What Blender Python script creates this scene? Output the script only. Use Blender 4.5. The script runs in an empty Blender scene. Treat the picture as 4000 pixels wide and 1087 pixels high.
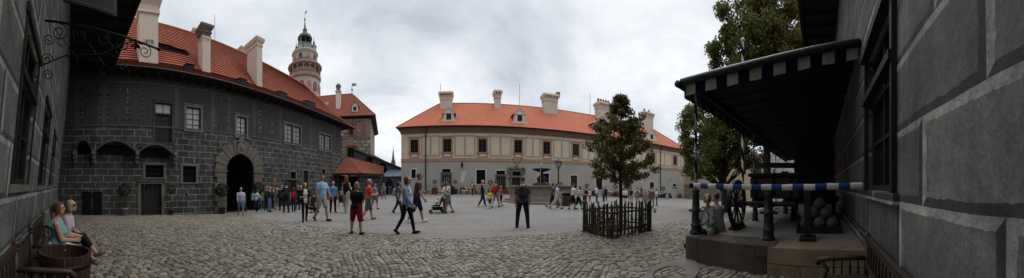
import bpy, math, random
import numpy as np
from mathutils import Vector, Matrix, Quaternion
PI = math.pi
RND = random.Random(11)
NR = np.random.default_rng(5)
scene = bpy.context.scene
COL = scene.collection
rad = math.radians

# ---------------------------------------------------------------- survey of the place
# the camera stands at the origin, 1.6 m over the paving, looking along +Y;
# bearings are clockwise from +Y, lines of sight come from a survey sheet 4000 units wide.
F, HY, EYE = 934.0, 726.0, 1.6

def bearing(px): return (px - 2000.0) / F

def gz(x, y):
    """height of the courtyard, which rises a little in the middle and falls to its sides"""
    r = math.hypot(x, y)
    k = min(max((r - 9.0) / 21.0, 0.0), 1.35)
    th = math.atan2(x, y)
    s = 0.4 - 1.0 * min(1.75, ((th + .1745) / .785) ** 2)
    return s * k

def pol(th, r): return r * math.sin(th), r * math.cos(th)

def ground_at(px, py):
    th = bearing(px); sl = (py - HY) / F
    lo, hi = 0.5, 80.0
    for _ in range(50):
        m = (lo + hi) / 2
        x, y = pol(th, m)
        if EYE - sl * m > gz(x, y): lo = m
        else: hi = m
    x, y = pol(th, lo)
    return Vector((x, y, gz(x, y)))

class Frame:
    """a wall frame: u along the wall (to the right), v out of it, w up"""
    def __init__(s, D, th0, shear=0.0):
        s.D, s.th0, s.shear = D, th0, shear
        s.O = Vector((D * math.sin(th0), D * math.cos(th0), 0))
        s.U = Vector((math.cos(th0), -math.sin(th0), 0))
        s.N = Vector((-math.sin(th0), -math.cos(th0), 0))
    def p(s, u, v, w):
        v = v + s.shear * (w - EYE)
        return s.O + s.U * u + s.N * v + Vector((0, 0, w))
    def uw(s, px, py, v=0.0):
        a = bearing(px) - s.th0
        d = s.D - v
        return d * math.tan(a), EYE + (HY - py) / F * d / math.cos(a)
    def u(s, px, v=0.0): return (s.D - v) * math.tan(bearing(px) - s.th0)
    def rect(s, x0, x1, y0, y1, v=0.0):
        """u0,u1,w0,w1 of a sighted rectangle (w measured on its middle)"""
        u0, u1 = s.u(x0, v), s.u(x1, v)
        xm = (x0 + x1) / 2
        return u0, u1, s.uw(xm, y1, v)[1], s.uw(xm, y0, v)[1]

# ---------------------------------------------------------------- objects
LOC = {}
def tag(o, label=None, cat=None, group=None, kind=None):
    if label: o['label'] = label
    if cat: o['category'] = cat
    if group: o['group'] = group
    if kind: o['kind'] = kind
    return o

def thing(name, label, cat, loc=(0, 0, 0), rz=0.0, group=None):
    o = bpy.data.objects.new(name, None); COL.objects.link(o)
    o.empty_display_size = .2
    o.location = loc; o.rotation_euler = (0, 0, rz)
    LOC[o] = Matrix.Translation(Vector(loc)) @ Matrix.Rotation(rz, 4, 'Z')
    return tag(o, label, cat, group)

def world_of(o):
    return LOC.get(o, Matrix.Identity(4))

def link_mesh(name, me, parent=None, M=None):
    o = bpy.data.objects.new(name, me); COL.objects.link(o)
    if parent is not None:
        o.parent = parent
        LOC[o] = world_of(parent)
    return o

class MB:
    """collects faces; local frame coordinates are mapped on build"""
    def __init__(s, fr=None): s.V = []; s.Fc = []; s.mi = []; s.fr = fr; s.m = 0; s.uv = {}
    def add(s, vs, fs, m=None):
        b = len(s.V); s.V += [tuple(v) for v in vs]
        for f in fs: s.Fc.append(tuple(i + b for i in f)); s.mi.append(s.m if m is None else m)
    def poly(s, pts, m=None): s.add(pts, [range(len(pts))], m)
    def box(s, a0, a1, b0, b1, c0, c1, m=None):
        v = [(a0, b0, c0), (a1, b0, c0), (a1, b1, c0), (a0, b1, c0), (a0, b0, c1), (a1, b0, c1), (a1, b1, c1), (a0, b1, c1)]
        f = [(0, 3, 2, 1), (4, 5, 6, 7), (0, 1, 5, 4), (1, 2, 6, 5), (2, 3, 7, 6), (3, 0, 4, 7)]
        s.add(v, f, m)
    def bbox(s, a0, a1, b0, b1, c0, c1, r=.01, m=None):
        """box with chamfered long edges around the c axis and top"""
        def ring(c, d): return [(a0 + d, b0, c), (a1 - d, b0, c), (a1, b0 + d, c), (a1, b1 - d, c), (a1 - d, b1, c), (a0 + d, b1, c), (a0, b1 - d, c), (a0, b0 + d, c)]
        def ring2(c, k): return [(a0 + r + k, b0 + k, c), (a1 - r - k, b0 + k, c), (a1 - k, b0 + r + k, c), (a1 - k, b1 - r - k, c), (a1 - r - k, b1 - k, c), (a0 + r + k, b1 - k, c), (a0 + k, b1 - r - k, c), (a0 + k, b0 + r + k, c)]
        R_ = [ring2(c0, r), ring(c0 + r, r), ring(c1 - r, r), ring2(c1, r)]
        s.rings(R_, True, m)
    def rings(s, R_, caps=True, m=None):
        n = len(R_[0]); vs = [p for r_ in R_ for p in r_]; fs = []
        for i in range(len(R_) - 1):
            for j in range(n):
                k = (j + 1) % n
                fs.append((i * n + j, i * n + k, (i + 1) * n + k, (i + 1) * n + j))
        if caps:
            fs.append(tuple(range(n - 1, -1, -1))); fs.append(tuple(range((len(R_) - 1) * n, len(R_) * n)))
        s.add(vs, fs, m)
    def beam(s, p, q, a, b, up=(0, 0, 1), m=None):
        """rectangular bar from p to q, a wide and b tall"""
        p, q = Vector(p), Vector(q); d = (q - p).normalized(); up = Vector(up)
        if abs(d.dot(up)) > .98: up = Vector((1, 0, 0))
        x = d.cross(up).normalized() * (a / 2); z = x.cross(d).normalized() * (b / 2)
        s.rings([[p - x - z, p + x - z, p + x + z, p - x + z], [q - x - z, q + x - z, q + x + z, q - x + z]], True, m)
    def tube(s, pts, rr, n=8, caps=True, m=None):
        pts = [Vector(p) for p in pts]
        if not hasattr(rr, '__len__'): rr = [rr] * len(pts)
        R_ = []; x = None
        for i, p in enumerate(pts):
            d = (pts[min(i + 1, len(pts) - 1)] - pts[max(i - 1, 0)])
            d = d.normalized() if d.length > 1e-9 else Vector((0, 0, 1))
            if x is None:
                x = d.orthogonal().normalized()
            else:
                x = (x - d * x.dot(d))
                x = x.normalized() if x.length > 1e-6 else d.orthogonal().normalized()
            y = d.cross(x)
            R_.append([p + x * (rr[i] * math.cos(2 * PI * k / n)) + y * (rr[i] * math.sin(2 * PI * k / n)) for k in range(n)])
        s.rings(R_, caps, m)
    def lathe(s, c, prof, n=16, sx=1, sy=1, a0=0.0, caps=True, m=None):
        R_ = [[(c[0] + r * sx * math.cos(a0 + 2 * PI * k / n), c[1] + r * sy * math.sin(a0 + 2 * PI * k / n), c[2] + z) for k in range(n)] for r, z in prof]
        s.rings(R_, caps, m)
    def ball(s, c, r, n=12, k=8, sx=1, sy=1, sz=1, m=None):
        s.lathe(c, [(max(r * math.sin(PI * i / k), 1e-4), -r * sz * math.cos(PI * i / k)) for i in range(k + 1)], n, sx, sy, 0, True, m)
    def prism(s, poly, v0, v1, m=None):
        """polygon in (u,w) extruded along v"""
        n = len(poly)
        vs = [(u, v0, w) for u, w in poly] + [(u, v1, w) for u, w in poly]
        fs = [tuple(range(n)), tuple(range(2 * n - 1, n - 1, -1))]
        for i in range(n):
            j = (i + 1) % n; fs.append((i, i + n, j + n, j))
        s.add(vs, fs, m)
    def wall(s, u0, u1, w0, w1, v=0.0, holes=(), depth=.25, m=None, mr=None):
        us = sorted({u0, u1, *[h[0] for h in holes], *[h[1] for h in holes]})
        ws = sorted({w0, w1, *[h[2] for h in holes], *[h[3] for h in holes]})
        us = [a for a in us if u0 <= a <= u1]; ws = [a for a in ws if w0 <= a <= w1]
        for i in range(len(us) - 1):
            for j in range(len(ws) - 1):
                cu, cw = (us[i] + us[i + 1]) / 2, (ws[j] + ws[j + 1]) / 2
                if any(h[0] < cu < h[1] and h[2] < cw < h[3] for h in holes): continue
                s.poly([(us[i], v, ws[j]), (us[i + 1], v, ws[j]), (us[i + 1], v, ws[j + 1]), (us[i], v, ws[j + 1])], m)
        for h in holes:
            a, b, c, d = h[:4]; e = v - depth
            for q in ([(a, v, c), (a, e, c), (b, e, c), (b, v, c)], [(a, v, d), (b, v, d), (b, e, d), (a, e, d)],
                      [(a, v, c), (a, v, d), (a, e, d), (a, e, c)], [(b, v, c), (b, e, c), (b, e, d), (b, v, d)]):
                s.poly(q, mr if mr is not None else m)
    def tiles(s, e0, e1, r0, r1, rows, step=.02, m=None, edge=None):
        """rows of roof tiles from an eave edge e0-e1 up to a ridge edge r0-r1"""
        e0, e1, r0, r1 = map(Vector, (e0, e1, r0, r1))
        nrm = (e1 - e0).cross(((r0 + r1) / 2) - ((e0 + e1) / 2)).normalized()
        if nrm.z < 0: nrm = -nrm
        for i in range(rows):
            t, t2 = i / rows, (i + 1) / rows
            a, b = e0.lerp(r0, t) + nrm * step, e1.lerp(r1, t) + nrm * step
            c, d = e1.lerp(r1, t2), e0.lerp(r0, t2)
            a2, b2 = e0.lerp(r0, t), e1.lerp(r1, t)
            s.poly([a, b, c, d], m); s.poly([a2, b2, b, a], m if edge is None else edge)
    def build(s, name, mats, parent=None, smooth=False, local=False, uvs=True):
        V = s.V
        uvl = None
        fr = s.fr
        if uvs:
            uvl = []
            P = [Vector(v) for v in V]
            for f in s.Fc:
                a = P[f[0]]
                n = Vector((0, 0, 0))
                for i in range(1, len(f) - 1):
                    n += (P[f[i]] - a).cross(P[f[i + 1]] - a)
                if n.length < 1e-12: n = Vector((0, 0, 1))
                n.normalize()
                if abs(n.z) > .95: t, b = Vector((1, 0, 0)), Vector((0, 1, 0))
                else:
                    t = Vector((0, 0, 1)).cross(n).normalized()
                    if (abs(t.x) >= abs(t.y) and t.x < 0) or (abs(t.x) < abs(t.y) and t.y < 0): t = -t
                    b = n.cross(t)
                    if b.z < 0: b = -b
                for i in f: uvl.append((P[i].dot(t), P[i].dot(b)))
        if fr is not None: V = [fr.p(*v) for v in V]
        if parent is not None and not local:
            I = world_of(parent).inverted(); V = [I @ Vector(v) for v in V]
        me = bpy.data.meshes.new(name)
        me.from_pydata([tuple(v) for v in V], [], s.Fc)
        if not isinstance(mats, (list, tuple)): mats = [mats]
        for m in mats: me.materials.append(m)
        if len(mats) > 1: me.polygons.foreach_set('material_index', s.mi)
        if smooth: me.polygons.foreach_set('use_smooth', [True] * len(s.Fc))
        if uvl:
            L = me.uv_layers.new(name='UVMap')
            L.data.foreach_set('uv', [c for q in uvl for c in q])
        me.update()
        return link_mesh(name, me, parent)

def np_mesh(name, V, Q, mats, parent=None, mi=None, smooth=False, uv=None):
    """fast mesh of equal-size faces from numpy arrays"""
    me = bpy.data.meshes.new(name)
    n, k = Q.shape
    me.vertices.add(len(V)); me.vertices.foreach_set('co', np.ascontiguousarray(V, dtype=np.float32).ravel())
    me.loops.add(n * k); me.loops.foreach_set('vertex_index', Q.astype(np.int32).ravel())
    me.polygons.add(n)
    me.polygons.foreach_set('loop_start', np.arange(0, n * k, k, dtype=np.int32))
    me.polygons.foreach_set('loop_total', np.full(n, k, dtype=np.int32))
    for m in (mats if isinstance(mats, (list, tuple)) else [mats]): me.materials.append(m)
    if mi is not None: me.polygons.foreach_set('material_index', mi.astype(np.int32))
    if smooth: me.polygons.foreach_set('use_smooth', np.ones(n, dtype=bool))
    if uv is not None:
        L = me.uv_layers.new(name='UVMap'); L.data.foreach_set('uv', np.ascontiguousarray(uv, dtype=np.float32).ravel())
    me.update(calc_edges=True); me.validate()
    return link_mesh(name, me, parent)

def text_mesh(name, body, size, mat, parent, M, depth=.004):
    c = bpy.data.curves.new('t', 'FONT'); c.body = body; c.size = size; c.extrude = depth
    c.align_x = 'CENTER'
    o = bpy.data.objects.new('t', c); COL.objects.link(o)
    bpy.context.view_layer.update()
    me = bpy.data.meshes.new_from_object(o.evaluated_get(bpy.context.evaluated_depsgraph_get()))
    bpy.data.objects.remove(o)
    me.name = name; me.materials.clear(); me.materials.append(mat)
    me.transform(world_of(parent).inverted() @ M)
    return link_mesh(name, me, parent)

# ---------------------------------------------------------------- materials
class NT:
    def __init__(s, name):
        s.mat = bpy.data.materials.new(name); s.mat.use_nodes = True
        s.t = s.mat.node_tree; s.t.nodes.clear()
        s.out = s.t.nodes.new('ShaderNodeOutputMaterial')
        s.bs = s.t.nodes.new('ShaderNodeBsdfPrincipled')
        s.t.links.new(s.bs.outputs[0], s.out.inputs[0])
    def n(s, typ, **kw):
        o = s.t.nodes.new('ShaderNode' + typ)
        for k, v in kw.items(): setattr(o, k, v)
        return o
    def l(s, a, b): s.t.links.new(a, b)
    def set(s, sock, v):
        if hasattr(v, 'is_output') or isinstance(v, bpy.types.NodeSocket): s.l(v, sock)
        else: sock.default_value = v
    def m(s, op, a, b=None, c=None):
        o = s.n('Math', operation=op)
        s.set(o.inputs[0], a)
        if b is not None: s.set(o.inputs[1], b)
        if c is not None: s.set(o.inputs[2], c)
        return o.outputs[0]
    def mix(s, f, a, b, blend='MIX'):
        o = s.n('MixRGB', blend_type=blend)
        s.set(o.inputs[0], f)
        for i, v in ((1, a), (2, b)):
            if isinstance(v, tuple): v = (*v[:3], 1)
            s.set(o.inputs[i], v)
        return o.outputs[0]
    def noise(s, scale, detail=4, rough=.6, vec=None, dist=0):
        o = s.n('TexNoise'); o.inputs['Scale'].default_value = scale; o.inputs['Detail'].default_value = detail
        o.inputs['Roughness'].default_value = rough; o.inputs['Distortion'].default_value = dist
        if vec is not None: s.l(vec, o.inputs['Vector'])
        return o.outputs[0]
    def obj(s): return s.n('TexCoord').outputs['Object']
    def uvs(s): return s.n('TexCoord').outputs['UV']
    def ramp(s, v, stops):
        o = s.n('ValToRGB'); e = o.color_ramp.elements
        while len(e) < len(stops): e.new(.5)
        for i, (p, c) in enumerate(stops):
            e[i].position = p; e[i].color = (*c, 1) if isinstance(c, tuple) else (c, c, c, 1)
        s.l(v, o.inputs[0]); return o.outputs[0]
    def bump(s, h, strength=.3, dist=.02):
        o = s.n('Bump'); o.inputs['Strength'].default_value = strength; o.inputs['Distance'].default_value = dist
        s.l(h, o.inputs['Height']); s.l(o.outputs[0], s.bs.inputs['Normal'])
    def fin(s, col=None, rough=.8, metal=0, spec=.35):
        if col is not None:
            if isinstance(col, tuple): col = (*col[:3], 1)
            s.set(s.bs.inputs['Base Color'], col)
        s.set(s.bs.inputs['Roughness'], rough); s.bs.inputs['Metallic'].default_value = metal
        s.bs.inputs['Specular IOR Level'].default_value = spec
        return s.mat

MATS = {}
def mat(name, c, var=.2, scale=3., rough=.8, metal=0., bump=.15, spec=.35, fine=40., bdist=.01):
    """a plain surface with mottling at two scales"""
    if name in MATS: return MATS[name]
    t = NT(name); v = t.obj()
    a = t.noise(scale, 5, .65, v); b = t.noise(fine, 3, .6, v)
    k = t.m('ADD', t.m('MULTIPLY', a, .7), t.m('MULTIPLY', b, .3))
    lo = tuple(max(x * (1 - var * 1.6), 0) for x in c); hi = tuple(x * (1 + var * 1.6) for x in c)
    col = t.ramp(k, [(.25, lo), (.75, hi)])
    if bump: t.bump(b, bump, bdist)
    MATS[name] = t.fin(col, rough, metal, spec)
    return MATS[name]

def cloth(name, c, var=.10):
    return mat(name, c, var, 9., .95, 0, .25, .1, 120., .004)

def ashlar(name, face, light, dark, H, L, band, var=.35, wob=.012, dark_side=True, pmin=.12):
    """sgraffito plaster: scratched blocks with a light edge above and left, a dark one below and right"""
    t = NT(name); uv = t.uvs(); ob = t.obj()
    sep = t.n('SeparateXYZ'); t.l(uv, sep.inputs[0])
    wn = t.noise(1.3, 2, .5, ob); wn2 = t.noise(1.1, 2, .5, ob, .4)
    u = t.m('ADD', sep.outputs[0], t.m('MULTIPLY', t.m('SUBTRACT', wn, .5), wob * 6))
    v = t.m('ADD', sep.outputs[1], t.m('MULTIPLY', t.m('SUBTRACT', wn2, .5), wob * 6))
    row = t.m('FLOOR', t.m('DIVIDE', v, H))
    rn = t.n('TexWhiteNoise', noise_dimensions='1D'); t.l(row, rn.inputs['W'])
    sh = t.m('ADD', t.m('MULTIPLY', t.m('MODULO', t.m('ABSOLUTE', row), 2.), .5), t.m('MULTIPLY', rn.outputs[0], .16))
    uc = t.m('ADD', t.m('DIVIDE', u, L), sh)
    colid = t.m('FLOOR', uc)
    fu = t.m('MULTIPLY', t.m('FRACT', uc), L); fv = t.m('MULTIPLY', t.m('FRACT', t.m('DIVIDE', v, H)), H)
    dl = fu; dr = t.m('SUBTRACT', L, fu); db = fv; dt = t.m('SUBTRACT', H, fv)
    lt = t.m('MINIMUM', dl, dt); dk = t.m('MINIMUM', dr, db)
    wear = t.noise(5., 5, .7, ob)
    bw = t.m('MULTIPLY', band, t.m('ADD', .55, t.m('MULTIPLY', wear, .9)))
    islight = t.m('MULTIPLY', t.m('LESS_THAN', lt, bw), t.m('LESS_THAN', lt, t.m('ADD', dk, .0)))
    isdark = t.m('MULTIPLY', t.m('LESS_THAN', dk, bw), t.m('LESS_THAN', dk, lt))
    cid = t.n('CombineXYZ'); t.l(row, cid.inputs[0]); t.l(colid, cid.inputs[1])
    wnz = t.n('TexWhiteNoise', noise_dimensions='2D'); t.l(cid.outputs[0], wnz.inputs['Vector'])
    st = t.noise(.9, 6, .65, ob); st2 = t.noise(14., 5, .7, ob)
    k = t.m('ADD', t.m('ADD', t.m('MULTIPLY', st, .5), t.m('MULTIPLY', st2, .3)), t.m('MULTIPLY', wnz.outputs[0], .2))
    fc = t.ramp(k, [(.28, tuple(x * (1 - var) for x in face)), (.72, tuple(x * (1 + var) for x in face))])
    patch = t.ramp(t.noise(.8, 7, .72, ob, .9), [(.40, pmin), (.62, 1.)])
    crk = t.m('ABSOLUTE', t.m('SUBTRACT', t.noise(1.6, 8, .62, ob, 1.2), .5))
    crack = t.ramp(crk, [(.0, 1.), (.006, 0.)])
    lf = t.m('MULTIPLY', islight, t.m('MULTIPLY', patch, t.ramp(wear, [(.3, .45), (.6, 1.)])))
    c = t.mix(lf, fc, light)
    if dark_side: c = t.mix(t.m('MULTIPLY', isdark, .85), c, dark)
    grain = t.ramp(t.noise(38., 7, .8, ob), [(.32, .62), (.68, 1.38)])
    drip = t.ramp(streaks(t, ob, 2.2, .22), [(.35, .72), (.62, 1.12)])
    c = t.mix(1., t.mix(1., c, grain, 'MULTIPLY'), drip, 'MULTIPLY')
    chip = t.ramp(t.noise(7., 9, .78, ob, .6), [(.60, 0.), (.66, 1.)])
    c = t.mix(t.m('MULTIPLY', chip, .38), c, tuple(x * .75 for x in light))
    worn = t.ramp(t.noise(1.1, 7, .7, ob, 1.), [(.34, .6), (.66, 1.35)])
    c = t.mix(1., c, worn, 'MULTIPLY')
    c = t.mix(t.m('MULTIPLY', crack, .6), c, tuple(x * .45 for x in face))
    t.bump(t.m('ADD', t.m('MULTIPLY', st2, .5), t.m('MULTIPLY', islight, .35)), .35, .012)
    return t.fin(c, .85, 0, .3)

def streaks(t, ob, sx=6., sz=.35):
    mp = t.n('Mapping'); mp.inputs['Scale'].default_value = (sx, sx, sz); t.l(ob, mp.inputs[0])
    return t.noise(1., 5, .65, mp.outputs[0])

def plaster(name, c, var=.14, stain=(.2, .18, .16), amt=.35):
    t = NT(name); ob = t.obj()
    a = t.noise(.45, 6, .65, ob); b = t.noise(30., 4, .6, ob); s_ = streaks(t, ob)
    k = t.m('ADD', t.m('MULTIPLY', a, .6), t.m('MULTIPLY', s_, .4))
    col = t.ramp(k, [(.3, tuple(x * (1 - var) for x in c)), (.7, tuple(x * (1 + var) for x in c))])
    col = t.mix(t.m('MULTIPLY', t.ramp(t.m('ADD', t.m('MULTIPLY', s_, .55), t.m('MULTIPLY', a, .45)), [(.54, 0.), (.72, 1.)]), amt), col, stain)
    t.bump(b, .2, .006)
    return t.fin(col, .9, 0, .2)

def roof_mat(name, c, c2, tw=.18, th=.17, dirt=(.12, .06, .04), damt=.5):
    t = NT(name); uv = t.uvs(); ob = t.obj()
    br = t.n('TexBrick'); t.l(uv, br.inputs['Vector'])
    br.inputs['Scale'].default_value = 1.; br.inputs['Brick Width'].default_value = tw; br.inputs['Row Height'].default_value = th
    br.inputs['Mortar Size'].default_value = .004; br.inputs['Bias'].default_value = 0.
    br.inputs['Color1'].default_value = (*c, 1); br.inputs['Color2'].default_value = (*c2, 1)
    br.inputs['Mortar'].default_value = (c[0] * .55, c[1] * .5, c[2] * .5, 1)
    a = t.noise(.35, 6, .7, ob, .6); b = t.noise(3., 5, .7, ob)
    f = t.ramp(t.m('ADD', t.m('MULTIPLY', a, .6), t.m('MULTIPLY', b, .4)), [(.42, 0.), (.68, 1.)])
    col = t.mix(t.m('MULTIPLY', f, damt), br.outputs[0], dirt)
    t.bump(br.outputs['Fac'], .5, -.012)
    return t.fin(col, .8, 0, .25)

def stone_mat(name, c, c2, scale=2.5, bump=.5, rough=.85):
    t = NT(name); ob = t.obj()
    a = t.noise(scale, 7, .68, ob, .3); b = t.noise(scale * 14, 5, .7, ob)
    col = t.ramp(t.m('ADD', t.m('MULTIPLY', a, .7), t.m('MULTIPLY', b, .3)), [(.3, c2), (.68, c)])
    t.bump(t.m('ADD', a, t.m('MULTIPLY', b, .5)), bump, .015)
    return t.fin(col, rough, 0, .3)

# ---------------------------------------------------------------- camera, sky, sun
cam = bpy.data.cameras.new('camera'); cam_o = bpy.data.objects.new('camera', cam); COL.objects.link(cam_o)
cam.type = 'PANO'; cam.panorama_type = 'CENTRAL_CYLINDRICAL'
half = 2000.0 / F
cam.central_cylindrical_range_u_min = -half; cam.central_cylindrical_range_u_max = half
cam.central_cylindrical_range_v_min = -(1087 - HY) / F; cam.central_cylindrical_range_v_max = HY / F
cam.central_cylindrical_radius = 1.0
cam.clip_start = .05; cam.clip_end = 3000
cam_o.location = (0, 0, EYE); cam_o.rotation_euler = (PI / 2, 0, 0)
scene.camera = cam_o

SUN_EL, SUN_AZ = rad(58), rad(35)      # a bright patch of the overcast, high and to the right
w = bpy.data.worlds.new('World'); scene.world = w; w.use_nodes = True
nt = w.node_tree; nt.nodes.clear()
def wn(t, **k):
    o = nt.nodes.new('ShaderNode' + t)
    for a, b in k.items(): setattr(o, a, b)
    return o
out = wn('OutputWorld'); bg = wn('Background'); nt.links.new(bg.outputs[0], out.inputs[0])
sky = wn('TexSky'); sky.sky_type = 'NISHITA'; sky.sun_disc = False
sky.sun_elevation = SUN_EL; sky.sun_rotation = SUN_AZ; sky.air_density = 1.0; sky.dust_density = 2.0
tc = wn('TexCoord')
sp = wn('SeparateXYZ'); nt.links.new(tc.outputs['Generated'], sp.inputs[0])
def wm(op, a, b=None):
    o = wn('Math', operation=op)
    for i, v in enumerate((a, b)):
        if v is None: continue
        if isinstance(v, (int, float)): o.inputs[i].default_value = v
        else: nt.links.new(v, o.inputs[i])
    return o.outputs[0]
# clouds lie on a flat layer, so they shrink towards the horizon
zz = wm('ADD', wm('MAXIMUM', sp.outputs[2], 0.0), .22)
cx = wn('CombineXYZ'); nt.links.new(wm('DIVIDE', sp.outputs[0], zz), cx.inputs[0]); nt.links.new(wm('DIVIDE', sp.outputs[1], zz), cx.inputs[1])
def wnoise(scale, det, rough, dist=0., off=0.):
    o = wn('TexNoise'); o.inputs['Scale'].default_value = scale; o.inputs['Detail'].default_value = det
    o.inputs['Roughness'].default_value = rough; o.inputs['Distortion'].default_value = dist
    mp = wn('Mapping'); mp.inputs['Location'].default_value = (off, off * .7, 0); nt.links.new(cx.outputs[0], mp.inputs[0])
    nt.links.new(mp.outputs[0], o.inputs['Vector']); return o.outputs[0]
n1 = wnoise(.75, 7, .58, .35, 3.1); n2 = wnoise(2.1, 6, .6, .5, 9.4)
k = wm('ADD', wm('MULTIPLY', n1, .68), wm('MULTIPLY', n2, .32))
cr = wn('ValToRGB'); nt.links.new(k, cr.inputs[0])
CLOUD = [(.35, (.37, .40, .45)), (.44, (.50, .53, .575)), (.53, (.635, .66, .69)), (.64, (.79, .80, .81))]
e = cr.color_ramp.elements
while len(e) < len(CLOUD): e.new(.5)
for i, (p, c) in enumerate(CLOUD): e[i].position = p; e[i].color = (*c, 1)
SKY_STRENGTH = .1
zb = wn('MapRange', interpolation_type='SMOOTHSTEP'); nt.links.new(sp.outputs[2], zb.inputs[0])      # an overcast sky is brightest overhead
for i_, v_ in ((1, .58), (2, .95), (3, 1.0), (4, 2.3)): zb.inputs[i_].default_value = v_
zc_ = wn('MixRGB', blend_type='MULTIPLY'); zc_.inputs[0].default_value = 1; nt.links.new(cr.outputs[0], zc_.inputs[1]); nt.links.new(zb.outputs[0], zc_.inputs[2])
mul = wn('MixRGB', blend_type='MULTIPLY'); mul.inputs[0].default_value = 1
nt.links.new(zc_.outputs[0], mul.inputs[1]); mul.inputs[2].default_value = (1 / SKY_STRENGTH,) * 3 + (1,)
mx = wn('MixRGB'); mx.inputs[0].default_value = .93          # thin places let a little of the blue through
nt.links.new(sky.outputs[0], mx.inputs[1]); nt.links.new(mul.outputs[0], mx.inputs[2])
nt.links.new(mx.outputs[0], bg.inputs[0]); bg.inputs[1].default_value = SKY_STRENGTH
sl = bpy.data.lights.new('sun', 'SUN'); sl.energy = .6; sl.angle = rad(25); sl.color = (1, .96, .9)
so = bpy.data.objects.new('sun', sl); COL.objects.link(so)
sd = Vector((math.sin(SUN_AZ) * math.cos(SUN_EL), math.cos(SUN_AZ) * math.cos(SUN_EL), math.sin(SUN_EL)))
so.rotation_euler = sd.to_track_quat('Z', 'Y').to_euler()
scene.view_settings.view_transform = 'Standard'; scene.view_settings.look = 'None'
scene.view_settings.exposure = 0.46; scene.view_settings.gamma = 1.0
scene.cycles.max_bounces = 6; scene.cycles.diffuse_bounces = 3; scene.cycles.glossy_bounces = 2
scene.cycles.use_denoising = True
scene.cycles.sample_clamp_indirect = 3
# ---------------------------------------------------------------- ground
m_soil = stone_mat('soil', (.085, .07, .052), (.04, .033, .026), 4., .4)
def gravel_mat():
    t = NT('pale_gravel'); ob = t.obj()
    a = t.noise(.35, 6, .65, ob, .3); b = t.noise(55., 4, .75, ob); c = t.noise(4., 6, .7, ob, .4)
    k = t.m('ADD', t.m('MULTIPLY', a, .35), t.m('ADD', t.m('MULTIPLY', b, .3), t.m('MULTIPLY', c, .35)))
    col = t.ramp(k, [(.30, (.13, .124, .114)), (.46, (.185, .178, .167)), (.58, (.222, .214, .202)), (.72, (.30, .29, .272))])
    fl = t.ramp(t.noise(2.2, 8, .75, ob, 1.5), [(.60, 0.), (.68, 1.)])
    col = t.mix(t.m('MULTIPLY', fl, .8), col, (.46, .445, .41))
    dk = t.ramp(t.noise(.9, 7, .7, ob, .8), [(.58, 0.), (.72, 1.)])
    col = t.mix(t.m('MULTIPLY', dk, .65), col, (.13, .118, .10))
    mp = t.n('Mapping'); mp.inputs['Scale'].default_value = (.22, 1.6, 1); mp.inputs['Rotation'].default_value = (0, 0, rad(20)); t.l(ob, mp.inputs[0])
    tr_ = t.ramp(t.noise(1., 6, .7, mp.outputs[0], .6), [(.36, .92), (.5, 1.0), (.68, 1.07)])
    col = t.mix(1., col, tr_, 'MULTIPLY')
    t.bump(t.m('ADD', b, c), .35, .012)
    return t.fin(col, .95, 0, .15)
m_gravel = gravel_mat()

def boundary(px):
    pts = [(-300, 700), (955, 700), (962, 828), (997, 857), (1129, 869), (1197, 880), (1294, 894), (1449, 911), (1574, 923), (1659, 933), (1813, 936),
           (1988, 925), (2239, 908), (2400, 902), (2541, 883), (2657, 862), (2760, 845), (2800, 840), (4300, 838)]
    for (a, b), (c, d) in zip(pts, pts[1:]):
        if a <= px <= c: return b + (d - b) * (px - a) / (c - a)
    return 700
TH0, TH1 = bearing(-300), bearing(4300)
def r_bound(th):
    px = 2000 + th * F
    if px < 955: return 60.
    p = ground_at(px, boundary(px)); return math.hypot(p.x, p.y)

nth = 360
ths = [-PI + 2 * PI * i / nth for i in range(nth)]
rs = [.01, .6, 1.2, 2, 3, 4, 5, 6, 7, 8, 9, 10, 11, 12, 13, 14, 15, 16, 17, 18, 20, 22, 24, 26, 28, 30, 33, 36, 40, 45, 50, 55, 60, 70, 90, 140, 250, 600]
g = MB()
g.rings([[(*pol(t, r), gz(*pol(t, r)) - .004) for t in ths] for r in rs], False)
g.poly([(*pol(t, .01), -.012) for t in ths])
tag(g.build('ground', m_soil, smooth=True), 'dark soil bed under the paving of the whole castle courtyard', 'ground', kind='structure')
# pale gravel square
rngv = random.Random(3)
g = MB(); m = 700
sec = [bearing(955) + (bearing(4300) - bearing(955)) * i / m for i in range(m + 1)]
fr = [0, .004, .012, .03, .06, .1, .15, .2, .28, .36, .45, .55, .65, .75, .87, 1]
R_ = []
jit = [rngv.uniform(-.10, .10) for _ in sec]
for f in fr:
    row = []
    for t, j in zip(sec, jit):
        rb = r_bound(t) + j; r = rb + (75 - rb) * f
        row.append((*pol(t, r), gz(*pol(t, r)) + .004 + (.012 if f > 0 else -.014)))
    R_.append(row)
vs = [p for r in R_ for p in r]; n = m + 1
g.add(vs, [(i * n + j, i * n + j + 1, (i + 1) * n + j + 1, (i + 1) * n + j) for i in range(len(fr) - 1) for j in range(m)])
tag(g.build('gravel_square', m_gravel, smooth=True), 'pale grey gravel in the middle of the castle courtyard', 'gravel', kind='structure')

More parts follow.
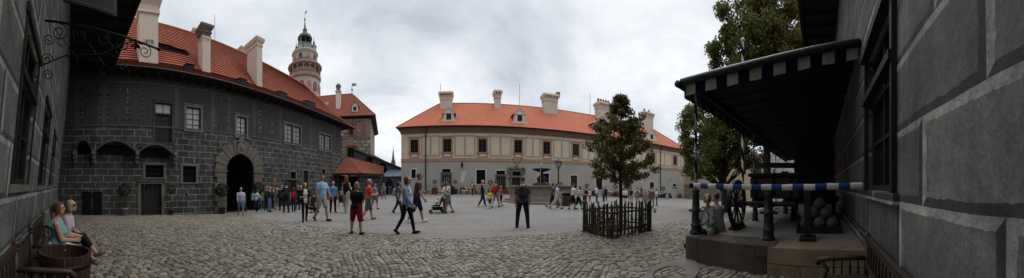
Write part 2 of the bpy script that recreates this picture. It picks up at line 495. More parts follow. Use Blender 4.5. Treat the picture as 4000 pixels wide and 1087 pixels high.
# cobblestones: rows of split stones, each a bevelled block of its own, as one field
def cobble_mat():
    t = NT('cobble_stone'); ob = t.obj(); uv = t.uvs()
    sp_ = t.n('SeparateXYZ'); t.l(uv, sp_.inputs[0])
    a = t.noise(16., 5, .7, ob); b = t.noise(70., 4, .7, ob); c = t.noise(.6, 4, .6, ob)
    base = t.ramp(sp_.outputs[0], [(0., (.105, .092, .072)), (.3, (.165, .147, .118)), (.6, (.21, .187, .148)), (.8, (.235, .205, .158)), (1., (.265, .248, .215))])
    k = t.m('ADD', t.m('MULTIPLY', a, .6), t.m('MULTIPLY', c, .4))
    col = t.mix(1., base, t.ramp(k, [(.3, .68), (.7, 1.3)]), 'MULTIPLY')
    t.bump(t.m('ADD', a, t.m('MULTIPLY', b, .4)), .5, .012)
    return t.fin(col, .72, 0, .4)
m_cob = cobble_mat()
PLAT = [(-.945 + 0, 0)]  # replaced below
def wallframe(u, v):      # the long wall behind the camera: u to the right along it, v towards the court
    return (u * math.sin(rad(74)) + v * math.sin(rad(-16)), u * math.cos(rad(74)) + v * math.cos(rad(-16)))
def cobbles():
    """the paving was laid in patches; each patch has its own run of rows"""
    L, W = .160, .100
    sr = random.Random(21)
    seeds = []
    for i in range(-13, 9):
        for j in range(-4, 8):
            seeds.append((i * 2.3 + sr.uniform(-.8, .8) + (j % 2) * 1.1, j * 2.0 + sr.uniform(-.7, .7), rad(-16 + sr.choice((-52, -38, -22, 12, 25, 40, 68)) + sr.uniform(-10, 10)), sr.uniform(.92, 1.1), sr.uniform(0, 6)))
    sx = np.array([(a[0], a[1]) for a in seeds])
    q = []
    for k, (cx_, cy_, ang, sc, ph_) in enumerate(seeds):
        if math.hypot(cx_, cy_) > 22: continue
        ca, sa = math.cos(ang), math.sin(ang)
        for j in range(-29, 30):
            off = RND.random() * L; wj = RND.uniform(-.01, .01)
            for i in range(-19, 20):
                X = ((i + .5) * L + off + RND.uniform(-.02, .02)) * sc; Y = (j * W + wj) * sc
                dY = .10 * math.sin(X * 1.5 + ph_) + .05 * math.sin(X * 3.1 + Y)
                slope_ = .15 * math.cos(X * 1.5 + ph_) + .155 * math.cos(X * 3.1 + Y)
                Y += dY
                x = cx_ + X * ca - Y * sa; y = cy_ + X * sa + Y * ca
                r = math.hypot(x, y)
                if r > 19.5 or r < 1.2: continue
                px = 2000 + math.atan2(x, y) * F
                if px < -260 or px > 4260: continue
                if px > 955 and r > r_cache(px) - .02: continue
                u = x * math.sin(rad(74)) + y * math.cos(rad(74)); v = x * math.sin(rad(-16)) + y * math.cos(rad(-16))
                if v < -.74: continue
                if u > 3.92 + (v + .8) * .111 and v < 2.8: continue
                if x * math.sin(rad(-98)) + y * math.cos(rad(-98)) > 16.9: continue
                d2 = (sx[:, 0] - x) ** 2 + (sx[:, 1] - y) ** 2
                if d2.argmin() != k: continue
                q.append((x, y, ang + slope_, sc))
    # a double row of setts across the gravel, and the ring round the fountain steps
    def strip(p, q_, rows=2):
        p, q_ = Vector(p), Vector(q_); d = q_ - p; n = int(d.length / .2); a = math.atan2(d.y, d.x); nn = Vector((-d.y, d.x, 0)).normalized()
        for r_ in range(rows):
            for i in range(n):
                if RND.random() < .22: continue
                c = p + d * ((i + RND.uniform(.2, .8)) / n) + nn * (r_ * .13 + RND.uniform(-.03, .03)); q.append((c.x, c.y, a + RND.uniform(-.2, .2), 1.))
    pts = [ground_at(x_, y_) for x_, y_ in ((1600, 818), (1700, 823), (1800, 826), (1900, 827), (2000, 829), (2060, 833))]
    for a, b_ in zip(pts, pts[1:]): strip(a, b_)
    pts = [ground_at(x_, y_) for x_, y_ in ((2060, 812), (2130, 822), (2200, 828), (2290, 824))]
    for a, b_ in zip(pts, pts[1:]): strip(a, b_, 4)
    return np.array(q), L, W
_rc = {}
def r_cache(px):
    k = int(px // 6)
    if k not in _rc: _rc[k] = r_bound(bearing(k * 6 + 3))
    return _rc[k]
Q, L, W = cobbles()
n = len(Q)
hl = (L / 2) * NR.uniform(.80, .96, n); hw = (W / 2) * NR.uniform(.78, .95, n)
a = Q[:, 2] + NR.normal(0, .06, n)
hl *= Q[:, 3]; hw *= Q[:, 3]
ca, sa = np.cos(a), np.sin(a)
zc = np.array([gz(x, y) for x, y in Q[:, :2]]) + NR.normal(0, .005, n)
tx, ty = NR.normal(0, .03, n), NR.normal(0, .03, n)
sg = np.array([(-1, -1), (1, -1), (1, 1), (-1, 1)])
V = np.zeros((n, 12, 3))
jit = NR.normal(0, .007, (n, 4, 2))
for lev, (ins, dz) in enumerate(((-.002, -.06), (.0, .004), (.013, .013))):
    for k in range(4):
        lx = sg[k, 0] * (hl - ins) + jit[:, k, 0]; ly = sg[k, 1] * (hw - ins) + jit[:, k, 1]
        V[:, lev * 4 + k, 0] = Q[:, 0] + lx * ca - ly * sa
        V[:, lev * 4 + k, 1] = Q[:, 1] + lx * sa + ly * ca
        V[:, lev * 4 + k, 2] = zc + dz + (lx * tx + ly * ty if lev else 0)
fc = [(8, 9, 10, 11)]
for lev in (0, 1):
    for k in range(4):
        j = (k + 1) % 4; fc.append((lev * 4 + k, lev * 4 + j, lev * 4 + 4 + j, lev * 4 + 4 + k))
fc = np.array(fc)
QF = (np.arange(n)[:, None, None] * 12 + fc[None]).reshape(-1, 4)
uvr = np.repeat(NR.random((n, 1, 2)), len(fc) * 4, axis=1).reshape(-1, 2)
o = np_mesh('cobblestones', V.reshape(-1, 3), QF, m_cob, uv=uvr)
tag(o, 'worn grey brown cobblestones laid in wavy rows round the square', 'cobblestones', kind='stuff')
COBN = n
# ---------------------------------------------------------------- materials of the buildings
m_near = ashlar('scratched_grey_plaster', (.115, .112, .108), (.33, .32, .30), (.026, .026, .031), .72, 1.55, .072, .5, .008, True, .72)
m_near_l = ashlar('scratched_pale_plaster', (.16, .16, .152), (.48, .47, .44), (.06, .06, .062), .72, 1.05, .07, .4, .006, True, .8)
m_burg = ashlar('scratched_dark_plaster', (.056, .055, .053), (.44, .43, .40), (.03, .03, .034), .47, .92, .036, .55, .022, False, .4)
m_burg_up = plaster('sooty_plaster', (.06, .058, .056), .35, (.022, .021, .02), .7)
m_panelpl = plaster('worn_painted_plaster', (.085, .085, .083), .4, (.03, .03, .03), .6)
m_figure = plaster('faded_painted_figure', (.058, .058, .058), .6, (.022, .022, .022), .9)
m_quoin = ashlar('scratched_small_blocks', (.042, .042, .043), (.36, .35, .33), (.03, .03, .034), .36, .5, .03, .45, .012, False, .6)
m_soffit = mat('dark_soffit_boards_and_arch_shade', (.018, .015, .013), .3, 4, .9)
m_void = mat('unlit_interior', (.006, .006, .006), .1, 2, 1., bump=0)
m_wood = mat('dark_stained_wood', (.035, .022, .016), .3, 6, .5, spec=.4)
m_woodd = mat('black_brown_wood', (.016, .013, .011), .3, 6, .65)
m_wframe = mat('dark_window_wood', (.05, .036, .03), .2, 8, .6)
m_stone = stone_mat('sandstone', (.19, .168, .135), (.075, .066, .054), 2.2, .5)
m_stoned = stone_mat('grey_stone', (.20, .19, .17), (.09, .085, .078), 2.5, .5)
m_chim = plaster('lime_plaster', (.50, .455, .38), .14, (.27, .22, .165), .65)
m_chimd = plaster('sooty_lime_plaster', (.13, .12, .11), .25, (.05, .045, .04), .5)
m_iron = mat('black_iron', (.012, .012, .013), .2, 10, .5, .6, bump=.05)
m_castiron = mat('grey_cast_iron', (.04, .041, .043), .25, 8, .5, .5, bump=.2)
m_metal = mat('dull_zinc', (.20, .21, .22), .2, 3, .5, .5, bump=.05)
m_glass = mat('dark_glass', (.008, .009, .01), .1, 2, .08, bump=0, spec=.16)
m_glassl = mat('pale_reflection_glass', (.34, .35, .37), .18, 4, .12, bump=0, spec=.6)  # pale base colour stands in for the white reflection on the panes
m_tileB = roof_mat('old_clay_tiles', (.42, .115, .056), (.33, .088, .045), .3, .17, (.13, .045, .028), .5)
m_tileL = roof_mat('old_clay_tiles_mossy', (.33, .098, .052), (.25, .075, .042), .2, .17, (.10, .05, .032), .7)
m_tedge = mat('brown_tile_edge_shade', (.11, .034, .021), .4, 5, .9)  # shadow between tile rows put into the edge colour; also plain brown roofing
m_tileM = roof_mat('new_clay_tiles', (.52, .16, .082), (.45, .13, .066), .36, .32, (.33, .095, .05), .5)
m_tileS = roof_mat('red_clay_tiles', (.30, .085, .045), (.24, .068, .038), .2, .17, (.12, .05, .03), .4)
m_copper = mat('green_copper', (.055, .085, .072), .4, 3, .6, .1)
m_gold = mat('gilded_metal', (.45, .32, .08), .1, 3, .35, .9, bump=0)

def leaf_mat(name, cols, spec=.25):
    t = NT(name); uv = t.uvs(); s_ = t.n('SeparateXYZ'); t.l(uv, s_.inputs[0])
    c = t.ramp(s_.outputs[0], [(i / (len(cols) - 1), c) for i, c in enumerate(cols)])
    tr = t.n('BsdfTranslucent'); t.l(c, tr.inputs[0])
    mx_ = t.n('MixShader'); mx_.inputs[0].default_value = .35
    m_ = t.fin(c, .5, 0, spec)
    t.l(t.bs.outputs[0], mx_.inputs[1]); t.l(tr.outputs[0], mx_.inputs[2]); t.l(mx_.outputs[0], t.out.inputs[0])
    return m_
m_leaf_dark = leaf_mat('box_leaves', [(.010, .016, .008), (.018, .03, .012), (.028, .045, .016)])
m_leaf_tree = leaf_mat('young_tree_leaves', [(.06, .065, .02), (.105, .105, .034), (.175, .135, .05), (.125, .145, .048)])
m_leaf_big = leaf_mat('linden_leaves', [(.06, .078, .02), (.115, .14, .034), (.185, .20, .055), (.14, .165, .045)])
m_bark = stone_mat('bark', (.06, .05, .04), (.022, .019, .016), 5., .8)

def leaves(name, P, size, m, parent, aspect=.55, droop=.25):
    n = len(P); size = np.broadcast_to(size, (n,)) * NR.uniform(.7, 1.3, n)
    a = NR.normal(size=(n, 3)); a /= np.linalg.norm(a, axis=1)[:, None]
    a[:, 2] -= droop; a /= np.linalg.norm(a, axis=1)[:, None]
    b = NR.normal(size=(n, 3)); b -= a * (a * b).sum(1)[:, None]; b /= np.linalg.norm(b, axis=1)[:, None]
    cN = np.cross(a, b)
    s = size[:, None]
    V = np.stack([P - a * s * .5, P + b * s * aspect * .5 + cN * s * .08, P + a * s * .5, P - b * s * aspect * .5 + cN * s * .08], 1)
    uv = np.repeat(NR.random((n, 1, 2)), 4, axis=1).reshape(-1, 2)
    I = np.array(world_of(parent).inverted()); Vf = V.reshape(-1, 3); Vf = Vf @ I[:3, :3].T + I[:3, 3]
    return np_mesh(name, Vf, np.arange(n * 4).reshape(n, 4), m, parent, uv=uv)

def shell_points(c, r, n, inner=.55, squash=1.):
    d = NR.normal(size=(n, 3)); d /= np.linalg.norm(d, axis=1)[:, None]
    rr = r * (inner + (1 - inner) * NR.random(n) ** .6)
    p = d * rr[:, None]; p[:, 2] *= squash
    return p + np.array(c)

# ---------------------------------------------------------------- windows and doors
def window(fr, par, u0, u1, w0, w1, cols=2, rows=3, v=0., dep=.18, glass=None, wood=None, fw=.07, bar=.03, label=None):
    """a casement in a reveal, its frame a part and its glazing a sub-part"""
    b = MB(fr); e = v - dep
    for q in ((u0, u0 + fw, w0, w1), (u1 - fw, u1, w0, w1), (u0 + fw, u1 - fw, w0, w0 + fw), (u0 + fw, u1 - fw, w1 - fw, w1)):
        b.box(q[0], q[1], e - .06, e + .04, q[2], q[3])
    iu0, iu1, iw0, iw1 = u0 + fw, u1 - fw, w0 + fw, w1 - fw
    for i in range(1, cols):
        x = iu0 + (iu1 - iu0) * i / cols; k = bar if (cols != 2 or i != cols / 2) else bar * 1.5
        b.box(x - k / 2, x + k / 2, e - .03, e + .03, iw0, iw1)
    for j in range(1, rows):
        z = iw0 + (iw1 - iw0) * j / rows
        for i in range(cols):
            x0 = iu0 + (iu1 - iu0) * i / cols; x1 = iu0 + (iu1 - iu0) * (i + 1) / cols
            b.box(x0 + bar * .75, x1 - bar * .75, e - .025, e + .025, z - bar / 2, z + bar / 2)
    o = b.build('window', wood or m_wframe, par)
    if label: o['label'] = label
    g = MB(fr); g.poly([(iu0, e - .02, iw0), (iu1, e - .02, iw0), (iu1, e - .02, iw1), (iu0, e - .02, iw1)])
    g.build('pane', glass or m_glass, o)
    return o

def surround(fr, par, u0, u1, w0, w1, wd, m, v=0., pr=.04, sill=.05, head=.05, name='window_surround'):
    b = MB(fr)
    b.box(u0 - wd, u0, v - .02, v + pr, w0, w1); b.box(u1, u1 + wd, v - .02, v + pr, w0, w1)
    b.box(u0 - wd, u1 + wd, v - .02, v + pr + .01, w1, w1 + wd)
    b.box(u0 - wd - .03, u1 + wd + .03, v - .02, v + pr + sill, w0 - .1, w0)
    if head: b.box(u0 - wd - .05, u1 + wd + .05, v - .02, v + pr + head, w1 + wd, w1 + wd + .07)
    return b.build(name, m, par)

def plank_door(fr, par, u0, u1, w0, w1, v, m, name='door', n=4, handle=True):
    b = MB(fr)
    for i in range(n):
        a = u0 + (u1 - u0) * i / n; c = u0 + (u1 - u0) * (i + 1) / n
        b.box(a + .006, c - .006, v - .06, v, w0, w1)
    b.box(u0 + .02, u1 - .02, v, v + .025, w0 + .25, w0 + .4); b.box(u0 + .02, u1 - .02, v, v + .025, w1 - .4, w1 - .25)
    o = b.build(name, m, par)
    if handle:
        h = MB(fr); h.box(u1 - .16, u1 - .12, v, v + .05, w0 + .95, w0 + 1.1); h.build('handle', m_iron, o)
    return o

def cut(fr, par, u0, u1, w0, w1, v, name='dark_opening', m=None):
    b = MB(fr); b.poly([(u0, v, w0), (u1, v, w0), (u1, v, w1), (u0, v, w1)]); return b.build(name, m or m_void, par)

# ---------------------------------------------------------------- the long house behind the camera, left wing
FNL = Frame(.8, rad(164), .10)
FNR = Frame(.8, rad(164), 0.)
def near_wing(fr, name, label, u0, u1, wins, eave_v, eave_w, wm):
    c = fr.p((u0 + u1) / 2, -.5, 0); T = thing(name, label, 'house', (c.x, c.y, 0))
    b = MB(fr)
    holes = [(a, b_, c_, d_) for a, b_, c_, d_ in wins]
    b.wall(u0, u1, -1.2, eave_w, 0., holes, .22)
    for x in (u0, u1): b.poly([(x, 0, -1.2), (x, -9, -1.2), (x, -9, eave_w), (x, 0, eave_w)])
    b.poly([(u0, -9, -1.2), (u1, -9, -1.2), (u1, -9, eave_w), (u0, -9, eave_w)])
    b.build('wall', wm, T)
    # plinth course and its top moulding
    b = MB(fr); b.box(u0, u1, .003, .05, -.6, .62); b.box(u0, u1, .003, .085, .62, .70); b.build('plinth', wm, T)
    b = MB(fr)
    b.poly([(u0, .0, eave_w), (u1, .0, eave_w), (u1, eave_v, eave_w - .15), (u0, eave_v, eave_w - .15)])
    n = int((u1 - u0) / .9)
    for i in range(n + 1):
        x = u0 + (u1 - u0) * i / n
        b.beam((x, .02, eave_w - .13), (x, eave_v - .1, eave_w - .26), .14, .16)
    b.box(u0, u1, eave_v - .02, eave_v + .12, eave_w - .30, eave_w - .12)
    b.build('soffit', m_soffit, T)
    b = MB(fr); b.tiles((u0, eave_v + .15, eave_w - .14), (u1, eave_v + .15, eave_w - .14), (u0, -4.5, eave_w + 5.2), (u1, -4.5, eave_w + 5.2), 40)
    b.tiles((u0, -9.3, eave_w), (u1, -9.3, eave_w), (u0, -4.5, eave_w + 5.2), (u1, -4.5, eave_w + 5.2), 30)
    b.build('roof', m_tileB, T)
    for (a, b_, c_, d_) in wins:
        o = window(fr, T, a, b_, c_, d_, 2, 3, 0., .10, m_glass, m_woodd, .09, .045)
        HD = .05 if fr is FNL else .13
        k = MB(fr)   # the projecting hood, rail and sill of the outer casements
        k.box(a - .12, b_ + .12, .0, HD, d_, d_ + .12); k.box(a - .08, b_ + .08, -.02, HD * .8, c_ + (d_ - c_) * .66, c_ + (d_ - c_) * .66 + .10)
        k.box(a - .08, a, .0, HD * .5, c_, d_); k.box(b_, b_ + .08, .0, HD * .5, c_, d_)
        k.build('casing', m_woodd, o)
        k = MB(fr); k.box(a - .15, b_ + .15, .0, .04 if fr is FNL else .07, c_ - .12, c_ - .003); k.build('sill', m_stoned if fr is FNL else m_near, o)
    return T
near_l = near_wing(FNL, 'castle_house', 'pale scratched plaster castle house on the left edge with tall barred windows above the benches',
          .45, 17.2, [(3.2, 4.42, 1.62, 3.9), (5.95, 7.3, 1.60, 3.7), (9.0, 10.3, 1.60, 3.6)], 2.95, 10.0, m_near_l)
near_r = near_wing(FNR, 'castle_house', 'dark scratched plaster castle house on the right edge carrying the striped awning',
          -26, .40, [(-3.95, -2.5, 1.52, 3.68), (-13, -11.5, 4.6, 6.4)], 1.7, 10.0, m_near)

# ---------------------------------------------------------------- the dark sgraffito house along the left of the court
FL = Frame(17.0, rad(-98))
o_ = FL.p(11, -4, 0)
burg = thing('gatehouse', 'long dark scratched plaster gatehouse with orange tiled roof and arched gateway left of the square', 'gatehouse', (o_.x, o_.y, -.4))
def R4(x0, x1, y0, y1, v=0.): return FL.rect(x0, x1, y0, y1, v)
W1 = R4(728, 784, 420, 511); W2 = R4(924, 963, 457, 536); W3 = R4(1113, 1174, 491, 564); W4 = R4(1249, 1291, 527, 589)
BD = R4(606, 671, 403, 557); LD = R4(550, 631, 719, 842); LT = R4(568, 639, 645, 694); SW = R4(714, 766, 649, 713)
HT = R4(318, 400, 749, 842); S1 = R4(1134, 1155, 672, 699); S2 = R4(1134, 1155, 707, 772); S3 = R4(1184, 1204, 667, 740); S4 = R4(1257, 1270, 662, 690)
gc, gr, gs = 10.98, 1.37, 2.88
EAW = 9.75
VB = .62
def arch_band(x0, x1, ytop, yb):
    u0, u1 = FL.u(x0, VB), FL.u(x1, VB); zt = FL.uw((x0 + x1) / 2, ytop, VB)[1]; zb = FL.uw((x0 + x1) / 2, yb, VB)[1]
    return u0, u1, zt, zb
AR = [arch_band(290, 358, 548, 600), arch_band(372, 528, 552, 604), arch_band(541, 676, 566, 614)]
SHADE_HOLES = [(a[0] + .12, a[1] - .12, a[3], a[2] - .12) for a in AR]
holes = [W1, W2, W3, W4, BD, LD, LT, SW, HT, S1, S2, S3, S4]
gate_hole = (gc - gr, gc + gr, -2.0, gs + gr)
b = MB(FL)
SPL = 5.95     # the scratched ashlar below, plainer painted plaster above
b.wall(-3.4, 26.2, -2.0, SPL, 0., [h for h in holes if h[2] < SPL] + [gate_hole] + SHADE_HOLES, .28)
N = 24
for i in range(N):          # spandrels over the arch
    a0, a1 = PI - PI * i / N, PI - PI * (i + 1) / N
    p0 = (gc + gr * math.cos(a0), gs + gr * math.sin(a0)); p1 = (gc + gr * math.cos(a1), gs + gr * math.sin(a1))
    b.poly([(p0[0], 0, p0[1]), (p1[0], 0, p1[1]), (p1[0], 0, gs + gr), (p0[0], 0, gs + gr)])
b.poly([(26.2, 0, -2), (26.2, -9, -2), (26.2, -9, SPL), (26.2, 0, SPL)])
b.build('wall', m_burg, burg)
b = MB(FL)
b.wall(-3.4, 26.2, SPL, EAW + .1, 0., [h for h in holes if h[3] > SPL], .28)
b.poly([(26.2, 0, SPL), (26.2, -9, SPL), (26.2, -9, EAW), (26.2, 0, EAW)])
b.build('upper_wall', m_burg_up, burg)
# painted bands, pilaster strips and quoined panels of the upper storey
b = MB(FL)
b.box(-3.4, 26.2, .002, .03, SPL - .10, SPL + .02)
for px in (300, 405, 690, 830, 895, 993, 1095, 1214, 1305):
    u = FL.u(px); b.box(u - .16, u + .16, .002, .018, SPL + .05, 8.9)
b.box(-3.4, 26.2, .002, .05, 8.92, 9.06)
b.build('pilaster_strip', m_panelpl, burg)
for px, wd in ((355, .75), (460, .8), (530, .6), (862, .65), (1040, .85), (1235, .6)):
    u = FL.u(px)
    q = MB(FL); q.box(u - wd, u + wd, .002, .010, SPL + .3, 8.6); q.build('block_panel', m_quoin, burg)
    q = MB(FL)   # a faded painted figure: robe, shoulders, head
    f = [(-.42, 0), (-.36, .5), (-.30, 1.0), (-.36, 1.4), (-.24, 1.72), (-.10, 1.78), (-.12, 1.95), (-.05, 2.1), (.06, 2.1), (.13, 1.95), (.1, 1.78), (.28, 1.7), (.44, 1.45), (.30, 1.05), (.36, .5), (.45, 0)]
    s_ = wd / .8
    q.box(u - wd * .72, u + wd * .72, .010, .013, SPL + .45, 8.45)
    q.build('painted_niche', m_burg_up, burg)
    q = MB(FL); q.prism([(u + a * s_, SPL + .4 + c * 1.1) for a, c in f][::-1], .0135, .017); q.build('painted_figure', m_figure, burg)
# windows
for h, c_, r_ in ((W1, 2, 4), (W2, 2, 4)):
    window(FL, burg, *h, c_, r_, 0., .16, m_glassl); surround(FL, burg, *h, .17, m_stoned)
for h in (W3, W4):
    mid = (h[0] + h[1]) / 2
    window(FL, burg, h[0], mid - .06, h[2], h[3], 2, 4, 0., .14, m_glassl); window(FL, burg, mid + .06, h[1], h[2], h[3], 2, 4, 0., .14, m_glassl)
    q = MB(FL); q.box(mid - .06, mid + .06, -.22, .02, h[2], h[3]); q.build('mullion', m_stoned, burg)
    surround(FL, burg, *h, .15, m_stoned)
tz = BD[2] + (BD[3] - BD[2]) * .73
window(FL, burg, BD[0], BD[1], tz, BD[3], 2, 1, 0., .16, m_glassl)
plank_door(FL, burg, BD[0], BD[1], BD[2], tz - .05, -.18, m_woodd)
q = MB(FL); q.box(BD[0], BD[1], -.28, -.08, tz - .05, tz); q.build('transom_bar', m_woodd, burg)
surround(FL, burg, *BD, .16, m_burg_up, sill=.0)
plank_door(FL, burg, LD[0], LD[1], LD[2], LD[3], -.2, m_woodd, n=5); surround(FL, burg, *LD, .2, m_stoned, sill=0, head=.1, name='door_surround')
def barred(h, nb=4, sur=.18, bars=True):
    o = cut(FL, burg, h[0], h[1], h[2], h[3], -.26, 'window')
    if bars:
        q = MB(FL)
        for i in range(1, nb):
            x = h[0] + (h[1] - h[0]) * i / nb; q.tube([(x, -.1, h[2]), (x, -.1, h[3])], .014, 6)
        for i in (1, 2): z = h[2] + (h[3] - h[2]) * i / 3; q.tube([(h[0], -.1, z), (h[1], -.1, z)], .014, 6)
        q.build('bar_grille', m_iron, o)
    if sur: surround(FL, burg, *h, sur, m_stoned, sill=.02, head=0)
barred(LT); barred(SW, 5); barred(S1, 3, .14); barred(S4, 3, .12)
plank_door(FL, burg, *S2, -.22, m_woodd, n=2, handle=False); plank_door(FL, burg, *S3, -.2, m_woodd, n=2, handle=False); surround(FL, burg, *S3, .14, m_stoned, sill=0, head=0)
o = plank_door(FL, burg, HT[0], HT[1], HT[2], HT[3], -.05, m_iron, 'hatch', 2, False)
cut(FL, burg, FL.u(724), FL.u(732), FL.uw(728, 766)[1], FL.uw(728, 755)[1], .004, 'drain_hole')
# gateway: rusticated portal, passage and keystone crest
b = MB(FL)
for k in range(13):
    a0, a1 = PI * k / 13 + .012, PI * (k + 1) / 13 - .012
    ro = 2.42 + (.10 if k % 2 else -.02)
    pts = [(gc + ro * math.cos(a0), gs + ro * math.sin(a0)), (gc + ro * math.cos(a1), gs + ro * math.sin(a1)), (gc + gr * math.cos(a1), gs + gr * math.sin(a1)), (gc + gr * math.cos((a0 + a1) / 2), gs + gr * math.sin((a0 + a1) / 2)), (gc + gr * math.cos(a0), gs + gr * math.sin(a0))]
    b.prism(pts, -.02, .15 if k % 2 else .13)
for sgn in (-1, 1):
    z = -.6; k = 0
    while z < gs - .1:
        h = .52 if k % 2 == 0 else .44
        x0, x1 = gr, gr + (1.1 if k % 2 == 0 else .88)
        a, c = sorted((gc + sgn * x0, gc + sgn * x1))
        b.bbox(a, c, -.02, .14, z + .012, min(z + h, gs) - .012, .02); z += h; k += 1
    a, c = sorted((gc + sgn * (gr - .05), gc + sgn * (gr + 1.15)))
    b.box(a, c, .005, .2, gs - .16, gs + .0)
b.build('portal', m_stone, burg)
b = MB(FL)     # crest on the keystone: cartouche with scrolls and a small crown
b.prism([(gc - .3, 4.3), (gc + .3, 4.3), (gc + .38, 4.9), (gc + .25, 5.35), (gc - .25, 5.35), (gc - .38, 4.9)], .12, .25)
b.ball((gc, .27, 4.82), .26, 10, 8, .8, .4, 1.2); b.ball((gc - .27, .24, 5.28), .11); b.ball((gc + .27, .24, 5.28), .11)
b.prism([(gc - .2, 5.38), (gc + .2, 5.38), (gc + .26, 5.62), (gc + .12, 5.5), (gc, 5.66), (gc - .12, 5.5), (gc - .26, 5.62)], .14, .26)
b.build('crest', m_stoned, burg)
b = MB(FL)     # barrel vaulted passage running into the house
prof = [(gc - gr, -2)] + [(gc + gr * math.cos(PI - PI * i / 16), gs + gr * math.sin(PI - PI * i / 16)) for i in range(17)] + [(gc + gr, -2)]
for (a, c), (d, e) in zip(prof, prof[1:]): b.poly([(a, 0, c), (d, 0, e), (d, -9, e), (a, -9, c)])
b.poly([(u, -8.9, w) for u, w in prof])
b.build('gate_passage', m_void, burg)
# balcony on shallow arches and corbels
b = MB(FL)
floor_z = max(a[2] for a in AR) + .16
n = 14
for nh in SHADE_HOLES: cut(FL, burg, nh[0], nh[1], nh[2], nh[3], -.27, 'lunette_shade', m_soffit)  # dark sheets stand in for the deep shade under the arches
for u0, u1, zt, zb in AR:
    pr = [(u0 + (u1 - u0) * i / n, zb + .25 + (zt - zb - .25) * (1 - (2 * i / n - 1) ** 2)) for i in range(n + 1)]
    for (a, c), (d, e) in zip(pr, pr[1:]):
        b.poly([(a, VB, c), (d, VB, e), (d, VB, e + .14), (a, VB, c + .14)])
        b.poly([(a, VB, c), (a, 0, c), (d, 0, e), (d, VB, e)])
        b.poly([(a, VB, c + .14), (d, VB, e + .14), (d, .0, e + .16), (a, .0, c + .16)])
b.build('balcony_arch', m_panelpl, burg)
for px in (292, 365, 534, 682):
    b = MB(FL); u = FL.u(px, .3); z = (AR[1][3] + AR[2][3]) / 2
    for k, (vv, z0, z1) in enumerate(((.66, z + .06, z + .34), (.46, z - .22, z + .055), (.24, z - .5, z - .225))):
        b.bbox(u - .13, u + .13, -.02, vv, z0, z1, .03)
    b.build('corbel', m_stoned, burg)
b = MB(FL); b.tube([(FL.u(690), .0, FL.uw(690, 515)[1]), (FL.u(690), .5, FL.uw(690, 510)[1])], .025, 6); b.build('lamp_bracket', m_iron, burg)
# eave, roofs
EV = .9
def ew(u): return 9.75 - .012 * u
def rw(u): return 17.7 - .075 * u
KV, KW = -.9, 11.05
b = MB(FL)
b.poly([(-3.4, 0, 9.6), (26.2, 0, 9.3), (28, EV, ew(28) - .12), (-3.4, EV, ew(-3.4) - .12)])
b.poly([(26.2, 0, 9.3), (26.2, -9, 9.3), (28, -9, 9.3), (28, EV, ew(28) - .12)])
n = 34
for i in range(n):
    u = -3 + 29 * i / n; b.beam((u, .02, 9.5 - .01 * u), (u, EV - .08, ew(u) - .24), .14, .15)
b.build('soffit', m_soffit, burg)
b = MB(FL)
b.tube([(-2, EV + .09, ew(-2) - .06), (28.1, EV + .09, ew(28) - .06)], .085, 8)
b.tube([(28.0, EV, ew(28) - .1), (27.2, .4, 8.5), (26.25, .12, 8.2), (26.3, .12, -.4)], .05, 8)
b.build('gutter', m_iron, burg)
b = MB(FL)
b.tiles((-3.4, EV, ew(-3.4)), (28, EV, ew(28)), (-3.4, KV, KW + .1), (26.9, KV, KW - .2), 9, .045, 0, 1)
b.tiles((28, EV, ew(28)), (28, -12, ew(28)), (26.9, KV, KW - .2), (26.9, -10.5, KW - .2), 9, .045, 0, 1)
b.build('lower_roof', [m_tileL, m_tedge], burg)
RV = -5.5
b = MB(FL)
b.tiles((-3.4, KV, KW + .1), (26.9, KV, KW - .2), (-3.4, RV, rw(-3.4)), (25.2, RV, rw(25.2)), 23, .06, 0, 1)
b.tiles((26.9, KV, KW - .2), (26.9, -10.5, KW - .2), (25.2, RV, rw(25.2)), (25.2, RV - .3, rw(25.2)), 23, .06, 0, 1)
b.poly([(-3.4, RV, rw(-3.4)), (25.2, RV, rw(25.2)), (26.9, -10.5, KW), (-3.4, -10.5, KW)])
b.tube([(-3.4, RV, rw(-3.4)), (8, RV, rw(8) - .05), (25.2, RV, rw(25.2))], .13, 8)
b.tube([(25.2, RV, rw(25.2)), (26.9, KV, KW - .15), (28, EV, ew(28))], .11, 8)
b.build('roof', [m_tileB, m_tedge], burg)
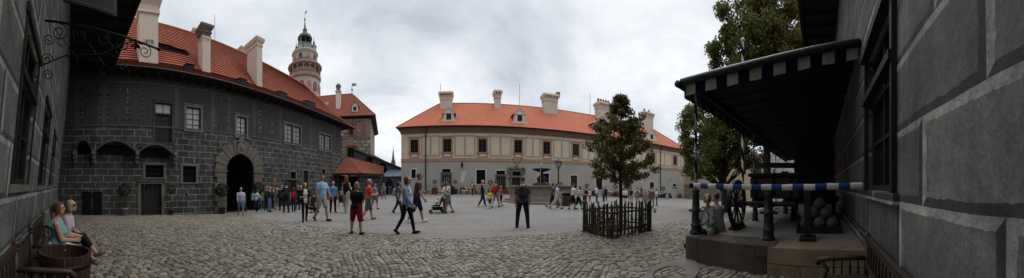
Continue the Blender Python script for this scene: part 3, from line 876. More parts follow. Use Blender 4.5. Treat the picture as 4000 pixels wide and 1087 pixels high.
# long dark ventilation slot and the skylight hatches
def roof_pt(u, t):   # t from the kink (0) to the ridge (1)
    return KV + (RV - KV) * t, (KW + .05) + (rw(u) - KW - .05) * t
u0, u1 = FL.u(614, -2.3), FL.u(735, -2.3)
b = MB(FL)
v_, w_ = roof_pt(u0, .28)
b.prism([(u0, w_), (u1, w_ - .25), (u1, w_ + .18), (u0, w_ + .5)], v_ - .4, v_ + .04)
b.build('vent_slot', m_void, burg)
b = MB(FL); b.poly([(u0, v_ + .14, w_ + .5), (u1, v_ + .14, w_ + .18), (u1, v_ - .75, w_ + .72), (u0, v_ - .75, w_ + 1.04)]); b.build('slot_cover', m_tileB, burg)
for x0, x1, y0, y1 in ((725, 755, 256, 284), (926, 952, 316, 341), (1083, 1113, 365, 387), (1199, 1228, 399, 424)):
    u0, u1, z0, z1 = FL.rect(x0, x1, y0, y1, .1)
    s0 = (KW - ew(u0)) / (EV - KV)
    vf = EV - (z0 - ew(u0)) / s0 - .0
    vb = EV - (z1 - ew(u0)) / s0
    b = MB(FL)
    b.poly([(u0, vf, z0), (u0, vf, z1), (u0, vb, z1)]); b.poly([(u1, vf, z0), (u1, vb, z1), (u1, vf, z1)])
    b.poly([(u0 - .06, vf + .06, z1), (u1 + .06, vf + .06, z1), (u1 + .06, vb - .15, z1 + .16), (u0 - .06, vb - .15, z1 + .16)])
    o = b.build('roof_hatch', m_wframe, burg)
    b = MB(FL); b.poly([(u0 + .05, vf - .02, z0), (u1 - .05, vf - .02, z0), (u1 - .05, vf - .02, z1 - .05), (u0 + .05, vf - .02, z1 - .05)]); b.build('pane', m_glass, o)
# chimneys
def chimney(fr, par, uc, vc, w, d, zb, zt, m, cap=.25, capm=None, pots=0, ledge=.12, taper=0., name='chimney', holes=0):
    b = MB(fr)
    def rg(k, z): return [(uc - w / 2 - k, vc - d / 2 - k, z), (uc + w / 2 + k, vc - d / 2 - k, z), (uc + w / 2 + k, vc + d / 2 + k, z), (uc - w / 2 - k, vc + d / 2 + k, z)]
    hc = zt - cap * 3.2
    b.rings([rg(taper, zb), rg(0, hc), rg(ledge * .4, hc + .04), rg(ledge * .4, hc + cap * .5), rg(ledge * .15, hc + cap * .55), rg(ledge * .3, hc + cap * 1.1), rg(ledge, hc + cap * 1.7),
             rg(ledge, hc + cap * 2.1), rg(ledge * 1.25, hc + cap * 2.3), rg(ledge * 1.25, hc + cap * 2.7), rg(ledge * .6, zt)])
    o = b.build(name, m, par)
    if holes:
        for i in range(holes):
            q = MB(fr); x = uc - w / 2 + w * (i + .5) / holes; q.lathe((x, vc + d / 2 + ledge * 1.0, hc + cap * 1.9), [(.001, -.12), (.12, -.09), (.12, .09), (.001, .12)], 8)
            q.build('smoke_hole', m_void, o)
    for i in range(pots):
        x = uc - w / 2 + w * (i + .5) / pots
        q = MB(fr); q.lathe((x, vc, zt), [(.24, -.02), (.2, .35), (.28, .4), (.22, .5), (.16, .75), (.04, .85)], 8); q.build('chimney_pot', m_tileS, o)
    return o
def px_h(fr, px, py, v): return fr.uw(px, py, v)[1]
u = FL.u(579, -.6)
c1 = chimney(FL, burg, u, -1.0, 1.42, 1.3, 10.2, px_h(FL, 590, -28, -.6), m_chim, .55, ledge=.26)
text_mesh('date_lettering', '1878', .42, m_chimd, burg, Matrix.Translation(FL.p(u - .05, -.33, px_h(FL, 579, 170, -.35))) @ Matrix([[FL.U.x, 0, FL.N.x, 0], [FL.U.y, 0, FL.N.y, 0], [0, 1, 0, 0], [0, 0, 0, 1]]), .012)
u = FL.u(806, -.7); chimney(FL, burg, u, -1.1, .72, .9, 10.4, px_h(FL, 810, 150, -.7) + .1, m_chim, .12, ledge=.05)
q = MB(FL); z0, z1 = px_h(FL, 810, 152, -.7), px_h(FL, 815, 100, -.7)
def rg4(uc, vc, w, d, z): return [(uc - w, vc - d, z), (uc + w, vc - d, z), (uc + w, vc + d, z), (uc - w, vc + d, z)]
q.rings([rg4(u, -1.1, a, a * 1.15, z0 + (z1 - z0) * f) for a, f in ((.42, 0), (.42, .18), (.37, .2), (.37, .34), (.46, .42), (.46, .5), (.40, .55), (.58, .8), (.60, .93), (.55, 1.))]); q.build('chimney_cap', m_chimd, burg)
u = FL.u(1013, -.8); chimney(FL, burg, u, -1.55, .62, 1.6, 10.3, px_h(FL, 1000, 152, -1.2), m_chim, .28, ledge=.16)
for x0, x1, y0 in ((748, 790, 121), (932, 968, 190)):
    vv = -7.4; ua, ub = FL.u(x0, vv), FL.u(x1, vv)
    chimney(FL, burg, (ua + ub) / 2, vv, ub - ua - .3, .8, 14., px_h(FL, (x0 + x1) / 2, y0, vv), m_chim, .2, ledge=.14)
q = MB(FL); u = FL.u(839, -5.5); q.tube([(u, -5.5, rw(u) - .2), (u, -5.5, px_h(FL, 839, 58, -5.5))], .02, 5); q.build('lightning_rod', m_iron, burg)
# ---------------------------------------------------------------- the pale two storey house across the square
FM = Frame(33.0, rad(-12.1))
o_ = FM.p(18, -5, .2)
mint = thing('courtyard_house', 'long cream and grey two storey house with bright orange roof across the square', 'house', (o_.x, o_.y, 0))
m_cream = plaster('cream_plaster', (.58, .49, .355), .12, (.43, .35, .25), .5)
m_grey = plaster('grey_plaster', (.36, .34, .30), .16, (.235, .215, .18), .65)
m_brown = plaster('brown_pink_plaster', (.36, .225, .15), .12, (.26, .17, .12), .4)
m_band = plaster('grey_green_plaster', (.345, .315, .255), .12, (.25, .22, .175), .35)
m_white = plaster('white_plaster', (.55, .52, .46), .1, (.4, .37, .32), .4)
m_cornice = plaster('brown_cornice', (.19, .12, .085), .15, (.12, .08, .06), .4)
UL, UR = -8.5, 44.6
ME = 9.75
UPW = [(1610, 1627, 550, 598), (1733, 1761, 543, 595), (1867, 1903, 543, 595), (2010, 2039, 551, 603), (2123, 2149, 560, 610), (2237, 2262, 570, 621), (2334, 2357, 583, 631)]
up = []
for x0, x1, y0, y1 in UPW:
    uc = (FM.u(x0) + FM.u(x1)) / 2; up.append(uc)
up += [27.7, 34.0, 41.0]
WH = [(u - .56, u + .56, 6.25, 8.08) for u in up]
LOW = {k: FM.rect(*k) for k in ((1607, 1624, 662, 697), (1861, 1896, 664, 720), (2115, 2145, 678, 727), (2229, 2255, 686, 735), (2328, 2353, 694, 752), (2538, 2555, 712, 752))}
DOORS = {k: FM.rect(*k) for k in ((1727, 1760, 681, 760), (1939, 1973, 689, 760), (2000, 2032, 694, 760), (2439, 2463, 720, 766), (2628, 2641, 737, 777))}
TRANS = {k: FM.rect(*k) for k in ((1727, 1760, 660, 674), (1939, 1973, 667, 682), (2002, 2035, 671, 687), (2628, 2642, 719, 730))}
BZ = 5.05
b = MB(FM); b.wall(UL, UR, -2.5, BZ, 0., list(LOW.values()) + list(DOORS.values()) + list(TRANS.values()), .3)
b.poly([(UL, 0, -2.5), (UL, -11, -2.5), (UL, -11, BZ), (UL, 0, BZ)]); b.poly([(UR, 0, -2.5), (UR, -11, -2.5), (UR, -11, BZ), (UR, 0, BZ)])
b.build('lower_wall', m_grey, mint)
b = MB(FM); b.wall(UL, UR, BZ, ME, 0., WH, .25)
b.poly([(UL, 0, BZ), (UL, -11, BZ), (UL, -11, ME), (UL, 0, ME)]); b.poly([(UR, 0, BZ), (UR, -11, BZ), (UR, -11, ME), (UR, 0, ME)])
b.build('upper_wall', m_cream, mint)
b = MB(FM); b.box(UL - .03, UR + .03, .003, .03, BZ - .02, 5.42); b.box(UL - .05, UR + .05, .003, .06, BZ - .10, BZ - .02); b.build('string_course', m_brown, mint)
b = MB(FM)
prof = [(.0, 8.9), (.06, 8.9), (.1, 9.02), (.1, 9.12), (.24, 9.3), (.28, 9.42), (.42, 9.52), (.46, 9.70), (.0, 9.70)]
for (a, c), (d, e) in zip(prof, prof[1:]): b.poly([(UL - a, a, c), (UR + a, a, c), (UR + d, d, e), (UL - d, d, e)]); b.poly([(UL - a, a, c), (UL - d, d, e), (UL - d, -11, e), (UL - a, -11, c)])
b.build('cornice', m_cornice, mint)
for h in WH:
    uc = (h[0] + h[1]) / 2
    window(FM, mint, *h, 2, 3, 0., .16, m_glass, m_wframe, .07, .035)
    q = MB(FM)      # pinkish surround running down to the string course
    q.box(h[0] - .22, h[0], .003, .045, h[2], h[3]); q.box(h[1], h[1] + .22, .003, .045, h[2], h[3]); q.box(h[0] - .22, h[1] + .22, .003, .045, h[3], h[3] + .22)
    q.box(h[0] - .42, h[1] + .42, .003, .09, h[3] + .28, h[3] + .40)
    q.box(h[0] - .28, h[1] + .28, .003, .11, h[2] - .12, h[2]); q.box(h[0] - .2, h[1] + .2, .003, .02, 5.42, h[2] - .12)
    q.build('window_surround', m_brown, mint)
    q = MB(FM)
    q.prism([(uc + .42 * math.cos(a) * (1.12 if abs(math.cos(a)) > .6 else 1), 5.82 + .17 * math.sin(a) * (1 if abs(math.cos(a)) > .35 else .85)) for a in [2 * PI * i / 20 for i in range(20)]], .018, .03); q.build('cartouche', m_white, mint)
# painted frames between the windows
edges = [UL] + up + [UR]
for i in range(len(edges) - 1):
    a, c = edges[i], edges[i + 1]
    a2 = a + (.95 if i else .35); c2 = c - (.95 if i < len(edges) - 2 else .35)
    if c2 - a2 < .8: continue
    q = MB(FM); s = .27; e0, e1 = .002, .012
    q.box(a2, a2 + s, e0, e1, 5.62, 8.62); q.box(c2 - s, c2, e0, e1, 5.62, 8.62); q.box(a2 + s, c2 - s, e0, e1, 8.62 - s, 8.62); q.box(a2 + s, c2 - s, e0, e1, 5.62, 5.62 + s)
    if c2 - a2 > 1.4:
        m_ = (a2 + c2) / 2; q.box(m_ - .16, m_ + .16, e0, e1, 5.62 + s, 8.62 - s)
    q.build('painted_frame', m_band, mint)
for k, h in LOW.items():
    window(FM, mint, *h, 2, 4, 0., .2, m_glass, m_woodd, .07, .035); surround(FM, mint, *h, .15, m_white, sill=.03, head=0, pr=.03)
for k, h in DOORS.items():
    plank_door(FM, mint, *h, -.22, m_woodd, n=4); 
    if k[0] != 2000: surround(FM, mint, *h, .2, m_stone, sill=0, head=.06, pr=.05, name='door_surround')
for k, h in TRANS.items():
    window(FM, mint, *h, 2, 1, 0., .2, m_glass, m_woodd, .05, .03)
    if k[0] != 2002: surround(FM, mint, *h, .1, m_white, sill=0, head=0, pr=.03)
# antler portal
h = DOORS[(2000, 2032, 694, 760)]; ht = TRANS[(2002, 2035, 671, 687)]
b = MB(FM)
for x0, x1 in ((h[0] - .42, h[0] - .02), (h[1] + .02, h[1] + .42)): b.bbox(x0, x1, .003, .16, -.2, ht[3] + .05, .03)
b.box(h[0] - .02, h[1] + .02, .003, .12, h[3] + .01, ht[2] - .01)
b.build('door_surround', m_stone, mint)
b = MB(FM); um = (h[0] + h[1]) / 2; zt = ht[3] + .06
for sgn in (-1, 1):     # draped cloth carved over the door
    b.tube([(um, .2, zt + .5), (um + sgn * .4, .22, zt + .28), (um + sgn * .75, .2, zt + .34), (um + sgn * 1.05, .2, zt + .5), (um + sgn * 1.25, .18, zt + .15), (um + sgn * 1.15, .16, zt - .5)], [.16, .17, .14, .16, .12, .05], 8)
    b.ball((um + sgn * 1.1, .2, ht[2] - .25), .17); b.ball((um + sgn * .5, .16, ht[2] - .2), .13); b.ball((um + sgn * .85, .18, ht[2] - .15), .13)
b.ball((um, .24, zt + .55), .22, sz=1.4)
b.build('carved_drapery', m_stone, mint)
b = MB(FM)
for sgn in (-1, 1):
    b.tube([(um, .35, zt + .75), (um + sgn * .3, .5, zt + 1.1), (um + sgn * .55, .5, zt + 1.5), (um + sgn * .5, .55, zt + 1.9)], [.05, .04, .035, .015], 6)
    b.tube([(um + sgn * .3, .5, zt + 1.1), (um + sgn * .12, .6, zt + 1.4)], [.035, .01], 6); b.tube([(um + sgn * .52, .5, zt + 1.45), (um + sgn * .82, .5, zt + 1.75)], [.03, .01], 6)
b.build('antlers', m_bark, mint)
# roof
EVM, RV2 = .62, -6.5
rl, rr = -3.6, 39.8
RW2 = 15.2
b = MB(FM)
def mt(e0, e1, r0, r1): b.tiles(e0, e1, r0, r1, 30, .022)
E0, E1 = (UL - .6, EVM, ME), (UR + .6, EVM, ME)
mt(E0, E1, (rl, RV2, RW2), (rr, RV2, RW2))
mt((UL - .6, -13.6, ME), E0, (rl, RV2, RW2), (rl, RV2, RW2)); mt(E1, (UR + .6, -13.6, ME), (rr, RV2, RW2), (rr, RV2, RW2))
b.poly([(UL - .6, -13.6, ME), (rl, RV2, RW2), (rr, RV2, RW2), (UR + .6, -13.6, ME)])
b.tube([E0, (rl, RV2, RW2), (rr, RV2, RW2), E1], .12, 8)
b.build('roof', m_tileM, mint)
b = MB(FM); b.poly([(UL - .6, EVM, ME - .02), (UR + .6, EVM, ME - .02), (UR + .6, 0, ME - .04), (UL - .6, 0, ME - .04)])
b.poly([(UL - .6, EVM, ME - .02), (UL, 0, ME - .04), (UL, -11, ME - .04), (UL - .6, -11, ME - .02)])
b.build('soffit', m_cornice, mint)
b = MB(FM); b.tube([(UL - .5, EVM + .06, ME - .02), (UR + .5, EVM + .06, ME - .02)], .09, 8)
for px, x2 in ((1667, 1663), (2585, 2580)):
    u0 = FM.u(px, .5); u1 = FM.u(x2, .1)
    b.tube([(u0, EVM, ME - .05), (u0, EVM - .1, 9.4), (u1, .16, 8.7), (u1, .16, .0)], .075, 8)
b.build('downpipe', m_iron, mint)
slope = (RW2 - ME) / (EVM - RV2)
def mroof_w(v): return ME + (EVM - v) * slope
def dormer(x0, x1, y0, y1):
    vf = -.55
    u0, u1, z0, z1 = FM.rect(x0, x1, y0, y1, vf); z0 = mroof_w(vf) - .15
    uc = (u0 + u1) / 2; hw = (u1 - u0) / 2 * .62; ze = z0 + (z1 - z0) * .66
    b = MB(FM)
    hh = (uc - .36, uc + .36, z0 + (ze - z0) * .28, z0 + (ze - z0) * .88)
    b.wall(uc - hw, uc + hw, z0, ze, vf, [hh], .15)
    b.poly([(uc - hw, vf, ze), (uc + hw, vf, ze), (uc, vf, z1)])
    vb = EVM - (ze - ME) / slope; vb2 = EVM - (z1 - ME) / slope
    for s_ in (-1, 1): b.poly([(uc + s_ * hw, vf, z0), (uc + s_ * hw, vf, ze), (uc + s_ * hw, vb, ze), (uc + s_ * hw, vf - .1, z0)])
    # side scrolls at the foot and a raking cornice
    for s_ in (-1, 1):
        b.prism([(uc + s_ * hw, z0), (uc + s_ * hw * 1.62, z0), (uc + s_ * hw * 1.55, z0 + (ze - z0) * .22), (uc + s_ * hw * 1.15, z0 + (ze - z0) * .36), (uc + s_ * hw, z0 + (ze - z0) * .8)][::s_], vf - .25, vf + .03)
        b.beam((uc + s_ * hw * 1.35, vf - .02, ze - .06), (uc, vf - .02, z1 - .02), .22, .12)
    b.box(uc - hw * 1.3, uc + hw * 1.3, vf - .1, vf + .09, ze - .1, ze + .02)
    o = b.build('dormer', m_white, mint)
    b = MB(FM)
    for s_ in (-1, 1): b.poly([(uc + s_ * hw * 1.42, vf + .12, ze - .04), (uc, vf + .12, z1 + .07), (uc, vb2, z1 + .07), (uc + s_ * hw * 1.42, vb, ze - .04)])
    b.build('dormer_roof', m_tileM, o)
    window(FM, o, *hh, 2, 2, vf, .1, m_glass, m_wframe, .05, .03)
for q in ((1722, 1784, 420, 481), (2000, 2061, 424, 487), (2314, 2373, 463, 523), (2520, 2571, 508, 563)): dormer(*q)
for x0, x1, y0, vv, dd, hl, pots in ((1714, 1770, 357, -4.6, 1.2, 5, 0), (1931, 1959, 351, -4.8, 1.1, 2, 0), (2121, 2184, 366, -4.6, 1.3, 5, 0), (2329, 2399, 400, -4.6, 1.5, 5, 5), (2509, 2559, 438, -4.6, 1.5, 4, 2)):
    ua, ub = FM.u(x0, vv), FM.u(x1, vv)
    ww = (ub - ua) * .82 - (.5 if x0 > 2300 else 0)
    chimney(FM, mint, (ua + ub) / 2, vv - dd / 2, ww, dd, mroof_w(vv) - 1.2, px_h(FM, (x0 + x1) / 2, y0, vv), m_chim, .42, ledge=.22, pots=pots, holes=hl)
q = MB(FM); ua = FM.u(2190 - 10, -5.2); q.box(ua - .3, ua + .3, -5.6, -5., 17.0, px_h(FM, 2185, 360, -5.)); q.build('chimney_flue', m_tileS, mint)
for px, y0 in ((1721, 326), (2030, 328), (2305, 416 - 50), (2541, 470 - 35)):
    q = MB(FM); u = FM.u(px, RV2); q.tube([(u, RV2, RW2 - .2), (u, RV2, px_h(FM, px, y0, RV2))], .035, 5); q.build('lightning_rod', m_iron, mint)
# wall lamp, camera, plaster patch
b = MB(FM); u, z = FM.uw(1805, 645)
b.tube([(u, 0, z + .55), (u, .35, z + .5), (u, .42, z + .3)], .025, 6); b.lathe((u, .42, z - .45), [(.05, 0), (.1, .08), (.17, .5), (.2, .52), (.08, .72), (.02, .8)], 8); b.build('wall_lamp', m_iron, mint)
b = MB(FM); u0, u1, z0, z1 = FM.rect(1796, 1822, 668, 712); b.prism([(u0, z0), (u1 - .3, z0 + .05), (u1 - .2, z0 + .9), (u1, z0 + 1.2), (u1 - .05, z1), (u0 + .15, z1 - .1), (u0 + .2, z0 + .8)], .002, .006); b.build('plaster_patch', m_white, mint)
b = MB(FM); u, z = FM.uw(2624, 694); b.bbox(u - .12, u + .12, .05, .5, z - .1, z + .12, .02); b.build('security_camera', m_white, mint)
b = MB(FM)
b.box(UL, UR, .002, .10, -2.4, .95); b.build('plinth', m_grey, mint)

# ---------------------------------------------------------------- round castle tower far behind the gatehouse
TD = 75.
tx, ty = pol(bearing(1191), TD)
tower = thing('round_tower', 'round painted castle tower with arcaded gallery, green copper roofs and a flag', 'tower', (tx, ty, 0))
def tz(y): return EYE + (HY - y) / F * TD
def tr(p): return p / F * TD
m_tpink = plaster('pink_painted_plaster', (.36, .20, .165), .35, (.20, .12, .10), .6)
m_twhite = plaster('pale_painted_plaster', (.42, .355, .31), .35, (.20, .12, .10), .8)
def tl(name, prof, m, n=32, par=tower, c=None):
    b = MB(); b.lathe(((c or (tx, ty))[0], (c or (tx, ty))[1], 0), [(tr(r), tz(y)) for r, y in prof], n); return b.build(name, m, par, smooth=False)
tl('shaft', [(60, 500), (59, 400), (58, 321)], m_twhite)
for k in range(14):
    a = 2 * PI * k / 14; b = MB(); R_ = tr(58.6); ca_, sa_ = math.cos(a), math.sin(a)
    def S_(d, z, o): return (tx + (R_ + o) * ca_ - d * sa_, ty + (R_ + o) * sa_ + d * ca_, z)
    sh_ = ((-.6, tz(372)), (.6, tz(372)), (.6, tz(345)), (.3, tz(338)), (-.3, tz(338)), (-.6, tz(345)))
    b.rings([[S_(d, z, -.3) for d, z in sh_], [S_(d, z, .14) for d, z in sh_]]); b.build('painted_field', m_tpink if k % 2 else m_chimd, tower)
tl('gallery_floor', [(58, 324), (60, 321), (63, 317), (63, 306), (46, 306)], m_tpink)
tl('gallery_wall', [(48, 310), (48, 270)], m_twhite)
for i in range(16):
    a = 2 * PI * i / 16; R_ = tr(59)
    b = MB(); c = (tx + R_ * math.cos(a), ty + R_ * math.sin(a), 0)
    b.lathe(c, [(.2, tz(307)), (.16, tz(304)), (.14, tz(290)), (.2, tz(288)), (.24, tz(286))], 8); b.build('column', m_tpink, tower)
b = MB()     # arches between the columns, and a parapet
for i in range(16):
    a0, a1 = 2 * PI * i / 16, 2 * PI * (i + 1) / 16; n = 8
    for j in range(n):
        f0, f1 = j / n, (j + 1) / n
        def P_(f, r): a = a0 + (a1 - a0) * f; return (tx + tr(r) * math.cos(a), ty + tr(r) * math.sin(a))
        y0 = 288 - 12 * math.sqrt(max(0, 1 - (2 * f0 - 1) ** 2)); y1 = 288 - 12 * math.sqrt(max(0, 1 - (2 * f1 - 1) ** 2))
        for r in (60.5, 57.5): b.poly([(*P_(f0, r), tz(y0)), (*P_(f1, r), tz(y1)), (*P_(f1, r), tz(276)), (*P_(f0, r), tz(276))])
        b.poly([(*P_(f0, 60.5), tz(y0)), (*P_(f1, 60.5), tz(y1)), (*P_(f1, 57.5), tz(y1)), (*P_(f0, 57.5), tz(y0))])
b.build('arcade', m_tpink, tower)
b = MB(); b.rings([[(tx + tr(r) * math.cos(2 * PI * k / 32), ty + tr(r) * math.sin(2 * PI * k / 32), tz(y)) for k in range(32)] for r, y in ((61.5, 307), (61.5, 299), (60, 299), (60, 307))], False); b.build('parapet', m_chimd, tower)
tl('gallery_cornice', [(57, 277), (65, 274), (67, 270), (66, 266), (50, 264)], m_tpink)
tl('skirt_roof', [(66, 267), (60, 262), (52, 256), (49, 250), (47, 247)], m_copper)
tl('drum', [(47, 250), (46.5, 228), (50, 222), (52, 217), (50, 213), (30, 211)], m_twhite)
for i in range(10):
    a = 2 * PI * i / 10 + .2; b = MB(); R_ = tr(46.7); ca_, sa_ = math.cos(a), math.sin(a)
    def Q_(d, z, o): return (tx + (R_ + o) * ca_ - d * sa_, ty + (R_ + o) * sa_ + d * ca_, z)
    b.rings([[Q_(d, z, -.3) for d, z in ((-.5, tz(246)), (.5, tz(246)), (.5, tz(234)), (.25, tz(230.5)), (-.25, tz(230.5)), (-.5, tz(234)))], [Q_(d, z, .12) for d, z in ((-.5, tz(246)), (.5, tz(246)), (.5, tz(234)), (.25, tz(230.5)), (-.25, tz(230.5)), (-.5, tz(234)))]])
    b.build('niche', m_tpink if i % 2 else m_wframe, tower)
tl('main_roof', [(51, 214), (45, 208), (40, 200), (35, 190), (31, 183), (29, 180)], m_copper, 8)
tl('lantern_floor', [(29, 183), (29, 179), (22, 178)], m_copper, 16)
for i in range(8):
    a = 2 * PI * i / 8 + .2; b = MB(); c = (tx + tr(23.5) * math.cos(a), ty + tr(23.5) * math.sin(a), 0); b.lathe(c, [(.28, tz(180)), (.24, tz(160)), (.34, tz(156))], 8); b.build('lantern_column', m_woodd, tower)
tl('lantern_core', [(10, 181), (10, 157)], m_woodd, 8)
tl('lantern_roof', [(25, 158), (29, 155), (28, 149), (24, 142), (15, 137), (11, 131), (8, 125), (8, 121), (9, 118), (5, 112), (3.5, 104), (2, 90), (1.4, 80)], m_copper, 16)
tl('finial', [(1.0, 82), (3.6, 78), (4, 75), (3.4, 71), (1, 69), (.7, 50), (.5, 46)], m_gold, 10)
b = MB(); z = tz(51); b.add([(tx, ty, z - .35), (tx + 1.1, ty, z - .25), (tx + .8, ty, z), (tx + 1.1, ty, z + .3), (tx, ty, z + .35)], [(0, 1, 2, 3, 4)]); b.add([(tx, ty + .03, z - .35), (tx + 1.1, ty + .03, z - .25), (tx + .8, ty + .03, z), (tx + 1.1, ty + .03, z + .3), (tx, ty + .03, z + .35)], [(4, 3, 2, 1, 0)]); b.build('flag', m_metal, tower)
for i in range(4):
    a = math.atan2(-ty, -tx) + PI / 4 + i * PI / 2 + .35; c = (tx + tr(38) * math.cos(a), ty + tr(38) * math.sin(a))
    o = tl('turret', [(9.5, 215), (9.5, 197), (11.5, 195), (11, 193)], m_twhite, 12, tower, c)
    tl('turret_roof', [(11.5, 194), (10, 189), (6, 185), (4, 180), (4.5, 177), (2.5, 172), (1, 165), (1.6, 163), (.6, 160), (.4, 150)], m_copper, 10, o, c)

# ---------------------------------------------------------------- painted house behind the gatehouse
FB = Frame(40.0, rad(-30.0))
o_ = FB.p(-3, -4, 0)
ph = thing('painted_house', 'tall painted house with red roof, white chimney and scratched stone pattern behind the gatehouse', 'house', (o_.x, o_.y, 0))
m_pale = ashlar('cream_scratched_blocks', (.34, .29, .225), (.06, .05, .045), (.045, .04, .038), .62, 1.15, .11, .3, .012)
m_frieze = plaster('painted_frieze', (.20, .17, .145), .45, (.07, .06, .055), .75)
uR = FB.u(1447); uL = -13
ew_ = FB.uw(1400, 456)[1]
Wa = FB.rect(1365, 1389, 489, 530); Wb = FB.rect(1357, 1387, 577, 616)
b = MB(FB); b.wall(uL, uR, -2, ew_ + .1, 0., [Wa, Wb], .25); b.poly([(uR, 0, -2), (uR, -14, -2), (uR, -14, ew_), (uR, 0, ew_)]); b.build('wall', m_pale, ph)
b = MB(FB)
zb = FB.uw(1400, 537)[1]
b.box(uL, uR + .05, .003, .10, zb - .12, zb + .12); b.box(uL, uR + .03, .003, .03, FB.uw(1400, 482)[1], ew_)
for px in (1390, 1430 + 14): u = FB.u(px); b.box(u - .35, u, .003, .035, zb + .13, FB.uw(1400, 482)[1] - .003)
for px in (1348, 1395, ): u = FB.u(px); b.box(u, u + .35, .003, .035, -1, zb - .13)
b.build('frieze', m_frieze, ph)
m_rust = plaster('rusty_red_plaster', (.26, .10, .06), .2, (.16, .07, .05), .4)
for h in (Wa, Wb):
    window(FB, ph, *h, 2, 3, 0., .15, m_glass, m_wframe, .08, .05); surround(FB, ph, *h, .28, m_rust, pr=.08, sill=.08, head=.1)
def fig(fr, par, u, z0, h, v):
    f = [(-.42, 0), (-.36, .5), (-.30, 1.0), (-.42, 1.4), (-.24, 1.72), (-.10, 1.78), (-.12, 1.95), (-.05, 2.1), (.06, 2.1), (.13, 1.95), (.1, 1.78), (.28, 1.7), (.44, 1.45), (.30, 1.05), (.36, .5), (.45, 0)]
    q = MB(fr); q.prism([(u + a * h / 2.1, z0 + c * h / 2.1) for a, c in f][::-1], v, v + .01); return q.build('painted_figure', m_rust, par)
u = FB.u(1421); z = FB.uw(1421, 528)[1]
q = MB(FB); q.box(u - .75, u + .75, .003, .02, z - .1, z + 2.3); q.build('painted_panel', m_frieze, ph)
fig(FB, ph, u, z, 2.1, .022)
u = FB.u(1368); z = FB.uw(1368, 575)[1]; q = MB(FB); q.box(u - .6, u + .6, .003, .02, z + .1, z + 1.3); q.build('painted_panel', m_frieze, ph)
for px in (1345, 1372, 1400, 1428):
    u = FB.u(px); z = FB.uw(px, 478)[1]; q = MB(FB); q.prism([(u + .55 * math.cos(PI * i / 10), z + .6 * math.sin(PI * i / 10)) for i in range(11)], .032, .04); q.build('painted_lunette', m_pale, ph)
er = FB.u(1466, .7); b = MB(FB); rz = FB.uw(1320, 371, -4.5)[1]
re = FB.u(1375, -4.5)
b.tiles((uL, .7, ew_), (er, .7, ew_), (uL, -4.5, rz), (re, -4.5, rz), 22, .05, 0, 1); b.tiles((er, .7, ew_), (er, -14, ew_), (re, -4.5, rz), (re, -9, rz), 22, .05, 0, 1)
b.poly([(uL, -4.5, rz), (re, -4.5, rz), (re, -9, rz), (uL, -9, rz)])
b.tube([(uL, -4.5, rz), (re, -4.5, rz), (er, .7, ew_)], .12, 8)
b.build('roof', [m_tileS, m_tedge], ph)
b = MB(FB); b.box(uL, er, .66, .74, ew_ - .12, ew_ + .02); b.poly([(uL, .7, ew_ - .05), (er, .7, ew_ - .05), (uR, 0, ew_ - .4), (uL, 0, ew_ - .4)]); b.poly([(er, .7, ew_ - .05), (er, -14, ew_ - .05), (uR, -14, ew_ - .4), (uR, 0, ew_ - .4)]); b.build('soffit', m_soffit, ph)
ua, ub = FB.u(1312, -1), FB.u(1329, -1); o = chimney(FB, ph, (ua + ub) / 2, -1.3, ub - ua, .7, ew_ + .5, FB.uw(1320, 354, -1)[1], m_white, .12, ledge=.12)
q = MB(FB); z = FB.uw(1320, 354, -1)[1]; q.lathe(((ua + ub) / 2, -1.3, z), [(.5, -.02), (.45, .1), (.38, .12), (.38, .7), (.5, .75), (.45, 1.0), (.2, 1.3), (.02, 1.35)], 10); q.build('chimney_cowl', m_chimd, o)
ua, ub = FB.u(1261, -2), FB.u(1282, -2); chimney(FB, ph, (ua + ub) / 2, -2.4, ub - ua, .8, ew_ + 1, FB.uw(1271, 402, -2)[1], m_white, .12, ledge=.1)
u0, u1, z0, z1 = FB.rect(1371, 1400, 397, 442, .0); uc = (u0 + u1) / 2; b = MB(FB); hh = (uc - .3, uc + .3, z0 + .45, z0 + 1.15)
b.wall(u0 + .1, u1 - .1, z0, z0 + (z1 - z0) * .62, -.15, [hh], .15); b.poly([(u0, -.15, z0 + (z1 - z0) * .62), (u1, -.15, z0 + (z1 - z0) * .62), (uc, -.15, z1)])
for x in (u0 + .1, u1 - .1): b.poly([(x, -.15, z0), (x, -.15, z0 + 1.3), (x, -1.8, z0 + 1.3)])
o = b.build('dormer', m_white, ph)
b = MB(FB); zz_ = z0 + (z1 - z0) * .62
for x in (u0 - .12, u1 + .12): b.poly([(x, .0, zz_ - .08), (uc, .0, z1 + .08), (uc, -2.6, z1 + .08), (x, -2.0, zz_ - .08)])
b.build('dormer_roof', m_rust, o); window(FB, o, *hh, 2, 2, -.15, .1)
b = MB(FB); b.tube([(re, -4.5, rz), (re, -4.5, FB.uw(1376, 327, -4.5)[1])], .05, 6); b.ball((re, -4.5, rz + .8), .2); z = FB.uw(1376, 331, -4.5)[1]
b.prism([(re, z - .3), (re + .9, z - .25), (re + .7, z), (re + .9, z + .2), (re, z + .25)], -4.52, -4.48); b.build('weather_vane', m_metal, ph)

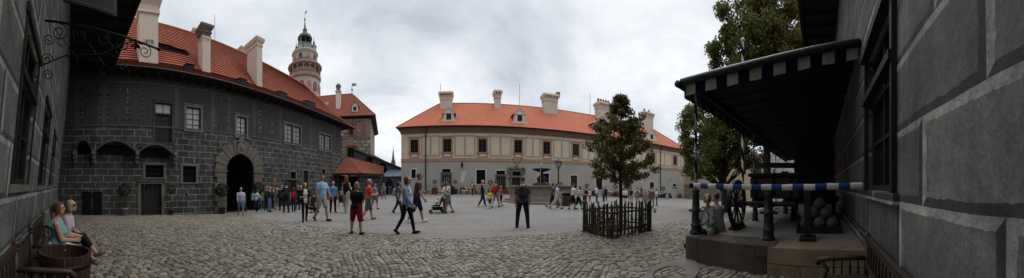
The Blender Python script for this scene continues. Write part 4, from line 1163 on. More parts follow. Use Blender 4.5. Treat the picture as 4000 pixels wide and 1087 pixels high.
# ---------------------------------------------------------------- well house with red hipped roof
FS = Frame(29.0, rad(-30.))
o_ = FS.p(1.5, -3, 0)
shed = thing('well_house', 'low open stone shed with a red hipped tile roof at the gatehouse corner', 'shed', (o_.x, o_.y, 0))
def SP(px, py, v): u, w = FS.uw(px, py, v); return (u, v, w)
A = SP(1304, 676, 0.3); B = SP(1413, 678, .6); C = SP(1498, 690, -3.2); AP = SP(1358, 616, -3.0); RR = SP(1500, 678, -4.5)
ez = (A[2] + B[2]) / 2
A = (A[0], A[1], ez); B = (B[0], B[1], ez); C = (C[0], C[1], ez)
D_ = (A[0] + .5, -5.5, ez)
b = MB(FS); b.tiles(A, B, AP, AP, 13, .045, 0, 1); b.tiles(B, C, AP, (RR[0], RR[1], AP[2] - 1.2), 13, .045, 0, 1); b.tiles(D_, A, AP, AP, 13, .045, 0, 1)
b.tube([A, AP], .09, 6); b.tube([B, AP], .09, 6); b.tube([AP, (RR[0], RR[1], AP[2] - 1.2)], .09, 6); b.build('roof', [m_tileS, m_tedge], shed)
b = MB(FS); b.poly([A, B, C, (RR[0], RR[1], ez), D_]); b.beam((A[0], A[1] - .1, ez - .12), (B[0] - .1, B[1] - .1, ez - .12), .2, .22); b.beam((B[0] - .1, B[1] - .1, ez - .12), (C[0], C[1], ez - .12), .2, .22); b.build('eave_beam', m_woodd, shed)
b = MB(FS)
def wl(p, q, z0, z1, th=.3): b.beam((p[0], p[1], (z0 + z1) / 2), (q[0], q[1], (z0 + z1) / 2), th, z1 - z0)
wl((B[0] - .5, -.3), (C[0] - .4, C[1] - .5), -1.5, ez - .24); wl((A[0] + .7, -1.2), (A[0] + .7, -5), -1.5, ez - .24); wl((A[0] + .5, -4.6), (C[0], -4.9), -1.5, ez - .24); wl((A[0] + .4, -.15), (B[0] - .6, -.1), -1.5, 1.0)
b.build('wall', m_burg, shed)
b = MB(FS)
for u in (A[0] + .5, (A[0] + B[0]) / 2, B[0] - .5): b.box(u - .13, u + .13, -.25, .05, 1.003, ez - .24)
b.build('post', m_woodd, shed)

# ---------------------------------------------------------------- covered passage going down beside the well house
FP = Frame(37.0, rad(-24.))
o_ = FP.p(-3, -2, 0)
pas = thing('covered_passage', 'dark arcaded castle passage with sloping roof behind the well house', 'passage', (o_.x, o_.y, 0))
m_slate = mat('grey_roof_sheet', (.06, .066, .072), .2, 2, .5, .3)
def PP(px, py, v=0.): return FP.uw(px, py, v)
TL, TR = PP(1406, 592), PP(1592, 668)
def top(u): return TL[1] + (TR[1] - TL[1]) * (u - TL[0]) / (TR[0] - TL[0])
ar = [(1424, 1456, 616, 652), (1471, 1512, 637, 676), (1504, 1536, 700, 790), (1554, 1585, 680, 790)]
b = MB(FP)
def arch_wall(b, u0, u1, zbot, topf, arches, v):
    us = [u0]; n = 10
    brk = []
    for a0, a1, zs, zt, zb in arches: brk.append((a0, a1, zs, zt, zb))
    brk.sort(); cur = u0
    for a0, a1, zs, zt, zb in brk:
        b.poly([(cur, v, zbot), (a0, v, zbot), (a0, v, topf(a0)), (cur, v, topf(cur))])
        r = (a1 - a0) / 2; c = (a0 + a1) / 2
        for j in range(n):
            x0, x1 = a0 + (a1 - a0) * j / n, a0 + (a1 - a0) * (j + 1) / n
            y0 = zs + (zt - zs) * math.sqrt(max(0, 1 - ((x0 - c) / r) ** 2)); y1 = zs + (zt - zs) * math.sqrt(max(0, 1 - ((x1 - c) / r) ** 2))
            b.poly([(x0, v, y0), (x1, v, y1), (x1, v, topf(x1)), (x0, v, topf(x0))])
            b.poly([(x0, v, y0), (x0, v - .5, y0), (x1, v - .5, y1), (x1, v, y1)])
            if zb > zbot: b.poly([(x0, v, zbot), (x1, v, zbot), (x1, v, zb), (x0, v, zb)])
        cur = a1
    b.poly([(cur, v, zbot), (u1, v, zbot), (u1, v, topf(u1)), (cur, v, topf(cur))])
al = []
for x0, x1, y0, y1 in ((1424, 1458, 614, 655), (1470, 1512, 637, 678)):
    u0, u1 = FP.u(x0), FP.u(x1); zt, zb = PP((x0 + x1) / 2, y0)[1], PP((x0 + x1) / 2, y1)[1]; al.append((u0, u1, zb + (zt - zb) * .35, zt, zb))
m_pdark = plaster('dark_rough_plaster', (.07, .07, .072), .25, (.035, .035, .036), .5)
arch_wall(b, TL[0] - 1, TR[0], -2, top, al, 0.)
b.poly([(TR[0], 0, -2), (TR[0], -4, -2), (TR[0], -4, TR[1]), (TR[0], 0, TR[1])])
b.build('wall', m_pdark, pas)
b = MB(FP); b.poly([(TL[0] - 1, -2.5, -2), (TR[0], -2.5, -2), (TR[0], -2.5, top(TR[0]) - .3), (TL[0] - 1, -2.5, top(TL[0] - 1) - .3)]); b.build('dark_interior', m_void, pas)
b = MB(FP); b.rings([[(TL[0] - 1, .25, top(TL[0] - 1) - .1), (TL[0] - 1, .25, top(TL[0] - 1) + .1), (TL[0] - 1, -3.2, top(TL[0] - 1) + .12), (TL[0] - 1, -3.2, top(TL[0] - 1) - .1)],
   [(TR[0] + .3, .25, TR[1] - .2), (TR[0] + .3, .25, TR[1] + .0), (TR[0] + .3, -3.2, TR[1] + .02), (TR[0] + .3, -3.2, TR[1] - .2)]]); b.build('roof', m_slate, pas)
b = MB(FP); p = [PP(1447, 592, -4.2), PP(1545, 655, -4.2)]
b.tiles((p[0][0] - 2, -2.2, p[0][1] - .6), (p[1][0], -2.2, p[1][1] - .5), (p[0][0] - 2, -5, p[0][1] + .9), (p[1][0], -5, p[1][1] + .2), 10, .03); b.build('tiled_roof', m_tileS, pas)
# porch with the blue grey sheet roof
pz = PP(1530, 689, 2.2)[1]; pt = PP(1540, 662, 0.)[1]; u0, u1 = FP.u(1490, 2.2), FP.u(1572, 2.2)
b = MB(FP); b.rings([[(u0, 2.2, pz - .06), (u0, 2.2, pz), (u0 + .9, .05, pt), (u0 + .9, .05, pt - .06)], [(u1, 2.2, pz - .06), (u1, 2.2, pz), (u1 + .1, .05, pt), (u1 + .1, .05, pt - .06)]])
for i in range(1, 9): f = i / 9; b.beam((u0 + (u1 - u0) * f, 2.2, pz + .02), (u0 + .9 + (u1 - u0 - .8) * f, .05, pt + .02), .03, .05)
b.build('porch_roof', mat('blue_grey_sheet', (.12, .155, .19), .15, 2, .45, .3), pas)
b = MB(FP); tp = lambda u: pz - .07
c1, c2 = FP.u(1501, 2.), FP.u(1537, 2.)
arch_wall(b, u0 + .15, u1 - .1, -2, tp, [(c1, c2, pz - 1.6, pz - .35, -2)], 2.0)
b.poly([(u1 - .1, 2, -2), (u1 - .1, 0, -2), (u1 - .1, 0, pz), (u1 - .1, 2, pz)]); b.poly([(u0 + .15, 2, -2), (u0 + .15, 0, -2), (u0 + .15, 0, pz), (u0 + .15, 2, pz)])
b.build('porch_wall', m_pdark, pas)
b = MB(FP); c1, c2 = FP.u(1548, .6), FP.u(1562, .6)
b.prism([(TR[0] - 2.2, -1.5), (TR[0] - .7, -1.5), (TR[0] - .7, 2.2), (TR[0] - 1., 2.9), (TR[0] - 1.45, 3.1), (TR[0] - 1.9, 2.9), (TR[0] - 2.2, 2.2)], -.3, .02); b.build('arch_opening', m_void, pas)
# ---------------------------------------------------------------- church spire in the town below
sx_, sy_ = pol(bearing(1536), 160.); S = 160 / F
sp = thing('church_spire', 'slim dark slate church spire far off above the passage roof', 'spire', (sx_, sy_, 0))
def szz(y): return EYE + (HY - y) * S
b = MB(); b.lathe((sx_, sy_, 0), [(9.5 * S, szz(646)), (8.5 * S, szz(640)), (5 * S, szz(622)), (3 * S, szz(600)), (.9 * S, szz(583)), (.5 * S, szz(571))], 8); b.build('spire_roof', m_slate, sp)
b = MB(); b.lathe((sx_, sy_, 0), [(8.5 * S, szz(760)), (8.5 * S, szz(645))], 8); b.build('belfry', m_chimd, sp)
for k in range(4):
    a = PI / 4 + k * PI / 2; b = MB(); b.lathe((sx_ + 7.5 * S * math.cos(a), sy_ + 7.5 * S * math.sin(a), 0), [(2 * S, szz(646)), (1.6 * S, szz(635)), (.2 * S, szz(621))], 6); b.build('pinnacle', m_slate, sp)
# ---------------------------------------------------------------- people
SKIN = {'light': (.47, .29, .21), 'tan': (.36, .205, .14), 'red': (.44, .25, .18), 'dark': (.12, .07, .05)}
HAIRC = {'blond': (.37, .275, .16), 'auburn': (.14, .055, .026), 'brown': (.055, .032, .02), 'black': (.012, .01, .009), 'grey': (.30, .29, .28), 'white': (.6, .58, .54), 'dblond': (.24, .165, .085)}
JOBS = []
def c_mat(c):
    return cloth('cloth_%d_%d_%d' % tuple(int(x * 255) for x in c), c)
def s_mat(k):
    return mat('skin_' + k, SKIN[k], .08, 12., .55, 0, .1, .3, 90., .003)
def h_mat(k):
    return mat('hair_' + k, HAIRC[k], .35, 25., .5, 0, .5, .35, 160., .006)

def job(mb, name, m, parent, vox, keep=None):
    JOBS.append((mb, name, m, parent, vox, keep)); 

def run_jobs():
    tmp = []
    for mb, name, m, parent, vox, keep in JOBS:
        me = bpy.data.meshes.new(name); me.from_pydata(mb.V, [], mb.Fc); me.update()
        o = bpy.data.objects.new('t', me); COL.objects.link(o)
        md = o.modifiers.new('r', 'REMESH'); md.mode = 'VOXEL'; md.voxel_size = vox; md.use_smooth_shade = True
        sm = o.modifiers.new('s', 'SMOOTH'); sm.factor = .5; sm.iterations = 2
        tmp.append(o)
    dg = bpy.context.evaluated_depsgraph_get(); dg.update()
    for o, (mb, name, m, parent, vox, keep) in zip(tmp, JOBS):
        me = bpy.data.meshes.new_from_object(o.evaluated_get(dg)); me.name = name
        me.materials.clear(); me.materials.append(m)
        if keep is not None:
            n = len(me.vertices); co = np.empty(n * 3, np.float32); me.vertices.foreach_get('co', co); co = co.reshape(-1, 3)
            bm = bmesh.new(); bm.from_mesh(me); bm.verts.ensure_lookup_table()
            kill = [bm.verts[i] for i in range(n) if not keep(co[i])]
            bmesh.ops.delete(bm, geom=kill, context='VERTS'); bm.to_mesh(me); bm.free()
        me.polygons.foreach_set('use_smooth', np.ones(len(me.polygons), dtype=bool))
        link_mesh(name, me, parent)
    for o in tmp:
        d = o.data; bpy.data.objects.remove(o); bpy.data.meshes.remove(d)
    JOBS.clear()
import bmesh

def rcone(b, p, q, r1, r2, n=10, bulge=0.):
    p, q = Vector(p), Vector(q); d = (q - p).normalized()
    m_ = p.lerp(q, .4)
    b.tube([p - d * r1 * .95, p - d * r1 * .6, p, m_, q, q + d * r2 * .6, q + d * r2 * .95], [r1 * .3, r1 * .8, r1, r1 + (r2 - r1) * .4 + bulge, r2, r2 * .8, r2 * .3], n)

def rot_dir(flex, abd):
    f, a = rad(flex), rad(abd)
    return Vector((math.sin(a), math.sin(f) * math.cos(a), -math.cos(f) * math.cos(a)))

ARMS = {  # shoulder flex, abduction, elbow flex, inward
    'down': (2, 9, 12, 0), 'fwd': (22, 8, 18, 0), 'back': (-22, 9, 10, 0), 'bent': (15, 10, 85, 25), 'cross': (30, 6, 105, 55), 'phone': (35, 8, 115, 20),
    'raise': (75, 15, 60, 10), 'reach': (62, 6, 25, 5), 'hip': (-20, 28, 70, 40), 'out': (40, 35, 40, 0), 'lap': (28, 6, 62, 30), 'hold': (10, 14, 95, 45), 'knee': (40, 4, 30, 22), 'strap': (25, 14, 140, 10), 'up': (165, 8, 10, 0), 'push': (35, 8, 55, 5)}
LEGS = {  # (hip flex, knee flex, abd) left and right
    'stand': ((2, 4, 4), (-2, 3, 4)), 'wide': ((1, 3, 9), (-1, 3, 9)), 'walk': ((17, 6, 1), (-12, 18, 1)), 'walk2': ((-12, 18, 1), (17, 6, 1)), 'stride': ((24, 9, 1), (-19, 30, 1)), 'step': ((14, 8, 2), (-10, 14, 2)), 'step2': ((-10, 14, 2), (14, 8, 2)),
    'sit': ((86, 84, 6), (86, 84, 6)), 'sitx': ((88, 80, 4), (100, 62, -10)), 'sitl': ((78, 60, 5), (84, 75, 5)), 'edge': ((80, 60, 10), (80, 62, 12))}

def person(label, x, y, z, bear, H, sex='m', hair='short', hc='brown', skin='light', top=('tee', (.2, .2, .2)), bot=('trousers', (.03, .03, .04)), shoes=(.02, .02, .02),
           legs='stand', arms=('down', 'down'), lean=2, head=(0, 0), fat=1., det=1, group=None, seat=None, jacket=None, hat=None, extras=()):
    s = H / 1.75
    T = thing('person', label, 'person', (x, y, z), -bear, group)
    vox = (.0085, .013, .019)[2 - det]; vs = vox * 1.05
    f_ = sex == 'f'
    wid = 1. if not f_ else .93
    la = rad(lean)
    hipH = .93
    LA, LB, FOOT = .43, .41, .075
    lg = LEGS[legs]
    # legs
    legj = []
    for sgn, (hf, kf, ab) in zip((-1, 1), lg):
        d1 = rot_dir(hf, 0); d2 = rot_dir(hf - kf, 0)
        d1 = Vector((sgn * math.sin(rad(ab)), d1.y, d1.z)).normalized(); d2 = Vector((sgn * math.sin(rad(ab)) * .5, d2.y, d2.z)).normalized()
        hp = Vector((sgn * .088, 0, -.02)); k = hp + d1 * LA; a = k + d2 * LB
        pitch = (hf - kf) if seat is None else max(min(hf - kf, 25), -25)
        pitch = min(max(pitch, -38), 22)
        fd = Vector((sgn * .18, math.cos(rad(pitch)), math.sin(rad(pitch)))).normalized()
        legj.append((hp, k, a, fd))
    low = min(min(a.z - FOOT, (a + fd * .16).z - .03) for hp, k, a, fd in legj)
    if seat is None: hz = -low
    else: hz = seat / s + .085
    P0 = Vector((0, 0, hz))
    Tu = Vector((0, math.sin(la), math.cos(la))); Tf = Vector((0, math.cos(la), -math.sin(la))); X = Vector((1, 0, 0))
    def TP(px, py, t): return (P0 + X * px + Tf * py + Tu * t)
    prof = [(-.10, .135, .10), (.0, .168, .115), (.10, .155, .112), (.2, .150, .108), (.32, .168, .115), (.41, .176, .11), (.455, .145, .092), (.49, .105, .075), (.52, .07, .062)] if not f_ else \
           [(-.1, .14, .105), (0, .172, .12), (.09, .152, .105), (.18, .132, .097), (.29, .148, .115), (.36, .152, .118), (.42, .155, .10), (.455, .125, .085), (.49, .09, .068), (.52, .058, .055)]
    def loft(b, infl=0., t0=-1, t1=1, wide=0.):
        R_ = []
        for t, w_, d_ in prof:
            if t < t0 or t > t1: continue
            fk = fat if t < .4 else 1 + (fat - 1) * .5
            ww, dd = w_ * wid * fk + infl, d_ * fk + infl
            if wide and t < .1: ww += wide; dd += wide
            yo = .015 * (fat - 1) * 10 * (1 if .0 < t < .35 else 0)
            R_.append([TP(ww * math.cos(2 * PI * i / 16) * (1 if True else 1), dd * math.sin(2 * PI * i / 16) + yo, t) for i in range(16)])
        b.rings(R_)
    sw = (.185 if not f_ else .158) * (1 + (fat - 1) * .5)
    armj = []
    for sgn, an in zip((-1, 1), arms):
        a4 = ARMS[an] if isinstance(an, str) else an
        sf, ab, ef, inw = a4
        d1 = rot_dir(sf, ab); d2 = rot_dir(sf + ef, ab * .4 - inw)
        if an == 'hip': d2 = Vector((-.75, .35, -.55)).normalized()
        def wv(d): return (X * (sgn * d.x) + Tf * d.y + Tu * d.z).normalized() if abs(lean) < 25 else Vector((sgn * d.x, d.y, d.z)).normalized()
        d1, d2 = wv(d1), wv(d2)
        sh = TP(sgn * sw * .97, -.005, .425); el = sh + d1 * .285; wr = el + d2 * .245
        armj.append((sgn, sh, el, wr, d1, d2))
    nb = TP(0, .0, .525); hyaw, hpit = rad(head[0]), rad(head[1])
    hc_ = nb + (Tu * .3 + Vector((0, .25 * math.sin(la) + .08, .7))).normalized() * .158
    Rh = Matrix.Rotation(-hyaw, 3, 'Z') @ Matrix.Rotation(hpit, 3, 'X')
    def HP(a, b_, c): return hc_ + Rh @ Vector((a, b_, c))
    def S(b):
        b.V = [tuple(Vector(v) * s) for v in b.V]; return b
    # ----- body: one continuous skin
    b = MB(); loft(b)
    for hp, k, a, fd in legj:
        hp, k, a = P0 + hp, P0 + k, P0 + a
        th = .088 * (fat if fat > 1 else 1) * (1.03 if f_ else 1)
        rcone(b, hp + Vector((0, 0, -.02)), k, th, .056 * (1 + (fat - 1) * .6)); rcone(b, k, a, .054 * (1 + (fat - 1) * .6), .037, bulge=.008)
        up = fd.cross(X).normalized(); up = up if up.z > 0 else -up
        heel = a - up * .045 - fd * .03
        rcone(b, heel, a - up * .045 + fd * .13, .036, .028); b.ball(a, .040)
        for i in range(5): rcone(b, a - up * .05 + fd * .12 + X * ((i - 2) * .015), a - up * .055 + fd * (.165 - .006 * abs(i - 1)) + X * ((i - 2) * .016), .011, .008, 6)
    fr_ = .0085 if det == 2 else .012
    for sgn, sh, el, wr, d1, d2 in armj:
        ar = (1 + (fat - 1) * .8)
        rcone(b, sh, el, .049 * ar * wid, .040 * ar * wid); rcone(b, el, wr, .040 * ar * wid, .027, bulge=.002)
        n = (X * -sgn); n = (n - d2 * n.dot(d2)); n = n.normalized() if n.length > .2 else (Tf - d2 * Tf.dot(d2)).normalized()
        sd_ = d2.cross(n) * sgn
        if sd_.y < 0 and abs(d2.z) > .7: sd_ = -sd_
        pc = wr + d2 * .05
        for q in (-.027, -.009, .009, .027): rcone(b, wr + d2 * .01 + sd_ * q * .6, wr + d2 * .085 + sd_ * q, .017, .013, 6)
        for i, (q, L_) in enumerate(((-.03, .055), (-.010, .072), (.010, .078), (.030, .068))):
            k0 = wr + d2 * .088 + sd_ * q; k1 = k0 + (d2 * .92 + n * .35).normalized() * L_ * .55; k2 = k1 + (d2 * .6 + n * .75).normalized() * L_ * .45
            rcone(b, k0, k1, fr_, fr_ * .95, 6); rcone(b, k1, k2, fr_ * .95, fr_ * .8, 6)
        t0 = wr + d2 * .03 + sd_ * .03; t1 = t0 + (d2 * .6 + sd_ * .55 + n * .3).normalized() * .04; t2 = t1 + (d2 * .9 + n * .3).normalized() * .03
        rcone(b, t0, t1, .013, fr_ * 1.15, 6); rcone(b, t1, t2, fr_ * 1.15, fr_ * .9, 6)
    rcone(b, TP(0, -.01, .47), hc_ + Vector((0, -.01, -.05)), .056 if not f_ else .048, .05 if not f_ else .044)
    def ball_h(c, r3):
        k = 10; R_ = []
        for i in range(k + 1):
            ph_ = PI * i / k
            R_.append([HP(c[0] + r3[0] * max(math.sin(ph_), .02) * math.cos(2 * PI * j / 14), c[1] + r3[1] * max(math.sin(ph_), .02) * math.sin(2 * PI * j / 14), c[2] - r3[2] * math.cos(ph_)) for j in range(14)])
        return R_
    b.rings(ball_h((0, -.005, .02), (.074, .094, .095))); b.rings(ball_h((0, .022, -.045), (.056, .068, .072)))
    rcone(b, HP(0, .085, .02), HP(0, .108, -.022), .010, .014, 6)
    for sg_ in (-1, 1): b.rings(ball_h((sg_ * .074, -.002, -.005), (.012, .022, .032)))
    if det == 2:
        b.rings(ball_h((0, .082, -.058), (.026, .016, .010))); b.rings(ball_h((0, .076, -.088), (.022, .022, .02)))
        for sg_ in (-1, 1): rcone(b, HP(sg_ * .014, .09, .038), HP(sg_ * .048, .078, .036), .008, .006, 6)
    job(S(b), 'body', s_mat(skin), T, vs)
    if det >= 1:
        em = mat('eye_dark', (.015, .012, .01), .1, 5, .2, bump=0); lm = mat('lip', (.32, .13, .11), .1, 5, .5, bump=0)
        for sg_ in (-1, 1):
            b = MB(); b.rings(ball_h((sg_ * .031, .081, .015), (.013, .010, .007))); S(b).build('eye', em, T, True, local=True)
        b = MB(); b.rings(ball_h((0, .093, -.058), (.024, .008, .006))); S(b).build('mouth', lm, T, True, local=True)
    # ----- hair or hat
    if hair not in ('bald', 'none'):
        b = MB()
        if hair == 'shaved':
            b.rings(ball_h((0, -.014, .030), (.0765, .092, .090)))
        else:
            b.rings(ball_h((0, -.022, .030), (.083, .098, .096)))
            if hair == 'short': b.rings(ball_h((0, .02, .085), (.06, .06, .04)))
            if hair in ('long', 'pony', 'bob', 'bun'):
                for sg_ in (-1, 1): b.rings(ball_h((sg_ * .066, -.012, -.01), (.024, .058, .085)))
                b.rings(ball_h((0, -.06, -.01), (.072, .055, .09)))
            if hair == 'bob':
                for sg_ in (-1, 1): b.rings(ball_h((sg_ * .066, -.01, -.06), (.03, .055, .075)))
                b.rings(ball_h((0, -.06, -.06), (.078, .05, .08)))
            if hair == 'long':
                for i in range(5):
                    b.rings(ball_h((0, -.075 - .008 * i, -.05 - i * .06), (.082 - .006 * i, .035, .075)))
                for sg_ in (-1, 1):
                    for i in range(4): b.rings(ball_h((sg_ * (.074 + .006 * i), -.03, -.05 - i * .06), (.026, .04, .06)))
            if hair == 'pony':
                rcone(b, HP(0, -.105, .05), HP(0, -.15, 0), .028, .034); rcone(b, HP(0, -.15, 0), HP(0, -.14, -.2), .034, .014)
            if hair == 'bun': b.rings(ball_h((0, -.10, .08), (.045, .045, .045)))
        job(S(b), 'hair', h_mat(hc), T, vs)
    if hat:
        b = MB(); kind, col_ = hat
        if kind == 'cap':
            b.rings(ball_h((0, -.008, .055), (.088, .104, .078))); b.rings(ball_h((0, .10, .045), (.062, .075, .010)))
        else:
            b.rings(ball_h((0, -.008, .06), (.088, .104, .078))); b.rings(ball_h((0, -.005, .038), (.15, .16, .012)))
        job(S(b), 'hat', c_mat(col_), T, vs)
    # ----- clothes
    def sleeves(b, frac, infl):
        for sgn, sh, el, wr, d1, d2 in armj:
            rr = (.05 * (1 + (fat - 1) * .8)) * wid + infl
            if frac <= 1: rcone(b, sh - Tu * .005, sh.lerp(el, frac), rr, rr * .98)
            else:
                rcone(b, sh - Tu * .005, el, rr, .042 * wid + infl); rcone(b, el, el.lerp(wr, frac - 1), .042 * wid + infl, .031 + infl)
    kind, tc = top
    if kind:
        b = MB(); infl = .014
        loft(b, infl, -.2 if kind not in ('crop',) else .1, .49)
        if kind in ('tee', 'shirt', 'loose'): sleeves(b, .62 if kind != 'loose' else .9, .015)
        if kind in ('long', 'coat'): sleeves(b, 1.92, .014)
        if kind == 'half': sleeves(b, 1.3, .014)
        if kind in ('tank',):
            for sgn, sh, *_ in armj: rcone(b, sh - Tu * .01 - X * sgn * .03, sh - Tu * .05 - X * sgn * .03, .052, .05)
        if kind in ('dress', 'coat', 'tunic'):
            L_ = {'dress': .55, 'coat': .5, 'tunic': .18}[kind]
            R_ = []
            for i in range(5):
                t = .05 - (L_ + .05) * i / 4; k = i / 4
                R_.append([TP((.175 * wid * fat + .02 + .07 * k) * math.cos(2 * PI * j / 16), (.12 * fat + .02 + .07 * k) * math.sin(2 * PI * j / 16) + (.0 if seat is None else 0), t) for j in range(16)])
            b.rings(R_)
        if f_ and kind != 'coat':
            for sg_ in (-1, 1): b.ball(TP(sg_ * .065, .085 + (fat - 1) * .1, .31), .062 * (1 + (fat - 1) * .4))
        job(S(b), {'tee': 'shirt', 'shirt': 'shirt', 'loose': 'shirt', 'tank': 'sleeveless_top', 'long': 'shirt', 'half': 'shirt', 'dress': 'dress', 'coat': 'coat', 'tunic': 'tunic', 'crop': 'shirt'}[kind], c_mat(tc), T, vs)
        for pn, pc_, reg in extras:
            if pn.startswith('print'):
                b2 = MB(); loft(b2, infl + .006, -.2, .49)
                x0, x1, t0, t1, side = reg
                ok = lambda c, x0=x0, x1=x1, t0=t0, t1=t1, side=side: (x0 < c[0] / s < x1 and t0 < (Vector(c) / s - P0).dot(Tu) < t1 and (Vector(c) / s - P0).dot(Tf) * side > .02 and (math.sin(c[0] * 71) + math.sin(c[2] * 83 + c[0] * 40)) > -.9)
                job(S(b2), 'shirt_print', c_mat(pc_), T, vs, ok)
    if jacket:
        kind_, jc = jacket
        b = MB(); loft(b, .030, -.12 if kind_ != 'vest' else -.05, .5)
        if kind_ != 'vest': sleeves(b, 1.9 if kind_ != 'cardi' else .7, .022)
        P0s, Tus, Tfs = P0.copy(), Tu.copy(), Tf.copy()
        ok = lambda c: not ((Vector(c) / s - P0s).dot(Tfs) > .03 and abs(c[0] / s) < .075)
        job(S(b), 'jacket', c_mat(jc), T, vs, ok)
    kind, bc = bot
    if kind:
        b = MB(); loft(b, .012, -.2, .10)
        fk = fat
        if kind == 'skirt':
            R_ = []
            for i in range(5):
                t = .08 - .62 * i / 4; k = i / 4
                R_.append([TP((.165 * wid * fk + .015 + .10 * k) * math.cos(2 * PI * j / 16), (.115 * fk + .015 + .12 * k) * math.sin(2 * PI * j / 16), t) for j in range(16)])
            b.rings(R_)
        else:
            fr = {'shorts': .86, 'minis': .5, 'trousers': 1.96, 'leggings': 1.93, 'capri': 1.55, 'wide': 1.96, 'knee': 1.12}[kind]
            inf = {'leggings': .006, 'wide': .035, 'shorts': .022, 'minis': .014, 'knee': .026}.get(kind, .018)
            for hp, k, a, fd in legj:
                hp, k, a = P0 + hp, P0 + k, P0 + a; th = .088 * max(fat, 1) + inf; kn = .056 * (1 + (fat - 1) * .6) + inf
                if fr <= 1: rcone(b, hp, hp.lerp(k, fr), th, th + (kn - th) * fr * .7)
                else: rcone(b, hp, k, th, kn); rcone(b, k, k.lerp(a, fr - 1), kn, .040 + inf)
        job(S(b), {'skirt': 'skirt', 'shorts': 'shorts', 'minis': 'shorts', 'knee': 'shorts'}.get(kind, 'trousers'), c_mat(bc), T, vs)
    if shoes:
        for hp, k, a, fd in legj:
            a = P0 + a; b = MB()
            up = fd.cross(X).normalized(); up = up if up.z > 0 else -up
            rcone(b, a - up * .042 - fd * .035, a - up * .040 + fd * .12, .044, .040); rcone(b, a - up * .045 + fd * .08, a - up * .048 + fd * .165, .042, .030)
            rcone(b, a - up * .02, a - up * .005 , .045, .042)
            job(S(b), 'shoe', c_mat(shoes), T, vs)
    T['s'] = 0; del T['s']
    T_info = dict(T=T, s=s, TP=TP, HP=HP, P0=P0, Tu=Tu, Tf=Tf, arms=armj, legs=legj, loc=(x, y, z), rz=-bear, det=det)
    return T_info

def at_hand(I, side, extra=.09):
    sgn, sh, el, wr, d1, d2 = I['arms'][0 if side == 'l' else 1]
    p = (wr + d2 * extra) * I['s']
    return Matrix.Translation(Vector(I['loc'])) @ Matrix.Rotation(I['rz'], 4, 'Z') @ p
def backpack(I, label, col_, size=(.28, .17, .42), straps=True, t0=.02, group=None):
    s = I['s']; TP = I['TP']
    T = thing('backpack', label, 'backpack', I['loc'], I['rz'], group)
    w_, d_, h_ = size; b = MB(); y0 = -.13
    R_ = []
    for f, k in ((0, .75), (.06, .95), (.3, 1.03), (.6, 1.), (.85, .9), (.95, .72), (1., .45)):
        ring = []
        for i in range(16):
            a = 2 * PI * i / 16; ca, sa = math.cos(a), math.sin(a)
            sx = math.copysign(abs(ca) ** .6, ca); sy = math.copysign(abs(sa) ** .6, sa)
            ring.append(TP(sx * w_ / 2 * k, y0 - d_ / 2 + sy * d_ / 2 * k, t0 + h_ * f))
        R_.append(ring)
    b.rings(R_); b.V = [tuple(Vector(v) * s) for v in b.V]; job(b, 'bag', c_mat(col_), T, .014)
    b = MB(); R_ = []
    for f, k in ((0, .8), (.1, 1), (.9, 1), (1, .8)):
        R_.append([TP(math.copysign(abs(math.cos(2 * PI * i / 12)) ** .6, math.cos(2 * PI * i / 12)) * w_ * .36 * k, y0 - d_ - .0 + math.sin(2 * PI * i / 12) * .035 * k, t0 + h_ * (.08 + .42 * f)) for i in range(12)])
    b.rings(R_); b.V = [tuple(Vector(v) * s) for v in b.V]; b.build('pocket', c_mat(tuple(x * .8 for x in col_)), T, True, local=True)
    if straps:
        for sg_ in (-1, 1):
            b = MB(); x = sg_ * .115
            b.tube([Vector(p) * s for p in (TP(x * .6, y0, t0 + h_ * .92), TP(x, -.07, .505), TP(x * 1.02, .02, .515), TP(x * 1.05, .12, .40), TP(x * 1.15, .13, .25), TP(x * 1.45, .02, .12), TP(x * 1.1, y0 + .01, t0 + .08))], .019, 6)
            b.build('strap', c_mat(tuple(x_ * .7 for x_ in col_)), T, True, local=True)
    return T
def bag(name, label, I, side, col_, w_=.3, h_=.34, d_=.1, cat='bag'):
    p = at_hand(I, side, .07); T = thing(name, label, cat, p, I['rz'])
    b = MB(); k = [(-d_ / 2, -w_ / 2), (d_ / 2, -w_ / 2), (d_ / 2, w_ / 2), (-d_ / 2, w_ / 2)]
    b.bbox(-d_ / 2, d_ / 2, -w_ / 2, w_ / 2, -h_ - .14, -.14, .02); b.build('body', c_mat(col_), T, True, local=True)
    b = MB(); b.tube([(0, -w_ * .3, -.15), (0, -w_ * .2, -.02), (0, 0, .01), (0, w_ * .2, -.02), (0, w_ * .3, -.15)], .008, 6); b.build('handle', c_mat(tuple(x * .6 for x in col_)), T, True, local=True)
    return T
def small(name, label, cat, I, side, col_, dims=(.02, .09, .15), ex=.08, rough=.5):
    p = at_hand(I, side, ex); T = thing(name, label, cat, p, I['rz'])
    b = MB(); a, c, d = dims; b.bbox(-a / 2, a / 2, -c / 2, c / 2, -d / 2, d / 2, min(dims) * .3); b.build('body', mat('item_%s' % name + str(col_), col_, .05, 5, rough, bump=0), T, True, local=True)
    b = MB(); b.bbox(-a * .3, a * .3, -c * .52, c * .52, d * .1, d * .3, min(dims) * .2); b.build('clasp', mat('item_dark', (.02, .02, .02), .1, 5, .5, bump=0), T, True, local=True)
    return T

def stand(label, px, feet, hy, a, **kw):
    """stand someone on the square at a sighted spot; a = 0 faces the camera, 90 faces right, 180 looks away"""
    g_ = ground_at(px, feet); th = bearing(px); r = math.hypot(g_.x, g_.y)
    H = (feet - hy) / F * r
    lean = kw.get('lean', 2); leg = kw.get('legs', 'stand')
    H = H / max(.75, math.cos(rad(lean)) * .35 + .65) * (1.03 if leg in ('walk', 'walk2', 'stride') else 1.0)
    bear = th + PI - rad(a)
    det = kw.pop('det', 1 if r < 14 else 0)
    kw.pop('H', None)
    return person(label, g_.x, g_.y, g_.z + (.02 if r < 8 else .016), bear, H, det=det, **kw)

